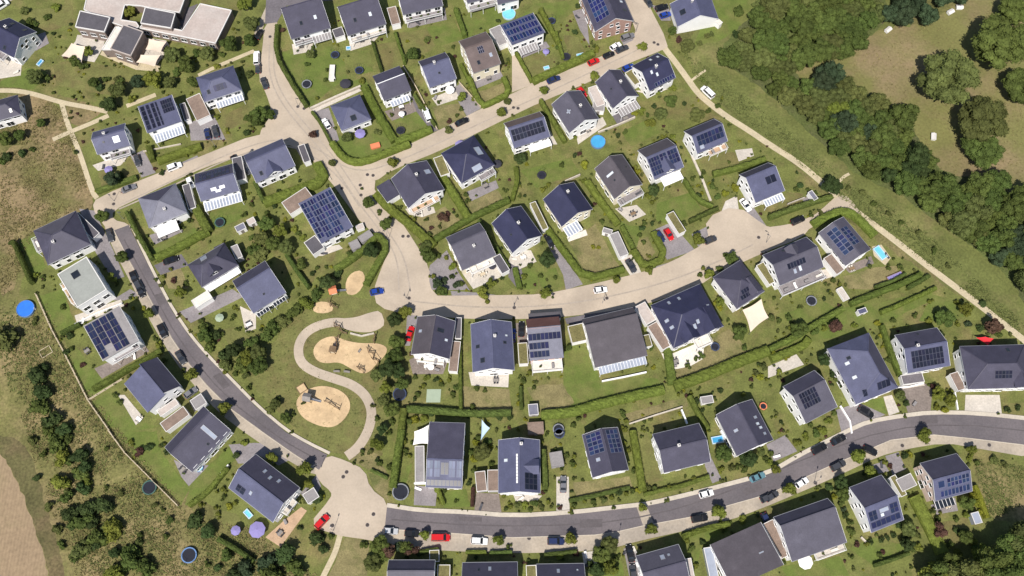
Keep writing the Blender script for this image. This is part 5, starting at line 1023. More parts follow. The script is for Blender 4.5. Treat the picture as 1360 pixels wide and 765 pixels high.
g('D2',[(200,115),(268,98),(272,185),(205,190)],2.5,'flat_grey','grey shed between the ladder-hook house and the red-walled house',name='garden_shed',wall='grey_render',rim='flat_grey'); g('C2',[(82,705),(165,700),(170,765),(85,770)],2.6,'flat_brown','brown square shed below the narrow red house garden',name='garden_shed',wall='wood',rim='flat_brown')
g('C2',[(82,610),(135,605),(142,665),(92,668)],2.3,'pale_tile','small white-framed shed in the corner of the lawn',name='garden_shed',wall='grey_render'); g('D1',[(1160,215),(1218,205),(1218,315),(1165,318)],2.9,'flat_brown','left of two brown garages beside the blue ladder-hook house',door='a'); g('D1',[(1224,205),(1285,200),(1285,318),(1226,315)],2.9,'flat_brown','right of two brown garages beside the blue ladder-hook house',door='a')
g(None,[(550,592),(565,592),(562,640),(552,641)],3.0,'flat_grey','narrow grey garage left of the large two-tier house',door='a'); g('D3',[(672,255),(760,218),(785,285),(715,320)],3.0,'flat_grey','grey flat garage between the white gable and pink gable houses'); g('D3',[(635,245),(670,230),(740,330),(715,345)],2.8,'sedum','planted carport left of the grey flat garage',name='carport')
g('C3',[(975,450),(1000,430),(1055,530),(990,540)],3.0,'flat_brown','brown garage left of the house at the right edge',door='a'); g('C3',[(705,455),(820,440),(825,490),(712,508)],2.2,'dark_paving','dark sunken terrace canopy below the wide black panel field',name='carport'); g('D3',[(-30,485),(45,460),(110,650),(75,680)],3.0,'flat_brown','brown lean-to left of the huge blue-grey roof',name='annex')
g('D3',[(1075,430),(1110,425),(1140,480),(1095,495)],2.4,'pale_glass','small glass greenhouse beside the dark wood shadow',name='greenhouse',wall='pale_glass'); g('B3',[(215,250),(235,240),(265,285),(240,300)],2.3,'pale_tile','small pale garden shed beside the hedge and path bend',name='garden_shed'); g('C3',[(360,0),(395,-15),(430,50),(405,65)],1.2,'light_paving','pale raised garden steps above the large lawn',name='raised_bed')
g('D2',[(1000,620),(1045,610),(1110,765),(1060,770)],2.8,'pale_glass','glass winter garden left of the wide brown-grey roof',name='greenhouse',wall='pale_glass'); g('D2',[(905,675),(940,670),(975,765),(940,770)],2.6,'flat_beige','pale narrow garage right of the grey gabled house at the bottom'); g('D2',[(75,710),(130,705),(130,790),(75,790)],2.8,'sedum','planted garage between the two dark roofs at the bottom edge'); g('D1',[(960,705),(1025,705),(1030,790),(960,790)],2.8,'sedum','planted garage right of the grey roof at the bottom edge')
g('D2',[(0,690),(20,690),(25,790),(0,790)],2.6,'flat_grey','narrow grey garage at the bottom between dark roofs') if False else None
g('A1',[(695,40),(740,32),(765,120),(715,135)],3.0,'flat_brown','brown flat roof between two row houses at the top'); g('A1',[(390,160),(440,145),(485,180),(430,200)],2.8,'flat_dark','dark link garage between the two upper row houses'); g('A2',[(1,165),(40,180),(30,250),(0,262)],2.6,'flat_grey','grey annex',name='annex') if False else None
g('A1',[(1235,150),(1290,135),(1345,215),(1285,250)],2.9,'flat_grey','grey garage right of the brown-roofed white house'); g('A2',[(1060,90),(1080,80),(1110,120),(1095,140)],2.5,'white_paving','white porch right of the blank white gable',name='annex'); g('D1',[(240,335),(300,300),(340,340),(280,385)],2.6,'flat_grey','grey flat porch right of the two-sloped house with deck',name='annex')
# ------------------------------------------------------------------ hedges
HG = 'leaf_hedge'; HL = 'leaf_lawnhedge'; HD = 'leaf_dark'; HM = 'leaf_mid'
for tl, pts, w_, h_, lm, lb in [
 ('A1',[(118,150),(108,300),(185,440),(272,572)],1.3,1.8,HM,'long dark hedge curving along the street beside the trampoline lawn'), ('A1',[(620,235),(668,388)],.9,1.5,HM,'short dark hedge between two small lawns below the row houses'), ('A1',[(740,185),(790,345)],.9,1.4,HG,'hedge right of the small row house lawn'),
 ('A1',[(1058,60),(1108,205)],1.5,1.7,HG,'yellow-green hedge beside the lush top lawn'), ('A1',[(1128,420),(1190,575),(1260,545),(1345,500),(1310,420)],1.6,1.4,HL,'bright hedge around the lawn of the brown-roofed house'), ('A1',[(1085,350),(1135,450)],1.0,1.3,HL,'bright narrow hedge left of the brown-roofed house'),
 ('A1',[(575,470),(640,600),(735,755)],2.4,1.5,HL,'broad bright hedge between the pyramid bungalow and the stepped roof house'), ('A1',[(740,760),(830,730),(930,690)],2.2,1.4,HL,'bright hedge along the street below the stepped roof house'), ('A1',[(840,510),(950,675)],.9,1.3,HM,'dark hedge beside the white van drive'), ('A1',[(400,765),(340,650),(300,600)],.9,1.2,HM,'dark hedge left of the pyramid bungalow drive'),
 ('A2',[(108,440),(250,375),(430,288)],2.2,1.5,HL,'bright hedge along the upper street behind the red car'), ('A2',[(150,60),(250,250)],1.4,1.5,HL,'bright hedge right of the blue panel house'), ('A2',[(20,285),(105,440)],1.1,1.3,HL,'bright hedge beside the pale forecourt of the blue panel house'), ('A2',[(150,540),(280,760)],1.3,1.5,HG,'hedge left of the house with the roof vent'),
 ('A2',[(480,690),(650,640)],.8,1.4,'stone','pale screen hedge behind the pool garden') if False else ('A2',[(230,180),(270,320)],1.0,1.4,HL,'short bright hedge between two small gardens by the brick gable'),
 ('B0',[(682,370),(735,480),(815,615)],1.3,1.8,HM,'dark tall hedge along the asphalt road start'), ('B0',[(830,610),(960,545),(1055,490),(1110,465)],2.4,1.4,HL,'bright hedge below the white awning garden'), ('B0',[(1040,340),(1112,470)],2.6,1.7,HG,'thick green hedge between the awning house and the slatted terrace house'),
 ('B0',[(85,525),(180,740)],1.2,2.0,HM,'dark tall hedge left of the big hip-roofed house by the field'), ('B0',[(840,95),(950,55),(1070,15)],2.4,1.3,HL,'bright hedge above the white parked car'), ('B0',[(795,20),(815,95)],1.8,1.5,HG,'hedge beside the grey driveway below the cyan skylight house'), ('B0',[(515,255),(730,180)],1.6,1.2,HM,'low hedge along the pale street by the field corner'),
 ('B1',[(45,315),(200,260),(375,195),(325,108)],3.0,1.5,HL,'thick bright hedge around the pointed gable house corner'), ('B1',[(0,210),(45,310)],1.2,1.6,HM,'dark hedge left of the pointed gable house garden'), ('B1',[(405,0),(455,70),(510,100),(575,100),(700,50),(815,5)],2.0,1.5,HL,'bright curved hedge round the corner at the main junction'),
 ('B1',[(635,270),(700,340),(830,440),(945,545)],2.4,1.5,HL,'bright hedge along the pale street below the rounded front house'), ('B1',[(985,175),(1060,290),(1125,400)],2.4,1.6,HL,'bright hedge between the rounded front house and the navy pyramid house'), ('B1',[(945,510),(1120,405),(1230,350),(1340,300)],1.8,1.4,HG,'hedge across the central gardens below the navy pyramid house'),
 ('B1',[(420,670),(520,605),(600,540),(645,480),(700,545),(640,650),(585,750)],2.0,1.5,HG,'hedge around the playground corner by the pale street'), ('B1',[(165,590),(230,690),(285,765)],1.2,1.5,HM,'dark hedge below the annex of the panel grid house'), ('B1',[(1180,410),(1260,540),(1340,660)],1.0,1.5,HM,'dark hedge between the cream terrace house and the black gable house'),
 ('B2',[(175,440),(280,580),(385,720),(590,665)],1.9,1.3,HL,'bright hedge around the dry lawn of the cream-fronted black house'), ('B2',[(395,200),(470,310),(560,430)],2.0,1.2,HL,'bright hedge left of the brown-grey house'), ('B2',[(640,565),(700,660),(815,600),(745,470)],2.0,1.3,HL,'bright hedge around the garden corner beside the parked dark and red cars'),
 ('B2',[(935,415),(1085,345)],1.0,1.5,HM,'dark hedge behind the white-framed carport'), ('B2',[(1060,165),(1200,130),(1335,85)],1.6,1.5,HG,'hedge above the blue house with the one panel block'), ('B2',[(905,190),(975,300),(1060,335)],1.2,1.4,HG,'hedge between the jagged panel house and the striped panel house'),
 ('B2',[(580,440),(640,555)],1.4,1.2,HG,'hedge right of the long grey garage'), ('B2',[(0,300),(30,200),(20,130)],1.4,1.4,HL,'bright hedge right of the navy pyramid house garden'), ('B2',[(15,660),(40,765)],1.6,1.2,HG,'hedge at the garden left of the round trimmed tree'),
 ('B3',[(0,395),(160,335),(330,285)],1.4,1.7,HM,'dark hedge above the pale cul-de-sac'), ('B3',[(232,430),(300,390),(395,355),(460,385),(560,490)],2.4,1.4,HL,'bright hedge around the slate house with the neat panel block'), ('B3',[(560,762),(640,735),(720,690)],1.0,1.3,HM,'dark hedge below the purple bench bed'), ('B3',[(735,765),(845,700)],1.2,1.3,HM,'short dark hedge beside the wood path at the large lawn'),
 ('C1',[(800,640),(960,650),(1130,665),(1350,660)],1.8,1.8,HM,'long dark hedge row behind the lower houses'), ('C1',[(1080,280),(1085,640)],1.0,1.4,HG,'hedge left of the plain blue house garden'), ('C1',[(786,640),(770,765)],2.0,2.0,HG,'tall hedge at the right edge of the park'), ('D1',[(775,0),(752,130),(728,300)],2.0,2.2,HG,'tall hedge between the park and the two-tier house'),
 ('C2',[(45,520),(50,640)],1.0,1.4,HM,'dark hedge left of the narrow red house garden'), ('C2',[(155,672),(330,655),(390,632),(600,580),(800,535)],2.6,1.5,HL,'bright hedge along the dark boundary below the broad dark roof'), ('C2',[(855,520),(1000,470),(1180,395),(1350,330)],3.0,1.6,HL,'very long bright hedge below the navy cross-gabled house'),
 ('C2',[(820,320),(845,510)],2.4,1.3,HG,'hedge between the broad dark roof lawn and the dry lawn'), ('C2',[(935,570),(985,670),(1035,745)],1.4,1.4,HG,'hedge left of the peaked shadow house'), ('C3',[(0,325),(130,265),(250,190),(390,110)],1.6,1.6,HG,'hedge across the large eastern lawn, lower end'), ('C3',[(10,375),(180,310),(210,270)],2.2,1.4,HL,'bright hedge above the square panel block house'),
 ('C3',[(430,85),(590,20),(700,-20),(800,-70)],1.6,1.6,HG,'upper hedge across the large eastern lawn'), ('C3',[(590,130),(700,85),(880,0)],1.2,1.3,HL,'yellow-green hedge right of the small blue shed'), ('C3',[(595,200),(640,340),(690,460)],1.4,1.6,HG,'hedge left of the wide black panel field house'), ('C3',[(130,0),(250,-40)],1.0,1.4,HM,'dark hedge below the furnished roof terrace'),
 ('D2',[(165,100),(172,210),(175,310)],1.5,1.6,HM,'dark hedge right of the ladder hook house'), ('D2',[(635,0),(660,140),(690,320)],2.0,1.5,HL,'bright hedge between two lower street gardens'), ('D2',[(695,335),(800,310),(900,290),(1040,240)],1.1,1.0,HG,'low hedge bank above the lower street'), ('D2',[(300,370),(420,345),(620,300)],1.1,.9,HM,'dark low hedge along the lower street front garden'),
 ('D2',[(900,560),(1000,520),(1145,490)],1.4,1.5,HL,'hedge along the lower street above the brown-grey roof'), ('D3',[(765,345),(820,450),(870,550),(915,645)],3.2,1.4,HL,'thick bright hedge between the white gable and pink gable gardens'), ('D3',[(555,712),(650,680),(740,645)],1.0,1.2,HM,'short dark hedge at the bottom below the white gable house'), ('D3',[(1085,290),(1120,380),(1150,460)],1.3,1.4,'leaf_yellow','yellow hedge right of the pink gable house'),
 ('D1',[(1150,300),(1145,400)],1.0,1.4,'leaf_darkred','dark red hedge left of the brown drive'), ('D1',[(960,300),(995,390)],1.1,1.2,HL,'bright hedge right of the grey drive with pale marks'), ('D1',[(1110,640),(1220,640)],1.0,1.1,HL,'left low hedge box along the southern pavement'), ('D1',[(1235,645),(1355,640)],1.0,1.1,HM,'right low hedge box along the southern pavement'), ('D1',[(870,640),(970,625)],1.1,1.3,HM,'dark hedge below the black car on the southern pavement'), ('D2',[(170,655),(300,640),(340,635)],1.0,1.3,HM,'dark hedge below the navy car on the southern pavement'),
 ('C0',[(330,240),(430,190)],1.2,1.3,HM,'dark hedge between the flat-roofed houses'), ('C0',[(500,535),(600,480),(700,420),(860,330)],1.5,1.4,HG,'hedge below the white house with panel rows'), ('D0',[(1005,395),(1100,330),(1210,195)],1.3,1.4,HG,'hedge between the broad grey roof and the deck house'), ('D0',[(1160,570),(1250,620),(1350,690)],1.3,1.5,HM,'dark hedge below the purple parasols'), ('D0',[(1040,70),(1120,20)],1.0,1.2,HG,'short hedge') if False else ('D1',[(610,205),(700,250)],.9,.8,HM,'low dark hedge strip at the junction corner')]:
    hedge(tl, pts, w_, h_, lb, lm)

# ------------------------------------------------------------------ fences and garden walls
bar_thing('wire_fence','C0',[(195,30),(280,220),(340,330),(470,590),(600,775)],.12,1.2,'pale_wood','pale fence line along the dry field left of the white houses','fence',2.5)
bar_thing('wire_fence','D0',[(580,0),(665,115),(725,175),(830,280),(945,395)],.12,1.2,'pale_wood','pale fence line past the dark round trampoline','fence',2.5); bar_thing('wire_fence','C0',[(475,588),(560,535),(650,480)],.12,1.2,'pale_wood','pale short fence between two lawns of the slot-roofed house','fence',2.5)
for tl, pts, w_, h_, m_, lb in [
 ('C2',[(475,490),(590,468),(710,442)],.35,.9,'white_render','white low wall below the glazed terrace'), ('A1',[(290,580),(420,520),(555,462)],.6,1.0,'stone','pale wall above the pyramid bungalow'), ('B2',[(105,215),(230,220),(360,160)],.3,1.2,'stone','pale garden wall behind the black cream-fronted house') if False else ('B2',[(280,200),(360,165)],.3,1.2,'stone','short pale wall above the cream-fronted black house'),
 ('A2',[(455,705),(560,665),(650,625)],.4,1.0,'stone','pale wall behind the pool garden by the upper street'), ('C2',[(620,715),(760,668),(900,625)],.35,.8,'stone','pale garden wall above the plain slate house'), ('C2',[(895,640),(925,715)],.4,1.0,'white_render','short white wall above the plain slate house'), ('B2',[(500,470),(590,610)],.3,1.6,'white_render','white wall of the long grey garage drive'),
 ('C0',[(400,190),(520,130),(650,80)],.25,1.0,'white_render','white wall below the flat grey-green roof'), ('B0',[(760,40),(960,0)],.3,.6,'stone','low stone edging below the cyan skylight house'), ('B3',[(100,320),(190,285)],.2,1.0,'stone','pale wall by the small garden shed'), ('C1',[(500,235),(560,250),(625,235)],.5,.5,'stone','stone seat wall at the playground entrance'),
 ('B2',[(950,60),(1000,170),(1050,300)],.7,.5,'stone','stone slab row between the striped panel house gardens'), ('C3',[(670,525),(740,520),(820,500)],.3,.9,'white_render','white wall in front of the dark sunken terrace'), ('D1',[(840,280),(900,278),(965,290)],.3,2.2,'white_render','white garage front wall of the two-tier house'), ('C3',[(380,620),(430,700),(440,765)],.4,.7,'white_render','white wall beside the large hip-roofed house steps'),
 ('B1',[(655,150),(710,170)],.3,.9,'stone','short wall') if False else ('B1',[(340,95),(400,190)],.25,.5,'stone','stone kerb wall beside the thick bright hedge'), ('D2',[(1100,0),(1190,135)],.25,1.6,'white_render','white wall left of the peaked shadow house'), ('A1',[(780,355),(850,470),(960,690)],.25,1.0,'pale_wood','pale fence wall right of the stepped roof house'), ('A1',[(1075,440),(1190,570)],.2,1.0,'pale_wood','pale fence wall along the grey drive of the brown-roofed house'),
 ('C3',[(965,450),(985,550),(1000,640)],.3,.8,'white_render','white wall between brown drive and pale forecourt'), ('D0',[(1170,230),(1215,180)],.3,1.4,'white_render','white wall left of the deck house'), ('D3',[(490,560),(530,600)],.5,.6,'stone','stone step wall below the white gable house')]:
    bar_thing('garden_wall', tl, pts, w_, h_, m_, lb, 'wall')

# ------------------------------------------------------------------ parked cars: sheet, point, direction, colour, type, where
for tl, p, a, c_, k, lb in [
 ('A0',(1098,708),108,'navy','hatch','dark blue car in the driveway below the blue hip roof, left of two'), ('A0',(1140,695),108,'darkgrey','sedan','dark grey car in the driveway below the blue hip roof, right of two'), ('A0',(10,30),40,'white','van','white car cut by the top left corner of the photo'),
 ('A1',(5,308),95,'white','van','white van on the upper left street by the trampoline lawn'), ('A1',(18,182),70,'black','hatch','black car near the top asphalt yard'), ('A1',(45,440),112,'darkgrey','sedan','dark grey car in the shade left of the upper street'), ('A1',(372,655),122,'white','hatch','white car on the pyramid bungalow drive'), ('A1',(905,610),110,'white','van','white van on the narrow drive by the upper street'), ('A1',(1090,645),28,'black','sedan','black car at the kerb below the plain dark blue roof'),
 ('A2',(220,422),25,'navy','sedan','dark blue car leftmost of the row on the upper street'), ('A2',(432,328),27,'red','hatch','red car in the row along the upper street'), ('A2',(512,292),27,'black','hatch','black car just right of the red street car'), ('A2',(582,260),27,'darkgrey','sedan','dark grey car second right of the red street car'), ('A2',(612,196),22,'grey','suv','grey car in front of the brick gable'), ('A2',(548,246),35,'white','hatch','small white car at the brick gable corner'), ('A2',(370,490),-55,'red','hatch','red car between the cross-vent house and the pale flat garage'), ('A2',(615,358),25,'blue','hatch','blue car behind the sandy-roofed garage'), ('A2',(792,42),20,'black','suv','black car left of the blank white gable'), ('A2',(812,80),20,'blue','hatch','blue car just below the black car by the blank white gable'), ('A2',(722,14),-60,'darkgrey','hatch','dark car at the top beside the pale side street'),
 ('A2',(1035,490),130,'white','van','white vehicle standing alone on the grass beside the wood path'),
 ('B0',(924,118),25,'white','suv','white car parked below the bright hedge on the western street'), ('B0',(682,232),25,'grey','sedan','grey car near the field path mouth'), ('B0',(582,480),-68,'darkgrey','sedan','dark car uppermost on the strip beside the asphalt curve'), ('B0',(708,702),-62,'black','hatch','black car, upper of a close pair on the asphalt curve strip'), ('B0',(738,758),-58,'darkgrey','suv','dark grey car, lower of a close pair on the asphalt curve strip'), ('B0',(728,85),-70,'darkgrey','hatch','dark car on the grey driveway below the cyan skylight house'), ('B0',(905,612),22,'black','sedan','black car in the drive left of the many-gabled house'), ('B0',(1008,203),-62,'white','hatch','white car beside the dark narrow garage'), ('B0',(1245,85),-55,'black','hatch','black car in the shade left of the pointed gable house'), ('B0',(1310,130),-60,'darkgrey','hatch','dark car behind the pointed gable house'),
 ('C0',(860,222),-60,'black','suv','black car beside the white house with panel rows'), ('C0',(957,362),-55,'darkgrey','sedan','dark car parked above the slot-roofed house'), ('C0',(1010,548),40,'grey','hatch','grey car at the slot-roofed house carport'), ('C0',(745,12),-60,'black','hatch','black car at the strip right of the pale grey-green roof'),
 ('C1',(640,14),12,'blue','hatch','bright blue car at the playground entrance'), ('C1',(815,235),75,'red','sedan','red car beside the brown-slate house'), ('C1',(1195,0),0,'grey','hatch','grey') if False else ('C2',(4,245),88,'blue','hatch','blue car in the left drive of the narrow red house'), ('C2',(50,212),88,'black','sedan','black car in the right drive of the narrow red house'), ('C2',(468,5),8,'white','hatch','white car with dark windows on the central street bend'),
 ('B2',(782,488),-58,'navy','hatch','dark blue car beside the red car on the forecourt'), ('B2',(830,476),-62,'red','hatch','red car on the forecourt below the white-framed carport'), ('B2',(630,642),-62,'darkgrey','sedan','dark car in front of the long grey garage'), ('B2',(198,508),-62,'black','sedan','black car in the drive beside the black white-gabled house'), ('B2',(1236,320),-58,'white','sedan','white car beside the one panel block house'), ('B2',(1050,505),25,'darkgrey','hatch','dark car beside the small tree on the cul-de-sac'), ('B3',(157,402),25,'black','suv','black car alone at the end of the cul-de-sac'),
 ('C3',(517,652),-32,'black','suv','black car by the large blue hip-roofed house'), ('D1',(350,478),48,'red','suv','red van standing askew at the southern junction'), ('D1',(712,527),-3,'silver','hatch','silver car first on the southern strip by the junction'), ('D1',(826,540),-3,'black','hatch','black car right of the silver car on the southern strip'), ('D1',(978,562),0,'red','van','red pickup-like van on the southern strip'), ('D1',(1182,580),-3,'white','suv','white car on the southern strip below the asphalt road'),
 ('D2',(271,280),88,'grey','sedan','grey car in the drive right of the ladder hook house'), ('D2',(232,582),0,'navy','suv','navy car on the southern strip right of the white car'), ('D2',(992,460),10,'black','suv','black car on the southern strip at the road bend'), ('D2',(1028,330),15,'white','hatch','white car on the north side of the southern road'), ('D2',(1298,242),22,'teal','sedan','pale teal car on the southern road by the round bush'), ('D2',(625,645),100,'black','sedan','black car in the drive left of the bottom gabled house'), ('D2',(640,745),95,'darkgrey','hatch','dark car lower in the drive left of the bottom gabled house'), ('D2',(1350,350),25,'darkgrey','hatch','dark car on the strip where the southern road climbs'), ('D2',(1345,470),-70,'navy','hatch','dark car beside the huge blue-grey roof corner'),
 ('D3',(270,92),27,'black','suv','black car, lower left of two on the north kerb of the southern road'), ('D3',(372,44),27,'black','sedan','black car, upper right of two on the north kerb of the southern road'), ('D3',(370,180),27,'darkgrey','suv','dark grey car on the southern strip below two black cars'), ('D3',(178,272),30,'white','hatch','white and dark car on the southern strip near the huge roof'), ('D3',(20,342),30,'darkgrey','hatch','dark car next to a street tree above the huge roof'), ('D3',(540,102),-25,'black','hatch','black car at the street tree above the white gable house'), ('A1',(830,10),90,'white','hatch','white') if False else ('A2',(470,22),0,'grey','hatch','grey car') if False else ('A1',(12,360),95,'darkgrey','hatch','dark car below the white van on the upper left street')]:
    car(tl, p, a, c_, lb, k, name='parked_van' if k == 'van' else 'parked_car', cat='van' if k == 'van' else 'car')

# ------------------------------------------------------------------ pools, trampolines, parasols, sails
disc_pool('C0',(137,105),5.2,'large bright blue round pool alone beside the dry field',.9,'blue_cover','pool_wall'); disc_pool('D0',(1052,190),2.6,'small pale blue round pool below the broad grey roof',.7,'cyan_water','pool_wall'); disc_pool('A2',(455,752),4.6,'round blue pool in the garden of the upper street',.9,'water','pool_wall')
disc_pool('A1',(1338,75),4.4,'round cyan pool at the top lawn',.7,'cyan_water','pale_blue'); disc_pool('B2',(453,0),4.0,'r') if False else None
def box_pool(tl, p, a, L_, w_, lb, wm='cyan_water', rim='pale_blue', h=.5):
    c = W(tl, p); c.z = .04; o = root('garden_pool', c, R(a), lb, 'swimming pool'); m = MB()
    r = lambda q, z: [(sx*(L_/2-q), sy*(w_/2-q), z) for sx, sy in ((-1,-1),(1,-1),(1,1),(-1,1))]
    m.ring([r(0, 0), r(0, h), r(.25, h+.02), r(.28, h-.2)], cap=False); m.build('rim', [rim], o); m = MB(); m.add(r(.27, h - .1), [(0,1,2,3)]); m.build('water', [wm], o); return o
box_pool('B3',(592,575),-58,4.4,2.3,'rectangular light blue pool beside the slate house with neat panels'); box_pool('D2',(1087,45),10,3.4,2.0,'rectangular blue frame pool left of the peaked shadow house','water'); box_pool('A2',(182,362),18,1.9,1.2,'small pale blue paddling pool on the lawn behind the red car row'); box_pool('A2',(360,293),15,2.4,1.0,'pale blue bench pool beside the bright street hedge'); box_pool('A0',(215,335),60,2.4,1.3,'small bright blue paddling pool below the navy edge house','water'); box_pool('D0',(1315,437),-45,2.6,1.5,'turquoise paddling pool on the deck beside the purple parasol'); box_pool('A1',(490,258),5,1.5,1.2,'small blue mat pool on the row house terrace','water')
for tl, p, d, pad, lb in [('A1',(268,445),3.2,'pad_grey','dark trampoline with pale rim on the corner lawn'), ('A1',(418,290),2.8,'tramp_pad','dark trampoline between two row house gardens'), ('A1',(546,372),2.8,'tramp_pad','dark trampoline below the row house with the blue mat'), ('D0',(790,297),4.0,'pad_green','dark trampoline with green rim at the pale fence'), ('D0',(1000,655),4.2,'pool_wall','dark blue trampoline among the bushes at the bottom left'),
 ('C1',(760,556),3.9,'tramp_pad','dark blue trampoline at the park hedge'), ('D1',(765,320),4.6,'pad_grey','big dark trampoline beside the grey drive of the two-tier house'), ('C2',(1075,305),2.6,'tramp_pad','dark trampoline on the dry lawn of the navy cross-gabled house'), ('C2',(246,742),3.2,'pad_grey','dark oval trampoline below the narrow red house garden'), ('C3',(230,62),3.2,'pad_grey','dark trampoline with pale ring below the furnished roof terrace'), ('B2',(157,162),2.8,'black_cloth','dark trampoline left of the bright yellow bush'), ('A2',(210,110),2.6,'tramp_pad','dark trampoline right of the bright blue panel house'), ('B0',(1163,412),3.2,'pad_green','dark trampoline on the lawn of the slatted terrace house'), ('D2',(250,10),3.0,'tramp_pad','dark trampoline beside the red wall house'), ('A1',(765,690),2.8,'black_cloth','black trampoline in the garden of the stepped roof house'), ('C2',(1330,620),2.2,'orange_cloth','small dark trampoline with orange rim by the peaked shadow house'), ('A2',(285,300),3.0,'black_cloth','dark trampoline above the bright street hedge')]:
    trampoline(tl, p, d, lb, pad)
for tl, p, d, cl, lb in [('D1',(5,520),4.5,'purple_cloth','large lilac parasol beside the deck of the two-sloped house'), ('D0',(1246,524),2.7,'purple_cloth','small lilac parasol on the lawn of the deck house'), ('A1',(550,705),3.4,'purple_cloth','lilac parasol below the pyramid bungalow'), ('A1',(1026,473),3.0,'white_cloth','white round parasol at the plain dark blue house'), ('A1',(472,440),3.6,'black_cloth','black parasol at the wall above the pyramid bungalow'), ('B0',(572,130),2.6,'purple_cloth','lilac parasol below the cyan skylight house'), ('D3',(200,690),4.0,'white_cloth','white round parasol on the patio below the huge roof'), ('B1',(1080,0),3.4,'purple_cloth','pale lilac parasol behind the navy pyramid house'), ('A1',(770,600),2.0,'white_cloth','white small parasol at the stepped roof house'), ('C0',(1160,150),2.6,'green_cloth','grey-green parasol in the round garden bed'), ('A2',(180,270),2.2,'purple_cloth','lilac small parasol at the blue panel house'), ('C1',(925,410),2.0,'white_cloth','white parasol on the dining terrace of the brown-slate house'), ('B1',(1275,100),3.0,'black_cloth','black parasol right of the navy pyramid house'), ('B1',(1250,640),2.4,'black_cloth','dark parasol on the cream terrace')]:
    parasol(tl, p, d, cl, lb)
sail('C2',[(1220,110),(1320,52),(1358,150),(1262,228)],'beige_cloth','large beige sun sail below the dark cross-gabled house',(3,3,2.4,2.4)); sail('D1',[(838,0),(915,-35),(912,65),(830,72)],'white_cloth','white square sail left of the large two-tier house',(2.8,2.8,2.6,2.6)); sail('C1',[(1195,690),(1238,735),(1190,800)],'pale_blue','pale triangular sail between the two-tier house and the ladder hook house',(2.8,2.4,2.2)); sail('D1',[(1190,0),(1225,-10),(1205,35)],'white_cloth','small') if False else None
sail('C3',[(1100,256),(1150,252),(1195,262),(1165,298),(1105,292)][:4],'red_cloth','red awning behind the house at the right edge',(2.6,2.6,2.3,2.3)); sail('A1',[(395,345),(412,375),(420,420),(390,400)],'white_cloth','white play sheet in the row house garden',(1,1,1,1))
flatbox('A1',[(380,340),(410,345),(420,420),(395,425)],1.2,'white_paving','white playhouse on the row house lawn',name='playhouse'); flatbox('C3',[(470,110),(515,95),(530,120),(485,135)],2.2,'blue_tile','small blue-grey shed between the hedges of the large lawn',name='garden_shed'); flatbox('C2',[(995,570),(1060,560),(1070,600),(1005,610)],2.0,'flat_grey','grey shed behind the peaked shadow house',name='garden_shed')
flatbox('B1',[(520,430),(560,415),(580,440),(540,455)],1.6,'flat_beige','small brown box at the street corner of the panel grid house',name='bin_store'); flatbox('D1',[(915,630),(965,625),(975,690),(920,690)],2.2,'sedum','planted bin store on the southern pavement',name='bin_store'); flatbox('B2',[(1250,20),(1275,10),(1290,45),(1262,55)],1.2,'white_paving','white box in the garden right of the striped house',name='garden_shed') if False else None
# purple seat bed, orange tent, playhouse
flatbox('B3',[(625,700),(700,670),(722,685),(640,722)],.7,'purple_cloth','violet flower bed with dark edge at the hedge end',name='flower_bed',wall='wood',rim='wood'); flatbox('B1',[(600,0),(650,-15),(660,10),(612,22)],1.0,'orange_cloth','orange play tunnel on the lawn by the junction hedge',name='play_tent',wall='orange_cloth',rim='orange_cloth')
# ------------------------------------------------------------------ playground
def play_tower(tl, p, a, lb, roofm='wood', s=1.0):
    c = W(tl, p); c.z = .11; o = root('play_tower', c, R(a), lb, 'play tower'); m = MB()
    for x in (-.9, .9):
        for y in (-.9, .9): m.beam((x*s, y*s, 0), (x*s, y*s, 2.9*s), .14)
    m.build('frame', ['wood'], o); m = MB(); m.box((-.95*s, -.95*s, 1.3*s), (.95*s, .95*s, 1.42*s)); m.build('platform', ['pale_wood'], o)
    m = MB(); m.prism([(-1.2*s, 2.8*s), (0, 3.7*s), (1.2*s, 2.8*s), (1.2*s, 2.7*s), (0, 3.58*s), (-1.2*s, 2.7*s)], -1.15*s, 1.15*s); m.build('roof', [roofm], o)
    m = MB(); n = 8
    for i in range(n): 
        x0, x1 = (1 + 2.6*i/n)*s, (1 + 2.6*(i+1)/n)*s; z0, z1 = [1.35*s*(1 - (k/n))**1.3 + .15 for k in (i, i+1)]
        m.add([(x0,-.25,z0),(x1,-.25,z1),(x1,.25,z1),(x0,.25,z0)], [(0,1,2,3)]); m.beam((x0,-.27,z0+.1),(x1,-.27,z1+.1),.05,.22); m.beam((x0,.27,z0+.1),(x1,.27,z1+.1),.05,.22)
    m.build('slide', ['metal'], o); return o
play_tower('C1',(280,585),-10,'grey play tower with slide in the lower sand pit','grey_wood'); play_tower('C1',(415,22),15,'play tower with an orange-red roof at the top of the park','orange_cloth'); play_tower('C1',(412,330),80,'wooden climbing tower at the left end of the upper sand pit','wood',.8)
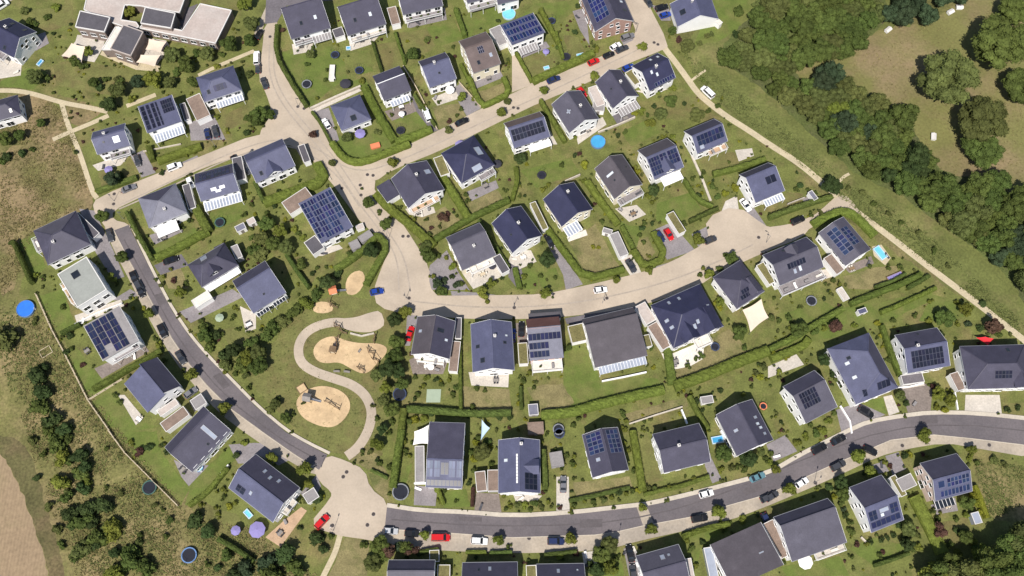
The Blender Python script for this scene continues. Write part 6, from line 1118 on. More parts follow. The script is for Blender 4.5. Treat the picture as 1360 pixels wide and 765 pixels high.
def climbing(tl, p, a, lb, n=5, sz=1.0, seed=1):
    c = W(tl, p); c.z = .11; o = root('climbing_frame', c, R(a), lb, 'climbing frame'); r = random.Random(seed); m = MB(); q = []
    for i in range(n): 
        x, y = (i - (n-1)/2) * 1.25 * sz, r.uniform(-.9, .9) * sz; q.append((x, y)); m.beam((x, y, 0), (x + r.uniform(-.3,.3), y + r.uniform(-.3,.3), r.uniform(1.6, 2.9)), .17)
    m.build('post', ['wood'], o); m = MB()
    for (x, y), (x2, y2) in zip(q, q[1:]): m.beam((x, y, r.uniform(.7, 1.9)), (x2, y2, r.uniform(.7, 1.9)), .15); m.beam((x, y, .6), (x2, y2, .9), .08)
    for (x, y), (x2, y2) in zip(q, q[2:]): m.beam((x, y, 1.4), (x2, y2, 1.7), .10)
    m.build('beam', ['wood'], o); return o
climbing('C1',(400,625),-15,'long log beam structure in the lower sand pit',4,1.3,2); climbing('C1',(625,360),-60,'tangled log climbing frame at the right of the upper sand pit',6,1.0,4); climbing('C1',(425,285),75,'log balance line at the left of the upper sand pit',5,.8,6); climbing('C1',(560,425),-40,'short log frame at the lower tip of the upper sand pit',4,.7,8); climbing('C1',(410,90),-45,'wooden frame beside the small sand patch',4,.8,9); climbing('C1',(450,210),-38,'log row along the path bend at the park entrance',6,.8,12); climbing('C1',(625,265),80,'log posts between the path and the upper sand pit',4,.7,14)
def bench(tl, p, a, lb, s=1.0):
    c = W(tl, p); c.z = .12; o = root('park_bench', c, R(a), lb, 'bench', 'benches of the playground'); m = MB(); m.box((-.9*s, -.22, .42), (.9*s, .22, .48)); m.build('seat', ['grey_wood'], o)
    m = MB(); m.box((-.9*s, .20, .55), (.9*s, .26, .9)); m.build('backrest', ['grey_wood'], o); lg = MB(); lg.box((-.05, -.2, 0), (.05, .24, .42)); lm = lg.mesh('leg', ['stone'])
    for x in (-.7*s, .7*s): q = link('leg', lm, o); q.location = (x, 0, 0)
bench('C1',(428,438),0,'left bench on the park path between the sand pits'); bench('C1',(482,440),-8,'right bench on the park path between the sand pits'); bench('C1',(550,330),60,'single bench in the upper sand pit',.6)
flatbox('C1',[(210,522),(250,495),(275,530),(232,555)],.5,'sand','square wooden sand box beside the lower sand pit',name='sand_box',wall='wood',rim='wood')
for tl, p, a, lb in [('B1',(1340,0),120,'lamp') if False else ('B2',(1345,520),150,'street lamp beside the large slate house'), ('C2',(905,715),90,'lamp') if False else ('A0',(1140,775),-60,'street lamp on the western pale street'), ('B0',(605,300),-30,'street lamp at the corner by the field path'), ('B1',(700,500),150,'street lamp at the central street bend'), ('A1',(225,565),-20,'street lamp beside the curved dark hedge'), ('C1',(795,50),-90,'street lamp by the playground entrance'), ('D1',(410,525),80,'street lamp at the red van'), ('B0',(655,395),-10,'street lamp where the asphalt road starts'), ('C2',(478,75),-80,'street lamp in front of the broad dark roof'), ('D1',(345,190),200,'street lamp at the asphalt road end'), ('A2',(655,170),200,'street lamp beside the brick gable'), ('C2',(390,100),-80,'l') if False else ('C2',(10,95),-80,'street lamp in front of the narrow red house'), ('D3',(245,270),70,'street lamp on the southern strip near the white and dark car'), ('D2',(555,575),80,'street lamp on the southern strip near the crossing')]:
    lamp(tl, p, a, lb)
for tl, p, lb in [('B1',(590,160),'left'),('B1',(620,164),'right'),('B1',(552,215),'x'),('B1',(556,268),'x'),('B1',(778,486),'x'),('B1',(806,486),'x'),('B1',(455,232),'x'),('B0',(605,262),'x'),('B0',(602,315),'x'),('D1',(480,215),'x'),('D1',(462,240),'x'),('D1',(622,438),'x'),('D1',(590,495),'x'),('D1',(405,498),'x'),('A2',(752,226),'x'),('A2',(772,236),'x'),('A2',(8,570),'x'),('A2',(32,574),'x'),('C2',(502,48),'x'),('C2',(12,98),'x'),('A1',(75,195),'x'),('A1',(222,565),'x'),('A1',(255,575),'x'),('B3',(-10,575),'x'),('B2',(1305,492),'x'),('D2',(90,565),'x'),('D3',(250,272),'x'),('D3',(1170,72),'x'),('C1',(810,48),'x'),('D3',(710,75),'x')]:
    manhole(tl, p, 'dark round manhole cover in the pale paving of the street')
# ------------------------------------------------------------------ garden tables
for tl, p, a, w_, n, top, pale in [('C1',(905,410),10,'on the terrace of the brown-slate house',4,'white_paint',True), ('B1',(1200,690),25,'on the cream terrace of the slate-roofed house',6,'pale_wood',True), ('A1',(240,245),15,'on the patio of the wide row house',4,'grey_wood',False), ('A1',(560,215),15,'under the balcony with the blue mat',6,'white_paint',False), ('A1',(860,105),15,'on the long row house terrace, left part',4,'white_paint',False), ('A1',(930,90),15,'on the long row house terrace, right part',4,'grey_wood',False), ('C2',(865,385),15,'on the large white patio',4,'grey_wood',False), ('B2',(640,370),25,'below the wooden balcony gable',6,'wood',False), ('C0',(1320,190),30,'on the round white terrace by the curve',4,'white_paint',False), ('D1',(130,540),50,'on the orange timber deck',4,'grey_wood',False), ('C0',(740,690),-35,'below the slot-roofed house',4,'white_paint',True), ('B0',(870,495),25,'beside the white awning',4,'grey_wood',False), ('B1',(1215,220),30,'on the grey patio of the navy pyramid house',4,'grey_wood',False), ('C1',(1270,485),0,'on the stone terrace of the plain blue house',4,'grey_wood',False), ('D3',(945,395),20,'on the grey patio of the pink gable house',4,'pale_wood',True), ('A2',(600,630),25,'on the dark patio of the second gable house',4,'grey_wood',False), ('B2',(60,600),30,'on the patio of the black white-gabled house',4,'white_paint',True), ('A2',(400,690),30,'behind the cross-vent house',4,'wood',False), ('C0',(465,330),40,'at the left wall of the panel row house',4,'grey_wood',False), ('B3',(440,660),20,'on the brown patio by the rectangular pool',4,'wood',True), ('B1',(860,360),15,'on the round terrace of the rounded front house',4,'grey_wood',False), ('A1',(770,570),20,'below the stepped roof house',4,'white_paint',False), ('D0',(970,205),50,'on the purple-grey terrace below the broad roof',4,'grey_wood',False), ('A1',(1230,415),20,'in front of the brown-roofed house',4,'grey_wood',False)]:
    dining(tl, p, a, w_, n, top, pale)

for tl, p, a, lb in [('A3',(965,65),30,'small white box near the dark trees at the top of the dry meadow'), ('A3',(635,160),40,'small white box at the corner of the dark tree cluster'), ('A3',(1012,40),0,'tiny white box at the top edge of the meadow'), ('A3',(875,725),80,'small white box at the shadow of the large olive tree'), ('B3',(1250,205),60,'small white box on the bare ground at the right of the meadow')]:
    c = W(tl, p, .6); c.z = .03; o = root('feed_box', c, R(a), lb, 'box'); m = MB(); m.ring([[(-1.0,-.6,.15),(1.0,-.6,.15),(1.0,.6,.15),(-1.0,.6,.15)],[(-1.1,-.7,1.0),(1.1,-.7,1.0),(1.1,.7,1.0),(-1.1,.7,1.0)]]); m.build('bin', ['white_paint'], o)
    m = MB(); m.prism([(-.8, 1.004), (.8, 1.004), (0, 1.4)], -1.15, 1.15); m.build('lid', ['coping'], o)
c = W('C0', (243, 332)); o = root('goal_frame', (c.x, c.y, .03), R(35), 'white wooden square frame lying on the grass by the fence', 'frame'); m = MB()
for a, b in (((-1.6,-1.2),(1.6,-1.2)), ((1.6,-1.2),(1.6,1.2)), ((1.6,1.2),(-1.6,1.2)), ((-1.6,1.2),(-1.6,-1.2))): m.beam((*a, .12), (*b, .12), .14)
m.build('rail', ['pale_wood'], o)
# ------------------------------------------------------------------ trees and bushes
def P3(tl, p, z=0): v = W(tl, p, z); v.z = 0; return v
def T(tl, p, d, kind, hs=1.0, **k): return tree(P3(tl, p, d * .45 * hs), d, kind, hs=hs, **k)
def poly_scatter(poly, dmin, tries, fn, z=0):
    P = [P3(None, q, z) for q in poly]; x0, x1, y0, y1 = min(v.x for v in P), max(v.x for v in P), min(v.y for v in P), max(v.y for v in P); got = []
    for _ in range(tries):
        q = Vector((rng.uniform(x0, x1), rng.uniform(y0, y1), 0))
        if inside(q, P) and all((q - g_).length > dmin for g_ in got): got.append(q); fn(q)
    return got
kinds = ['dark', 'mid', 'mid', 'mid', 'olive', 'mid', 'blue', 'bright']
desc = {'mid': 'mid green', 'dark': 'dark green', 'olive': 'olive green', 'blue': 'bluish dark green', 'bright': 'light green', 'big': 'olive green', 'bigmid': 'green'}
def wood(q):
    n = noise.noise(q * .045); k = kinds[int((n * .5 + .5) * 7.99 + rng.uniform(-1.2, 1.2)) % 8]; d = rng.uniform(5.5, 10.5)
    tree(q, d, k, f'{desc[k]} tree in the dense wood east of the pale gravel path', f'{desc[k]} trees of the eastern wood', hs=rng.uniform(.75, 1.05))
poly_scatter([(965,70),(980,48),(1020,15),(1060,-40),(1165,-40),(1170,20),(1150,50),(1115,68),(1082,78),(1045,92),(1060,110),(1110,100),(1160,135),(1195,150),(1222,200),(1250,235),(1290,290),(1305,318),(1275,302),(1232,270),(1194,244),(1142,222),(1106,188),(1078,164),(1038,124),(1004,98),(972,82)], 3.5, 6000, wood, 4)
poly_scatter([(1250,245),(1320,235),(1345,280),(1375,300),(1400,405),(1378,398),(1345,355),(1312,330),(1285,300),(1300,290)], 3.9, 1500, wood, 4)
def conif(q): tree(q, rng.uniform(6, 8.5), 'blue', 'bluish dark tree in the cluster at the top edge above the dry meadow', 'bluish dark trees at the top edge', hs=1.1)
poly_scatter([(1178,30),(1178,-20),(1310,-30),(1270,8),(1215,32),(1200,36)], 5.0, 300, conif, 4)
T('A3',(945,430),22,'big',.82,label='huge round olive tree alone on the dry meadow'); T('A3',(1240,240),24,'bigmid',.80,label='huge green tree at the top right of the meadow'); T('A3',(1130,650),19,'big',.82,label='large olive tree on the meadow below the huge round one'); T('A3',(1345,470),16,'bigmid',.7,label='large dark green tree at the right edge of the meadow'); T('B3',(1130,30),15,'bigmid',.7,label='large green tree at the meadow fringe above the wood') ; T('A3',(1300,60),14,'bigmid',.75,label='green tree cut by the top right corner'); T('B3',(1370,300),13,'bigmid',.75,label='dark green tree cut by the right edge beside the wood')
for i, (p, d) in enumerate([((1290,650),13),((1190,715),13),((1090,760),12),((975,735),11),((870,760),9),((1350,590),13),((1355,730),14),((1230,790),14),((1000,800),12),((1130,680),9),((900,790),11)]):
    T('D3', p, d, ('bigmid','mid','olive')[i % 3] if d > 9.5 else 'bright', .95, label='leafy tree in the shady wood at the bottom right corner', group='trees of the bottom right wood')
# round street trees in their beds
for tl, p, d, k, lb in [('D1',(893,548),2.9,'street','beside the red van'), ('D1',(1283,580),3.2,'street','right of the white car'), ('D2',(310,572),3.6,'street','right of the navy car'), ('D2',(732,518),3.6,'street','below the pale crossing'), ('D2',(1088,430),4.2,'street','right of the black car at the bend'), ('D3',(40,205),2.8,'street','at the north kerb of the rising road'), ('D3',(108,305),4.0,'street','left of the white and dark car'), ('D3',(468,130),4.6,'street','left of the black car above the white gable'), ('D3',(540,212),3.8,'street','with dark shadow above the white gable house'), ('D3',(825,25),4.2,'street','at the top of the eastern road bend'), ('D2',(690,405),2.6,'street','above the pale crossing'),
 ('C0',(795,130),3.4,'street','beside the panel row house'), ('C0',(1015,450),4.0,'street','above the parked grey car'), ('C0',(1190,635),4.0,'street','in the shade of the broad roof'), ('D1',(258,195),4.4,'street','at the end of the asphalt road'), ('D1',(280,285),3.0,'street','by the deck house porch'), ('D1',(85,145),3.6,'street','behind the deck house'), ('B0',(650,600),4.4,'mid','on the strip beside the flat pale roof'), ('B0',(545,380),4.6,'mid','at the start of the asphalt road'), ('B0',(600,705),2.8,'street','in the shaded front garden of the flat pale roof'),
 ('B1',(595,310),4.4,'mid','in the bed on the central street'), ('B1',(690,425),4.2,'mid','in the lower bed on the central street'), ('B1',(725,98),3.4,'street','at the rounded front house corner'), ('B1',(405,100),2.8,'olive','at the main junction'), ('A1',(75,610),4.0,'mid','on the traffic island by the western junction'), ('A1',(15,610),6.0,'mid','in the green bulb left of the junction'), ('A1',(300,715),3.0,'darkred','at the pointed gable house corner'), ('A1',(1295,600),3.6,'street','at the upper street by the panel field house'), ('A1',(1020,690),3.0,'olive','at the kerb of the upper street'), ('A1',(1330,540),2.8,'olive','at the bright hedge corner'),
 ('A2',(165,487),3.2,'street','left on the upper street kerb'), ('A2',(435,408),3.2,'street','in the middle of the upper street kerb'), ('A2',(687,258),3.4,'street','at the top end of the upper street'), ('A2',(848,168),3.4,'mid','left of the blank white gable'), ('B2',(985,505),3.8,'street','on the cul-de-sac forecourt'), ('B2',(185,620),6.0,'dark','round trimmed beside the grey drive'), ('B2',(548,720),2.6,'street','below the dry lawn hedge'), ('B2',(725,670),2.8,'street','at the hedge corner of the central street'), ('C2',(175,25),3.6,'street','on the central street before the red roof'), ('C1',(1205,25),3.6,'street','on the central street before the plain blue roof'), ('C1',(985,10),3.4,'mid','in the street bed by the bend'), ('B2',(1160,605),4.4,'mid','behind the dark cross-gabled house'), ('B2',(1040,690),3.4,'street','left of the dark cross-gabled house'), ('B2',(380,110),3.2,'street','') ]:
    if lb: T(tl, p, d, k, 1.0, label=f'small street tree {lb}', group='small trees along the streets')
# garden trees
for tl, p, d, k, lb in [('B3',(330,228),6.8,'dark','dark round tree over the pale path bend'), ('A2',(835,540),5.0,'mid','round tree in the garden below the navy path house'), ('A2',(785,610),5.0,'olive','tree left of the garden path below the navy house'), ('A2',(980,615),5.5,'olive','olive tree in the lawn corner near the wood path'), ('A2',(925,250),5.6,'olive','round olive tree below the blank white gable'), ('A2',(730,655),4.0,'bright','light tree at the upper gardens'), ('A2',(45,80),4.0,'mid','') , ('B1',(610,570),5.4,'dark','dark tree in the park hedge corner'), ('B1',(380,735),5.6,'dark','dark tree at the top of the park'), ('B1',(130,460),5.2,'bright','tall tree left of the panel grid house, upper'), ('B1',(90,530),5.4,'mid','tall tree left of the panel grid house, middle'), ('B1',(30,500),5.2,'olive','olive tree left of the panel grid house'), ('B1',(165,545),5.5,'olive','olive tree at the annex of the panel grid house'), ('B1',(60,420),5.5,'mid','tree beside the upper left garden of the panel grid house'), ('B1',(910,590),5.2,'mid','tree left of the plain slate roof'), ('B1',(900,540),4.2,'olive','olive tree at the street corner of the slate roof'), ('B1',(1040,650),2.8,'bright','small light tree at the slate house corner'), ('B1',(1245,735),3.8,'bright','light tree on the cream terrace edge'), ('B1',(960,740),3.6,'blue','dark small tree in the slate house front garden'),
 ('C1',(745,285),5.2,'mid','round green tree at the red car'), ('C1',(735,170),5.2,'dark','dark tree at the park entrance'), ('C1',(790,130),4.2,'street','light tree at the playground street corner'), ('C1',(735,360),5.6,'mid','tree at the right end of the upper sand pit'), ('C1',(700,430),6.0,'dark','dark tree below the upper sand pit'), ('C1',(755,440),5.0,'dark','dark tree left of the brown-slate garden'), ('C1',(640,460),4.6,'olive','olive tree at the path below the upper sand pit'), ('C1',(690,525),4.6,'bright','yellow-green tree by the dark blue trampoline'), ('C1',(720,640),5.0,'mid','tree at the park hedge beside the lower path'), ('C1',(680,590),4.0,'olive','small olive tree by the lower park path'), ('C1',(775,500),4.4,'mid','tree between trampoline and garden'), ('C1',(670,745),3.6,'dark','dark round tree at the lower park path'), ('C1',(105,610),3.6,'olive','small olive tree beside the asphalt curve'), ('C1',(160,680),3.4,'mid','small tree at the road below the lower sand pit'), ('C1',(15,335),5.6,'olive','large tree on the park lawn'), ('C1',(15,410),6.0,'mid','lower large tree on the park lawn'), ('C0',(1310,370),5.0,'bright','tree at the left of the park lawn'), ('C0',(1240,330),5.2,'dark','dark tree on the slope beside the asphalt curve'), ('C0',(1160,290),4.6,'dark','') ,
 ('A0',(1212,240),6.4,'mid','dark tree right of the kindergarten'), ('A0',(1100,290),5.6,'olive','tree at the kindergarten sand corner'), ('A0',(985,350),6.4,'mid','broad tree in front of the kindergarten'), ('A0',(915,300),6.0,'olive','tall olive tree at the kindergarten canopies'), ('A0',(815,430),7.0,'bright','light tree below the kindergarten'), ('A0',(740,440),5.6,'blue','bluish dark tree below the kindergarten'), ('A0',(470,275),4.2,'bright','yellow-green tree between the sun sails'), ('A0',(690,70),4.6,'bright','yellow-green tree in the kindergarten court'), ('A0',(500,440),4.2,'mid','small tree on the kindergarten lawn'), ('A0',(625,480),6.2,'olive','olive tree at the foot of the kindergarten garden'), ('A0',(580,560),5.6,'dark','dark tree at the field path junction'), ('A0',(190,410),6.0,'olive','olive tree at the navy edge house garden'), ('A0',(1300,30),6.0,'bright','light tree at the top right of the kindergarten'), ('A0',(1330,130),6.0,'olive','olive tree on the street bank at the top'), ('A0',(1320,220),4.6,'mid','tree at the white van street'), ('A0',(220,655),3.4,'mid','small tree on the dry triangle'), ('A0',(110,720),4.0,'mid','bush-like tree at the left dry field edge'), ('A0',(30,740),5.4,'mid','tree at the left photo edge below the field path'), ('A0',(400,330),4.4,'mid','tree in the kindergarten garden'), ('A0',(900,440),4.6,'olive','olive tree above the striped panel house'), ('A0',(1030,440),4.0,'mid','tree left of the blue hip roof'), ('A0',(1350,640),5.2,'mid','tree right of the blue hip roof garden'),
 ('D2',(1245,145),6.0,'dark','dark round tree by the pale teal car'), ('D2',(1120,120),5.6,'mid','tree below the rectangular frame pool'), ('D2',(520,600),5.4,'olive','tree on the southern pavement bulge'), ('D2',(470,650),5.6,'mid','tree left of the black car drive at the bottom'), ('D2',(520,720),5.0,'bright','light tree at the bottom edge'), ('D2',(445,740),4.6,'dark','dark tree at the bottom edge'), ('D1',(800,620),4.4,'mid','tree at the left of the southern pavement'), ('D1',(1200,110),5.6,'olive','broad tree left of the ladder hook house'), ('D1',(645,70),4.4,'bright','light tree in the park tip'), ('D1',(655,600),5.6,'mid','dark bushy tree below the junction'), ('D1',(620,700),5.6,'olive','tree at the bottom below the junction'), ('D1',(700,640),4.4,'darkred','dark red tree below the silver car'), ('D1',(830,625),4.0,'darkred','dark red tree below the black strip car'), ('C3',(160,215),5.6,'mid','tree on the large lawn left part') , ('C3',(355,205),4.2,'darkred','dark red tree above the large blue roof'), ('C3',(930,160),6.0,'mid','tree above the wide black panel field'), ('C3',(1040,110),5.2,'bright','light tree near the wood path'), ('C3',(1180,200),5.2,'darkred','dark tree beside the red awning'), ('C3',(900,560),5.0,'bright','yellow-green tree at the brown drive'), ('C3',(960,590),4.4,'bright','light tree right of the brown drive'), ('C3',(700,565),3.6,'olive','tree left of the brown drive'), ('C3',(290,380),4.4,'dark','dark tree at the white side windows'), ('D3',(380,270),4.4,'dark','dark tree left of the white gable'), ('D3',(390,330),4.6,'mid','tree in the shrub garden by the white gable'), ('D3',(740,520),5.0,'olive','olive tree right of the white gable garden'), ('D3',(730,600),4.4,'dark','dark tree at the thick hedge'), ('D3',(1050,380),4.6,'mid','tree right of the pink gable patio'), ('D3',(900,520),4.0,'darkred','dark red tree in the pink gable garden'), ('D3',(1040,560),4.6,'mid','tree in the lower pink gable garden'), ('D3',(1075,100),3.6,'bright','light tree beside the pink gable roof'),
 ('A1',(290,290),3.6,'olive','tree between the two trampolines at the top'), ('A1',(830,290),5.0,'mid','tree above the plain dark blue house'), ('A1',(1090,520),3.6,'bright','light tree by the grey drive'), ('A1',(480,610),3.2,'bright','') , ('A1',(480,730),4.0,'olive','tree at the hedge below the pyramid bungalow'), ('B2',(380,105),4.2,'bright','') , ('B2',(45,80),4.6,'dark','dark tree left of the round trampoline'), ('B2',(750,250),4.6,'dark','dark tree between the jagged and brown-grey houses'), ('C2',(1100,70),3.4,'bright','light tree right of the navy cross gables'), ('C2',(1200,230),5.0,'mid','tree beside the beige sail'), ('C0',(1090,250),4.6,'mid','tree on the slope inside the asphalt curve'), ('C0',(960,20),4.4,'bright','light bush tree at the asphalt curve'), ('B0',(600,190),6.0,'blue','dark bushy tree by the western street corner'), ('B0',(520,150),3.6,'dark','') ]:
    if lb: T(tl, p, d, k, .95, label=lb)
# wild bushes along the fields
wild = [('C0',(210,455),6.5,'d'),('C0',(235,540),6.0,'d'),('C0',(215,620),5.5,'g'),('C0',(260,700),6.0,'d'),('C0',(340,735),5.0,'d'),('C0',(30,190),8.0,'d'),('C0',(10,270),8.0,'o'),('C0',(20,120),6.0,'g'),
 ('D0',(300,60),5.5,'g'),('D0',(420,120),5.5,'d'),('D0',(450,180),5.0,'d'),('D0',(330,150),5.0,'b'),('D0',(330,270),5.5,'b'),('D0',(420,230),4.6,'g'),('D0',(380,430),5.5,'d'),('D0',(470,400),5.5,'d'),('D0',(560,400),5.0,'d'),('D0',(430,490),6.5,'g'),('D0',(520,560),6.0,'g'),('D0',(600,530),6.0,'b'),('D0',(420,620),6.0,'o'),('D0',(690,670),6.5,'g'),('D0',(770,720),5.5,'g'),('D0',(610,760),6.0,'b'),('D0',(1040,460),5.0,'d'),('D0',(1100,540),5.5,'d'),('D0',(1070,610),5.0,'l'),('D0',(1290,730),6.5,'l'),('D0',(1200,660),3.6,'g'),('D0',(350,350),4.0,'g'),('D0',(1250,760),5.0,'d'),
 ('D1',(60,700),6.0,'l'),('D1',(160,660),6.0,'d'),('D1',(330,570),4.4,'d'),('D1',(80,760),6.5,'g'),('D1',(220,720),6.0,'g'),('D1',(360,620),3.4,'d'),('D1',(330,350),3.6,'d'),('D1',(660,660),5.0,'g'),('D1',(760,610),3.0,'l'),
 ('C1',(90,200),4.6,'g'),('C1',(150,165),4.2,'o'),('C1',(205,125),4.6,'g'),('C1',(270,80),4.6,'b'),('C1',(320,30),4.0,'g'),('C1',(50,240),4.6,'g'),('C0',(1330,290),4.4,'g'),('C0',(1280,410),4.0,'g'),('C0',(1200,400),3.6,'o'),('C0',(1080,210),3.6,'g'),('C0',(1150,250),3.6,'d'),('C0',(1110,300),4.0,'g'),('C0',(1180,350),4.0,'d'),('B0',(1340,560),4.0,'g'),('B1',(20,590),5.0,'o'),('B1',(240,640),4.0,'g'),('B1',(500,590),3.2,'g')]
SH = [(t_, p, d, h_) for t_, p, d, h_ in wild]
def S(tl, s):
    for it in s.split(): x, y, d, *h_ = it.split(','); SH.append((tl, (float(x), float(y)), float(d), (h_ or ['g'])[0]))
for _ in range(60):
    q = (rng.uniform(-5, 420), rng.uniform(390, 765)); v = P3(None, q)
    if q[1] > 430 + (q[0] - 60) * .95 and noise.noise(v * .06) > -.1 and q[0] > 50 + (q[1] - 573) * (.35 if q[1] > 573 else .28): SH.append((None, q, rng.uniform(.9, 2.4), rng.choice('gobog')))
for q in [(52,490),(62,520),(50,545),(70,560),(88,585),(78,600),(100,625),(112,650),(92,660),(118,690),(140,700),(128,725),(152,735),(165,755),(105,740),(180,715),(60,575),(95,610),(120,640),(150,715),(100,690),(85,640)]: SH.append((None, (q[0] + rng.uniform(-5, 5), q[1] + rng.uniform(-5, 5)), rng.uniform(2.6, 4.4), rng.choice('gdgob')))
S('A0','250,90,2.4 300,40,3,b 160,120,3 130,60,3,o 620,420,2.4,o 530,460,3,d 560,420,2.6 440,350,3 700,520,3,b 640,430,2.4 1000,420,2.4 930,380,3 1040,280,2.6 880,260,2.6,o 1170,290,2.6 1320,390,2.8,o 1310,620,3 1310,700,2.6,d 1150,350,2.2,b 250,410,3 220,640,1.8 190,130,2 1150,620,2,b 1050,180,2,o')
S('A1','140,160,2,r 450,290,2.4,b 465,320,2,y 300,250,2 370,420,1.8 270,340,2 320,520,1.8,b 380,370,1.6 910,200,2,o 830,270,3,o 790,310,2.6 900,220,2 1040,250,1.6 1130,270,2 650,640,2 640,700,2.4,o 590,740,2,r 470,690,2,b 720,610,1.6 890,560,1.8,b 970,540,1.6 1085,580,1.8 1060,610,1.6 1150,520,2,b 1020,640,1.8,r 520,420,2,b 560,430,2.4,b 990,70,1.8 1280,110,1.8,d 1190,190,2,b')
S('A2','260,110,1.8 330,170,2.4,d 180,80,2 350,30,2,d 240,250,2 450,260,2.6,b 500,240,2.2,y 880,210,2.4,r 1030,190,2,o 1060,180,2,o 990,230,2,o 650,600,2.4,y 690,590,2.8,b 720,610,2,g 750,560,2.4,d 850,470,2.4,b 910,550,2,d 770,490,2,b 440,640,2 380,600,2 1040,590,2.4 930,130,2 870,150,2.4 330,720,2,b 600,700,2 560,720,2,d 850,720,2.2,b 800,730,2.4,b 250,640,1.6 170,600,1.8 1300,30,4,o 1200,60,4,g 1010,420,2.2 1180,180,3,d 1090,560,2.2')
S('B0','40,60,3.4,d 120,50,3,d 10,90,3 170,25,2 400,40,1.6,d 60,520,2 190,690,2.2,b 230,700,1.8 580,180,3,d 640,160,2.4,d 870,700,1.8,b 920,720,2,r 900,660,1.8,b 860,740,2,o 980,740,2 1330,320,1.8 1290,370,2 1140,370,1.6 1000,400,1.6,d 1070,420,2 960,440,2 860,150,2,d 1060,20,1.8 1335,440,2 1330,490,2.2 1345,530,2.6 700,390,1.6,b 780,480,1.4 520,380,2')
S('B1','560,230,1.2 650,360,2 720,380,1.8,b 760,330,1.8 840,400,2,b 900,395,1.6 990,385,3.4,r 930,440,1.6,r 1010,370,2,r 1110,260,1.8 1120,300,2 1320,240,1.8 1290,120,2.2,d 920,480,2 880,560,2.2 970,590,2 1010,600,2,b 930,700,2,b 1000,720,2.4,l 1060,740,2.4,l 1040,700,1.8,d 1090,740,2 450,500,2 500,470,1.8 300,680,1.8,d 320,650,1.6 430,690,3,d 250,490,2.2,b 230,470,2 200,450,2.4,b 1340,380,2 60,360,2 100,330,1.8,d 900,100,1.6')
S('B2','382,108,3.2,y 660,145,2.8,y 650,120,2,b 640,160,2,b 160,240,2.2,b 190,220,2,b 720,270,2.4,b 745,300,2,b 700,420,2 690,440,2.2,d 430,230,2 330,60,2,d 380,190,2.2,b 960,180,2 1180,230,3,y 1130,260,2.6,y 1220,210,2 1090,280,2.4 1060,220,2.2 990,270,2,d 910,420,2 740,420,1.8,d 680,480,1.8 700,520,1.8 720,590,1.6,b 430,540,1.6,y 460,545,1.4,y 480,410,2 60,700,2.2,b 90,640,2 150,690,1.8 230,700,1.6 1000,690,2 1100,660,2.4 1130,590,2 1020,660,2,b 30,60,2 1010,150,2 260,110,2 110,520,1.8')
S('B3','170,220,2.4,d 150,240,2 200,380,2.2,o 230,370,2 280,360,2,o 700,650,2 650,620,2.2,o 640,650,2 450,665,1.6 540,640,1.8 500,250,2.4,o 560,310,2.4 640,370,2,o 700,410,2 800,470,2,o 880,560,2.2 960,640,2,o 420,230,1.8,o 350,720,2 380,740,2,b 10,690,1.8 60,710,1.4')
S('C0','190,160,2,o 180,185,1.6 370,240,2.4,d 350,330,2.2,d 380,310,1.8 440,400,1.8,r 840,290,2.4,b 820,260,1.6 870,380,2 920,400,2.4 1000,470,1.6,d 1100,200,2.2,o 1070,170,2 1170,240,2.2 1250,100,2,b 1130,170,2.2,l 1230,150,2 1260,210,1.8 1190,430,2,b 1240,450,2 1300,460,2.2,o 640,600,2 690,680,2 730,720,1.8,b 330,100,2 970,430,1.6 1320,520,2 1270,370,2.4')
S('C1','840,470,1.8 880,520,2,b 860,560,2 950,480,2,d 1020,480,2,b 1060,520,2.2 1040,560,2 980,500,1.8 900,470,2.2,b 840,580,1.6,d 840,690,3.2,y 890,690,2.4,b 810,700,2.4 930,660,2.2,d 1170,520,2 1210,540,1.6 1130,670,1.8,d 1190,670,2,d 1280,670,2.4,d 1340,670,2.4,d 1150,620,2 110,580,2 80,640,2.2,o 170,700,1.8,d 200,660,1.6 620,620,1.6,o 660,580,2,o 640,690,1.8 720,700,2.2 700,760,2 250,600,1.4 960,10,2.4,d 1000,20,2.2,d 1220,60,2,b')
S('C2','90,450,1.8,b 60,480,2 40,600,2,y 40,570,1.6 120,520,1.6 980,370,2 1000,350,2.2 930,410,2 890,420,2 850,440,2.4 1080,70,2.4,y 1100,100,2,y 1190,260,2 1230,310,2.2 1260,350,2 1150,420,1.6 1040,600,2.6,d 980,590,2,d 1100,540,1.8,d 1290,440,2,o 1330,410,2.4,o 1310,470,2.4,y 590,660,2.2 600,700,2,b 590,740,2.2,b 330,720,2 290,730,1.8,b 350,680,2 190,720,1.6 1220,560,2,b 740,310,2.2 460,600,1.4 1040,440,2 300,310,2.4')
S('C3','20,150,2.4,o 60,170,2 110,150,2.4 130,200,2.4,b 200,200,2.6 250,230,2.6 300,210,2.2,b 30,340,2.2,y 100,360,2,y 170,330,2,o 60,440,2.2,b 460,190,2.2,b 580,180,2.2,y 600,240,2,y 620,300,2,b 640,370,2 850,170,2.4,b 900,120,2,b 960,190,2.4,d 920,240,2,d 1000,180,2,b 1060,180,2.4,l 1120,210,2.6,d 1220,240,2.2 1140,80,2.6,d 1000,70,2.4,b 860,60,2,b 780,140,2 690,560,2.2,b 730,600,2.4,d 880,520,2.2,r 890,620,2.4,b 940,640,2.2,y 960,540,2,b 320,700,2.2,b 270,740,2,b 350,660,2 230,720,1.8 340,450,2.4,d 370,480,2.2 500,680,1.8 1270,640,2,d 1320,630,2,d 400,520,2 660,160,2')
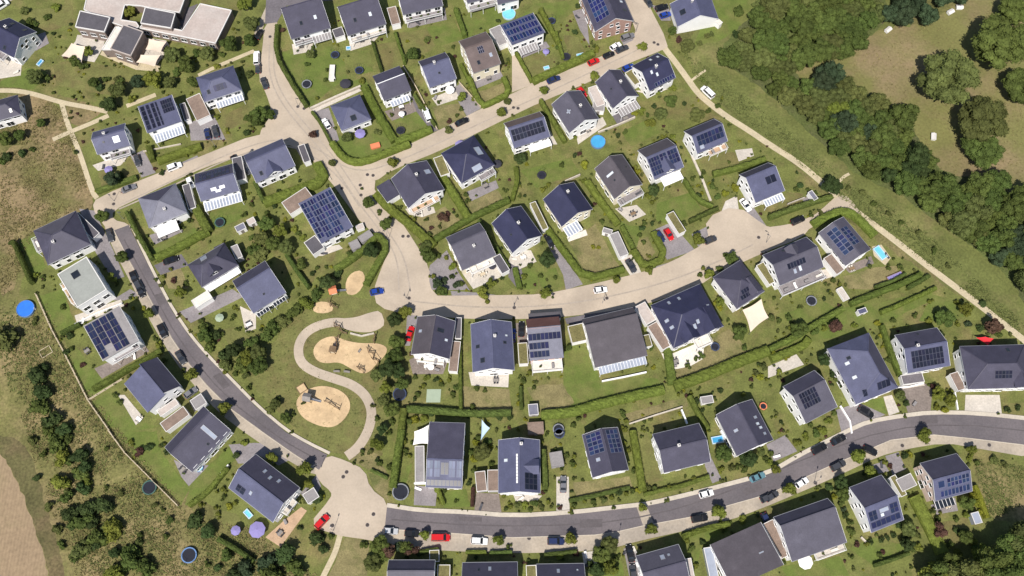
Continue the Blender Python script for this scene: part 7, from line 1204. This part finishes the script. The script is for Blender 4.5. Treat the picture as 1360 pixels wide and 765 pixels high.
S('D0','170,50,3,o 230,120,2.6 190,250,2.6,d 260,400,2.6,o 300,520,3,o 330,600,2.6 560,90,1.6 640,330,2,o 560,300,1.6 820,400,2,o 900,470,2.2 880,560,2 1190,310,2,b 1180,350,1.8 1210,400,2,y 1240,380,2,b 1130,290,2 1070,385,1.8,b 1150,400,1.6,b 1250,130,2.4,d 1290,60,2.2,b 1100,700,2 1160,720,2.4,d 880,110,2,d 740,110,3,r 790,80,2.6,d 700,60,2,b')
S('D1','810,130,1.8,b 790,60,2,b 790,110,2 830,60,1.6 960,300,2.2,b 990,300,2 970,370,2,b 1150,150,2.6,y 1140,110,2.4 1160,60,2.4,y 1170,30,2 1150,210,2 1130,270,2,d 1240,170,2 1220,60,2.4 1310,345,1.8,b 1340,390,2,b 560,110,1.8 640,150,1.6,d 600,110,1.8,o 660,170,2 700,190,2 1000,310,1.6 1060,370,1.4 400,560,2 260,360,2,o 230,510,1.8,d 570,600,2.2 760,600,2.2,d 700,600,2 860,650,2,d 1340,610,1.8 640,690,2.4')
S('D2','30,390,2.4,o 70,395,2.2,b 120,380,2.4 160,390,2,o 190,370,2,b 100,410,1.8 330,380,2 380,370,1.8,b 430,380,2 480,360,2.2,o 530,350,2,b 560,320,2.6,d 600,330,2,b 640,320,2 670,310,2.2,y 620,100,2,b 600,60,1.8,b 650,210,2 720,300,2,o 760,300,2 830,300,2,b 960,260,1.8,b 320,170,2.2 330,130,2,b 290,120,1.8 230,60,1.8 200,30,2,b 160,60,2,b 1110,200,2.2,b 1160,190,2.4,o 1200,190,2 1230,200,2 1110,90,2.4 1150,80,2 1320,110,2.6,o 1340,150,2 930,580,2,b 950,620,2.2 940,680,2 970,720,2,b 1010,590,2,d 1120,520,1.8 1220,470,2.4,b 1100,480,1.6 250,660,2.4,b 340,640,2,r 410,700,2,d 500,690,2.4 540,740,2.4,y 560,670,2 250,400,1.6,r')
S('D3','350,350,2.2,y 330,300,2.4,d 350,420,2,d 390,380,2.4 410,440,2,d 430,480,2.2 440,530,2.4 400,410,1.8,l 470,600,1.8,r 540,580,1.8,d 600,570,1.8,d 630,560,1.8,d 660,550,1.8,d 700,500,2.2,d 720,560,2.4,d 780,540,2.2,o 800,610,2.4,b 760,620,2 850,500,2.4,b 870,420,2 900,470,2 1000,460,2 1050,440,2.4,b 1090,340,2.6,y 1110,380,2.6,y 1080,310,2.2,y 1120,430,2.2,y 1000,520,2.2,d 1040,540,2.6,d 960,600,2.6 1080,580,2.6,b 1100,620,2.6 1010,640,2.4,b 1200,150,2.4,o 1110,170,2 1070,140,2.2,b 1250,170,2,o 720,130,2.2,d 750,120,2,y 620,160,1.8,b 650,180,1.6,r 200,30,2.4,b 160,60,2.4,b 250,10,2.6 290,0,2.4,b 10,160,2.2,b 20,120,2 520,600,2,b 590,660,1.8 610,640,1.4,r 440,660,1.6 80,690,1.6 150,690,1.6')
KEEP = [(o.location.xy.to_3d(), 2.9 if o['category'] in ('trampoline', 'swimming pool') else 1.9) for o in COL.objects if o.get('category') in ('trampoline', 'swimming pool', 'parasol', 'car', 'van', 'table')]
SH = [q for q in SH if not any((P3(q[0], q[1], q[2] * .3) - k).length < r_ + q[2] * .5 for k, r_ in KEEP)]
SH.sort(key=lambda q: -q[2])
for tl, p, d, hue in SH[:298]:
    shrub(P3(tl, p, d * .3), d, hue)
# the smaller plants of beds and borders, past the 300 that show largest: one mass
low = MB(); HUES = 'gdyborl'; HMATS = ['leaf_mid', 'leaf_dark', 'leaf_yellow', 'leaf_bright', 'leaf_olive', 'leaf_darkred', 'leaf_blue']; LOWP = {}
def low_plant(p, d, hue):
    if hue not in LOWP: LOWP[hue] = [crown_mesh('low_plant', HMATS[HUES.index(hue)], 500 + 7 * s + ord(hue), 5, .20, 110, (1, 1, .75), (.42, .6)) for s in range(2)]
    me = rng.choice(LOWP[hue]); a = rng.uniform(0, 6.28); s = d / 2; ca, sa = math.cos(a) * s, math.sin(a) * s
    low.add([(p.x + v.co.x * ca - v.co.y * sa, p.y + v.co.x * sa + v.co.y * ca, p.z - .1 * s + v.co.z * s) for v in me.vertices], [tuple(f.vertices) for f in me.polygons], HUES.index(hue))
for tl, p, d, hue in SH[298:]: low_plant(P3(tl, p, d * .3), d, hue)
gz = [P3(None, q) for q in [(0,30),(350,30),(860,10),(910,80),(1110,280),(1370,460),(1370,600),(1290,660),(1250,765),(500,765),(400,690),(330,690),(230,630),(110,520),(40,400),(60,330),(140,290),(100,190)]]
def boxed(p): return (min(v.x for v in p), max(v.x for v in p), min(v.y for v in p), max(v.y for v in p), p)
blk = [boxed(p) for l_, p in FLAT if l_ in ('road', 'path', 'asphalt', 'patio', 'sand', 'hedge')]; lawns = [boxed(p) for l_, p in FLAT if l_ == 'lawn']
def hit(q, B): return any(b[0] < q.x < b[1] and b[2] < q.y < b[3] and inside(q, b[4]) for b in B)
def in_house(q, m_=.6): return any(abs((q - h['c']).dot(h['u'])) < h['L']/2 + m_ and abs((q - h['c']).dot(h['v'])) < h['wd']/2 + m_ for h in HOUSES) or any((q - b[0]).length < max(b[1], b[2]) * .6 for b in BOXES)
got = 0; tries = 0; beds = MB(); park = [P3(None, q) for q in [(520,330),(545,320),(530,560),(505,620),(430,605),(340,525),(335,480),(400,400)]]
while got < 1150 and tries < 90000:
    tries += 1; q = Vector((rng.uniform(-150, 150), rng.uniform(-90, 110), .04))
    if noise.noise(q * .10) < rng.uniform(-.45, .15) or not inside(q, gz) or inside(q, park) or any((q - k).length < r_ for k, r_ in KEEP) or hit(q, blk) or in_house(q): continue
    dd = sorted((q - h['c']).length for h in HOUSES)[:2]; edge = dd[1] - dd[0] < 3.0
    if not edge and (rng.random() < .55 or hit(q, lawns)): continue
    if edge and hit(q, lawns) and rng.random() < .8: continue
    low_plant(q, rng.uniform(.5, 1.5), rng.choice('ggboodgbry')); got += 1
tag(low.build('low_planting', HMATS), 'low garden plants and perennials in the beds of the gardens', None, None, 'stuff')
# pots, loungers and boxes on the terraces
def planter_mesh():
    def mk():
        m = MB(); m.cyl((0, 0), .26, 0, .5, 12, 0, .34); m.cyl((0, 0), .30, .5, .504, 12, 1)
        c = LOWP['g'][0]; m.add([(v.co.x * .42, v.co.y * .42, .42 + v.co.z * .42) for v in c.vertices], [tuple(f.vertices) for f in c.polygons], 2); return m.mesh('planter', ['grey_render', 'bark_bed', 'leaf_mid'])
    return proto('planter', mk)
def lounger_parts():
    def mk():
        a = MB(); a.box((-.95, -.33, .28), (.35, .33, .38)); a.add([(.35,-.33,.28),(.35,.33,.28),(.98,.33,.72),(.98,-.33,.72),(.35,-.33,.38),(.35,.33,.38),(.94,.33,.80),(.94,-.33,.80)], [(0,1,2,3),(7,6,5,4),(0,4,5,1),(1,5,6,2),(2,6,7,3),(3,7,4,0)])
        f = MB()
        for x in (-.85, .3): 
            for y in (-.28, .28): f.box((x-.03, y-.03, 0), (x+.03, y+.03, .28))
        return a.mesh('mattress', ['palechair']), f.mesh('leg_frame', ['grey_wood'])
    return proto('lounger', mk)
def chest_mesh():
    def mk(): m = MB(); m.box((-.7, -.35, 0), (.7, .35, .55)); m.prism([(-.38, .55), (.38, .55), (.38, .60), (0, .68), (-.38, .60)], -.73, .73, 1); return m.mesh('storage_chest', ['darkchair', 'flat_grey'])
    return proto('chest', mk)
TH = []
def near_house(p):
    h = min(HOUSES, key=lambda q: (q['c'] - p).length); v = p - h['c']; ax = ''
    if abs(v.y) > .4 * abs(v.x): ax = 'above' if v.y > 0 else 'below'
    if abs(v.x) > .4 * abs(v.y): ax = (ax + ' ' if ax else '') + ('right of' if v.x > 0 else 'left of')
    return h, ax
def clutter(q, a, k=None):
    k = k or rng.choice(('planter', 'planter', 'lounger', 'chest', 'lounger'))
    if k == 'planter': o = link('planter', planter_mesh()); look = 'potted green plant'
    elif k == 'chest': o = link('storage_chest', chest_mesh()); look = 'dark storage chest'
    else:
        me, f = lounger_parts(); o = root('sun_lounger', q); b = link('mattress', me, o); link('leg_frame', f, o); col = rng.choice((('palechair', 'pale'), ('darkchair', 'dark'), ('darkchair', 'dark'), ('white_cloth', 'white')))
        b.material_slots[0].link = 'OBJECT'; b.material_slots[0].material = MAT[col[0]]; look = f'{col[1]} sun lounger'
    o.location = q; o.rotation_euler = (0, 0, a); o['category'] = {'planter': 'plant pot', 'chest': 'chest', 'lounger': 'sun lounger'}[k]; TH.append((o, Vector(q), look))
nst = 0
for l_, p in FLAT:
    if l_ != 'patio' or len(p) > 8: continue
    c = sum(p, Vector()) / len(p)
    for _ in range(rng.choice((0, 1, 1, 2))):
        q = c.lerp(rng.choice(p), rng.uniform(.45, .8)); q.z = .075
        if not in_house(q, 0) and not any((q - t[1]).length < 1.5 for t in TH): clutter(q, rng.uniform(0, 6.28), None if rng.random() < .8 else 'planter')
for M_, x0, x1, dp, hz, h in DECKS:
    if dp < 1.5: continue
    for k in range(max(1, int((x1 - x0) / 3))):
        q = M_ @ Vector((x0 + (k + rng.uniform(.3, .7)) * (x1 - x0) / max(1, int((x1 - x0) / 3)), -dp * .55, hz)); clutter(q, h.rotation_euler.z + rng.choice((0, 1.57)))
# rough weeds
tufts('weeds', None, [[(0,205),(95,185),(125,270),(45,305),(15,390),(0,390)], [(60,400),(110,510),(150,560),(260,690),(330,700),(420,765),(100,765),(40,600),(10,440)]], 7500, 'tuft')
tufts('green_weeds', None, [[(0,400),(60,410),(110,520),(150,570),(260,695),(330,705),(420,765),(120,765),(60,640),(0,480)]], 3200, 'tuft_green', (.25, .7))
tufts('weeds', 'A0', [[(0,520),(180,510),(330,570),(390,700),(420,765),(0,765)]], 900, 'tuft'); tufts('bank_weeds', None, [[(905,65),(1020,150),(1130,245),(1220,300),(1370,440),(1370,455),(1130,275),(1020,185),(930,118)]], 2600, 'tuft_green', (.3, .7))
tufts('meadow_weeds', None, [[(1040,95),(1160,50),(1360,0),(1360,330),(1260,240)]], 1500, 'tuft', (.2, .45)); tufts('park_weeds', None, [[(505,620),(440,600),(400,575),(340,520),(322,490),(400,410),(440,395),(520,560)]], 700, 'tuft_green', (.15, .4)); tufts('corner_weeds', 'D3', [[(1090,150),(1355,190),(1355,400),(1170,460)]], 700, 'tuft_green')

# ------------------------------------------------------------------ labels for bushes: say which one by look and neighbour
HN = {'g': 'green', 'd': 'dark green', 'y': 'yellow', 'b': 'light green', 'o': 'olive', 'r': 'dark red', 'l': 'bluish'}
LB = {}
for o, p, look in TH:
    h, ax = near_house(p); LB.setdefault((look, ax, h['short']), []).append(((p - h['c']).length, o))
for o, p, d, hue, kd in PLANTS:
    if 'label' in o: continue
    h, ax = near_house(p); v = p - h['c']
    sz = 'small ' if d < 1.9 else ('' if d < 3 else 'big ')
    LB.setdefault((sz + HN[hue] + ' bush', ax, h['short']), []).append((v.length, o))
for (look, ax, sh), L_ in LB.items():
    L_.sort(key=lambda q: q[0])
    for i, (dist, o) in enumerate(L_):
        rk = '' if len(L_) == 1 else (('nearer ', 'farther ') if len(L_) == 2 else ('nearest ', 'middle ', 'farthest '))[i] if len(L_) < 4 else ''
        o['label'] = (lambda q: ' '.join(q if len(q) <= 16 else f'{rk}{look} {ax} {sh}'.split()[:16]))(f'{rk}{look} {ax} the {sh}'.split())
        if len(L_) >= 4: o['group'] = f'{look} group {ax} {sh}'
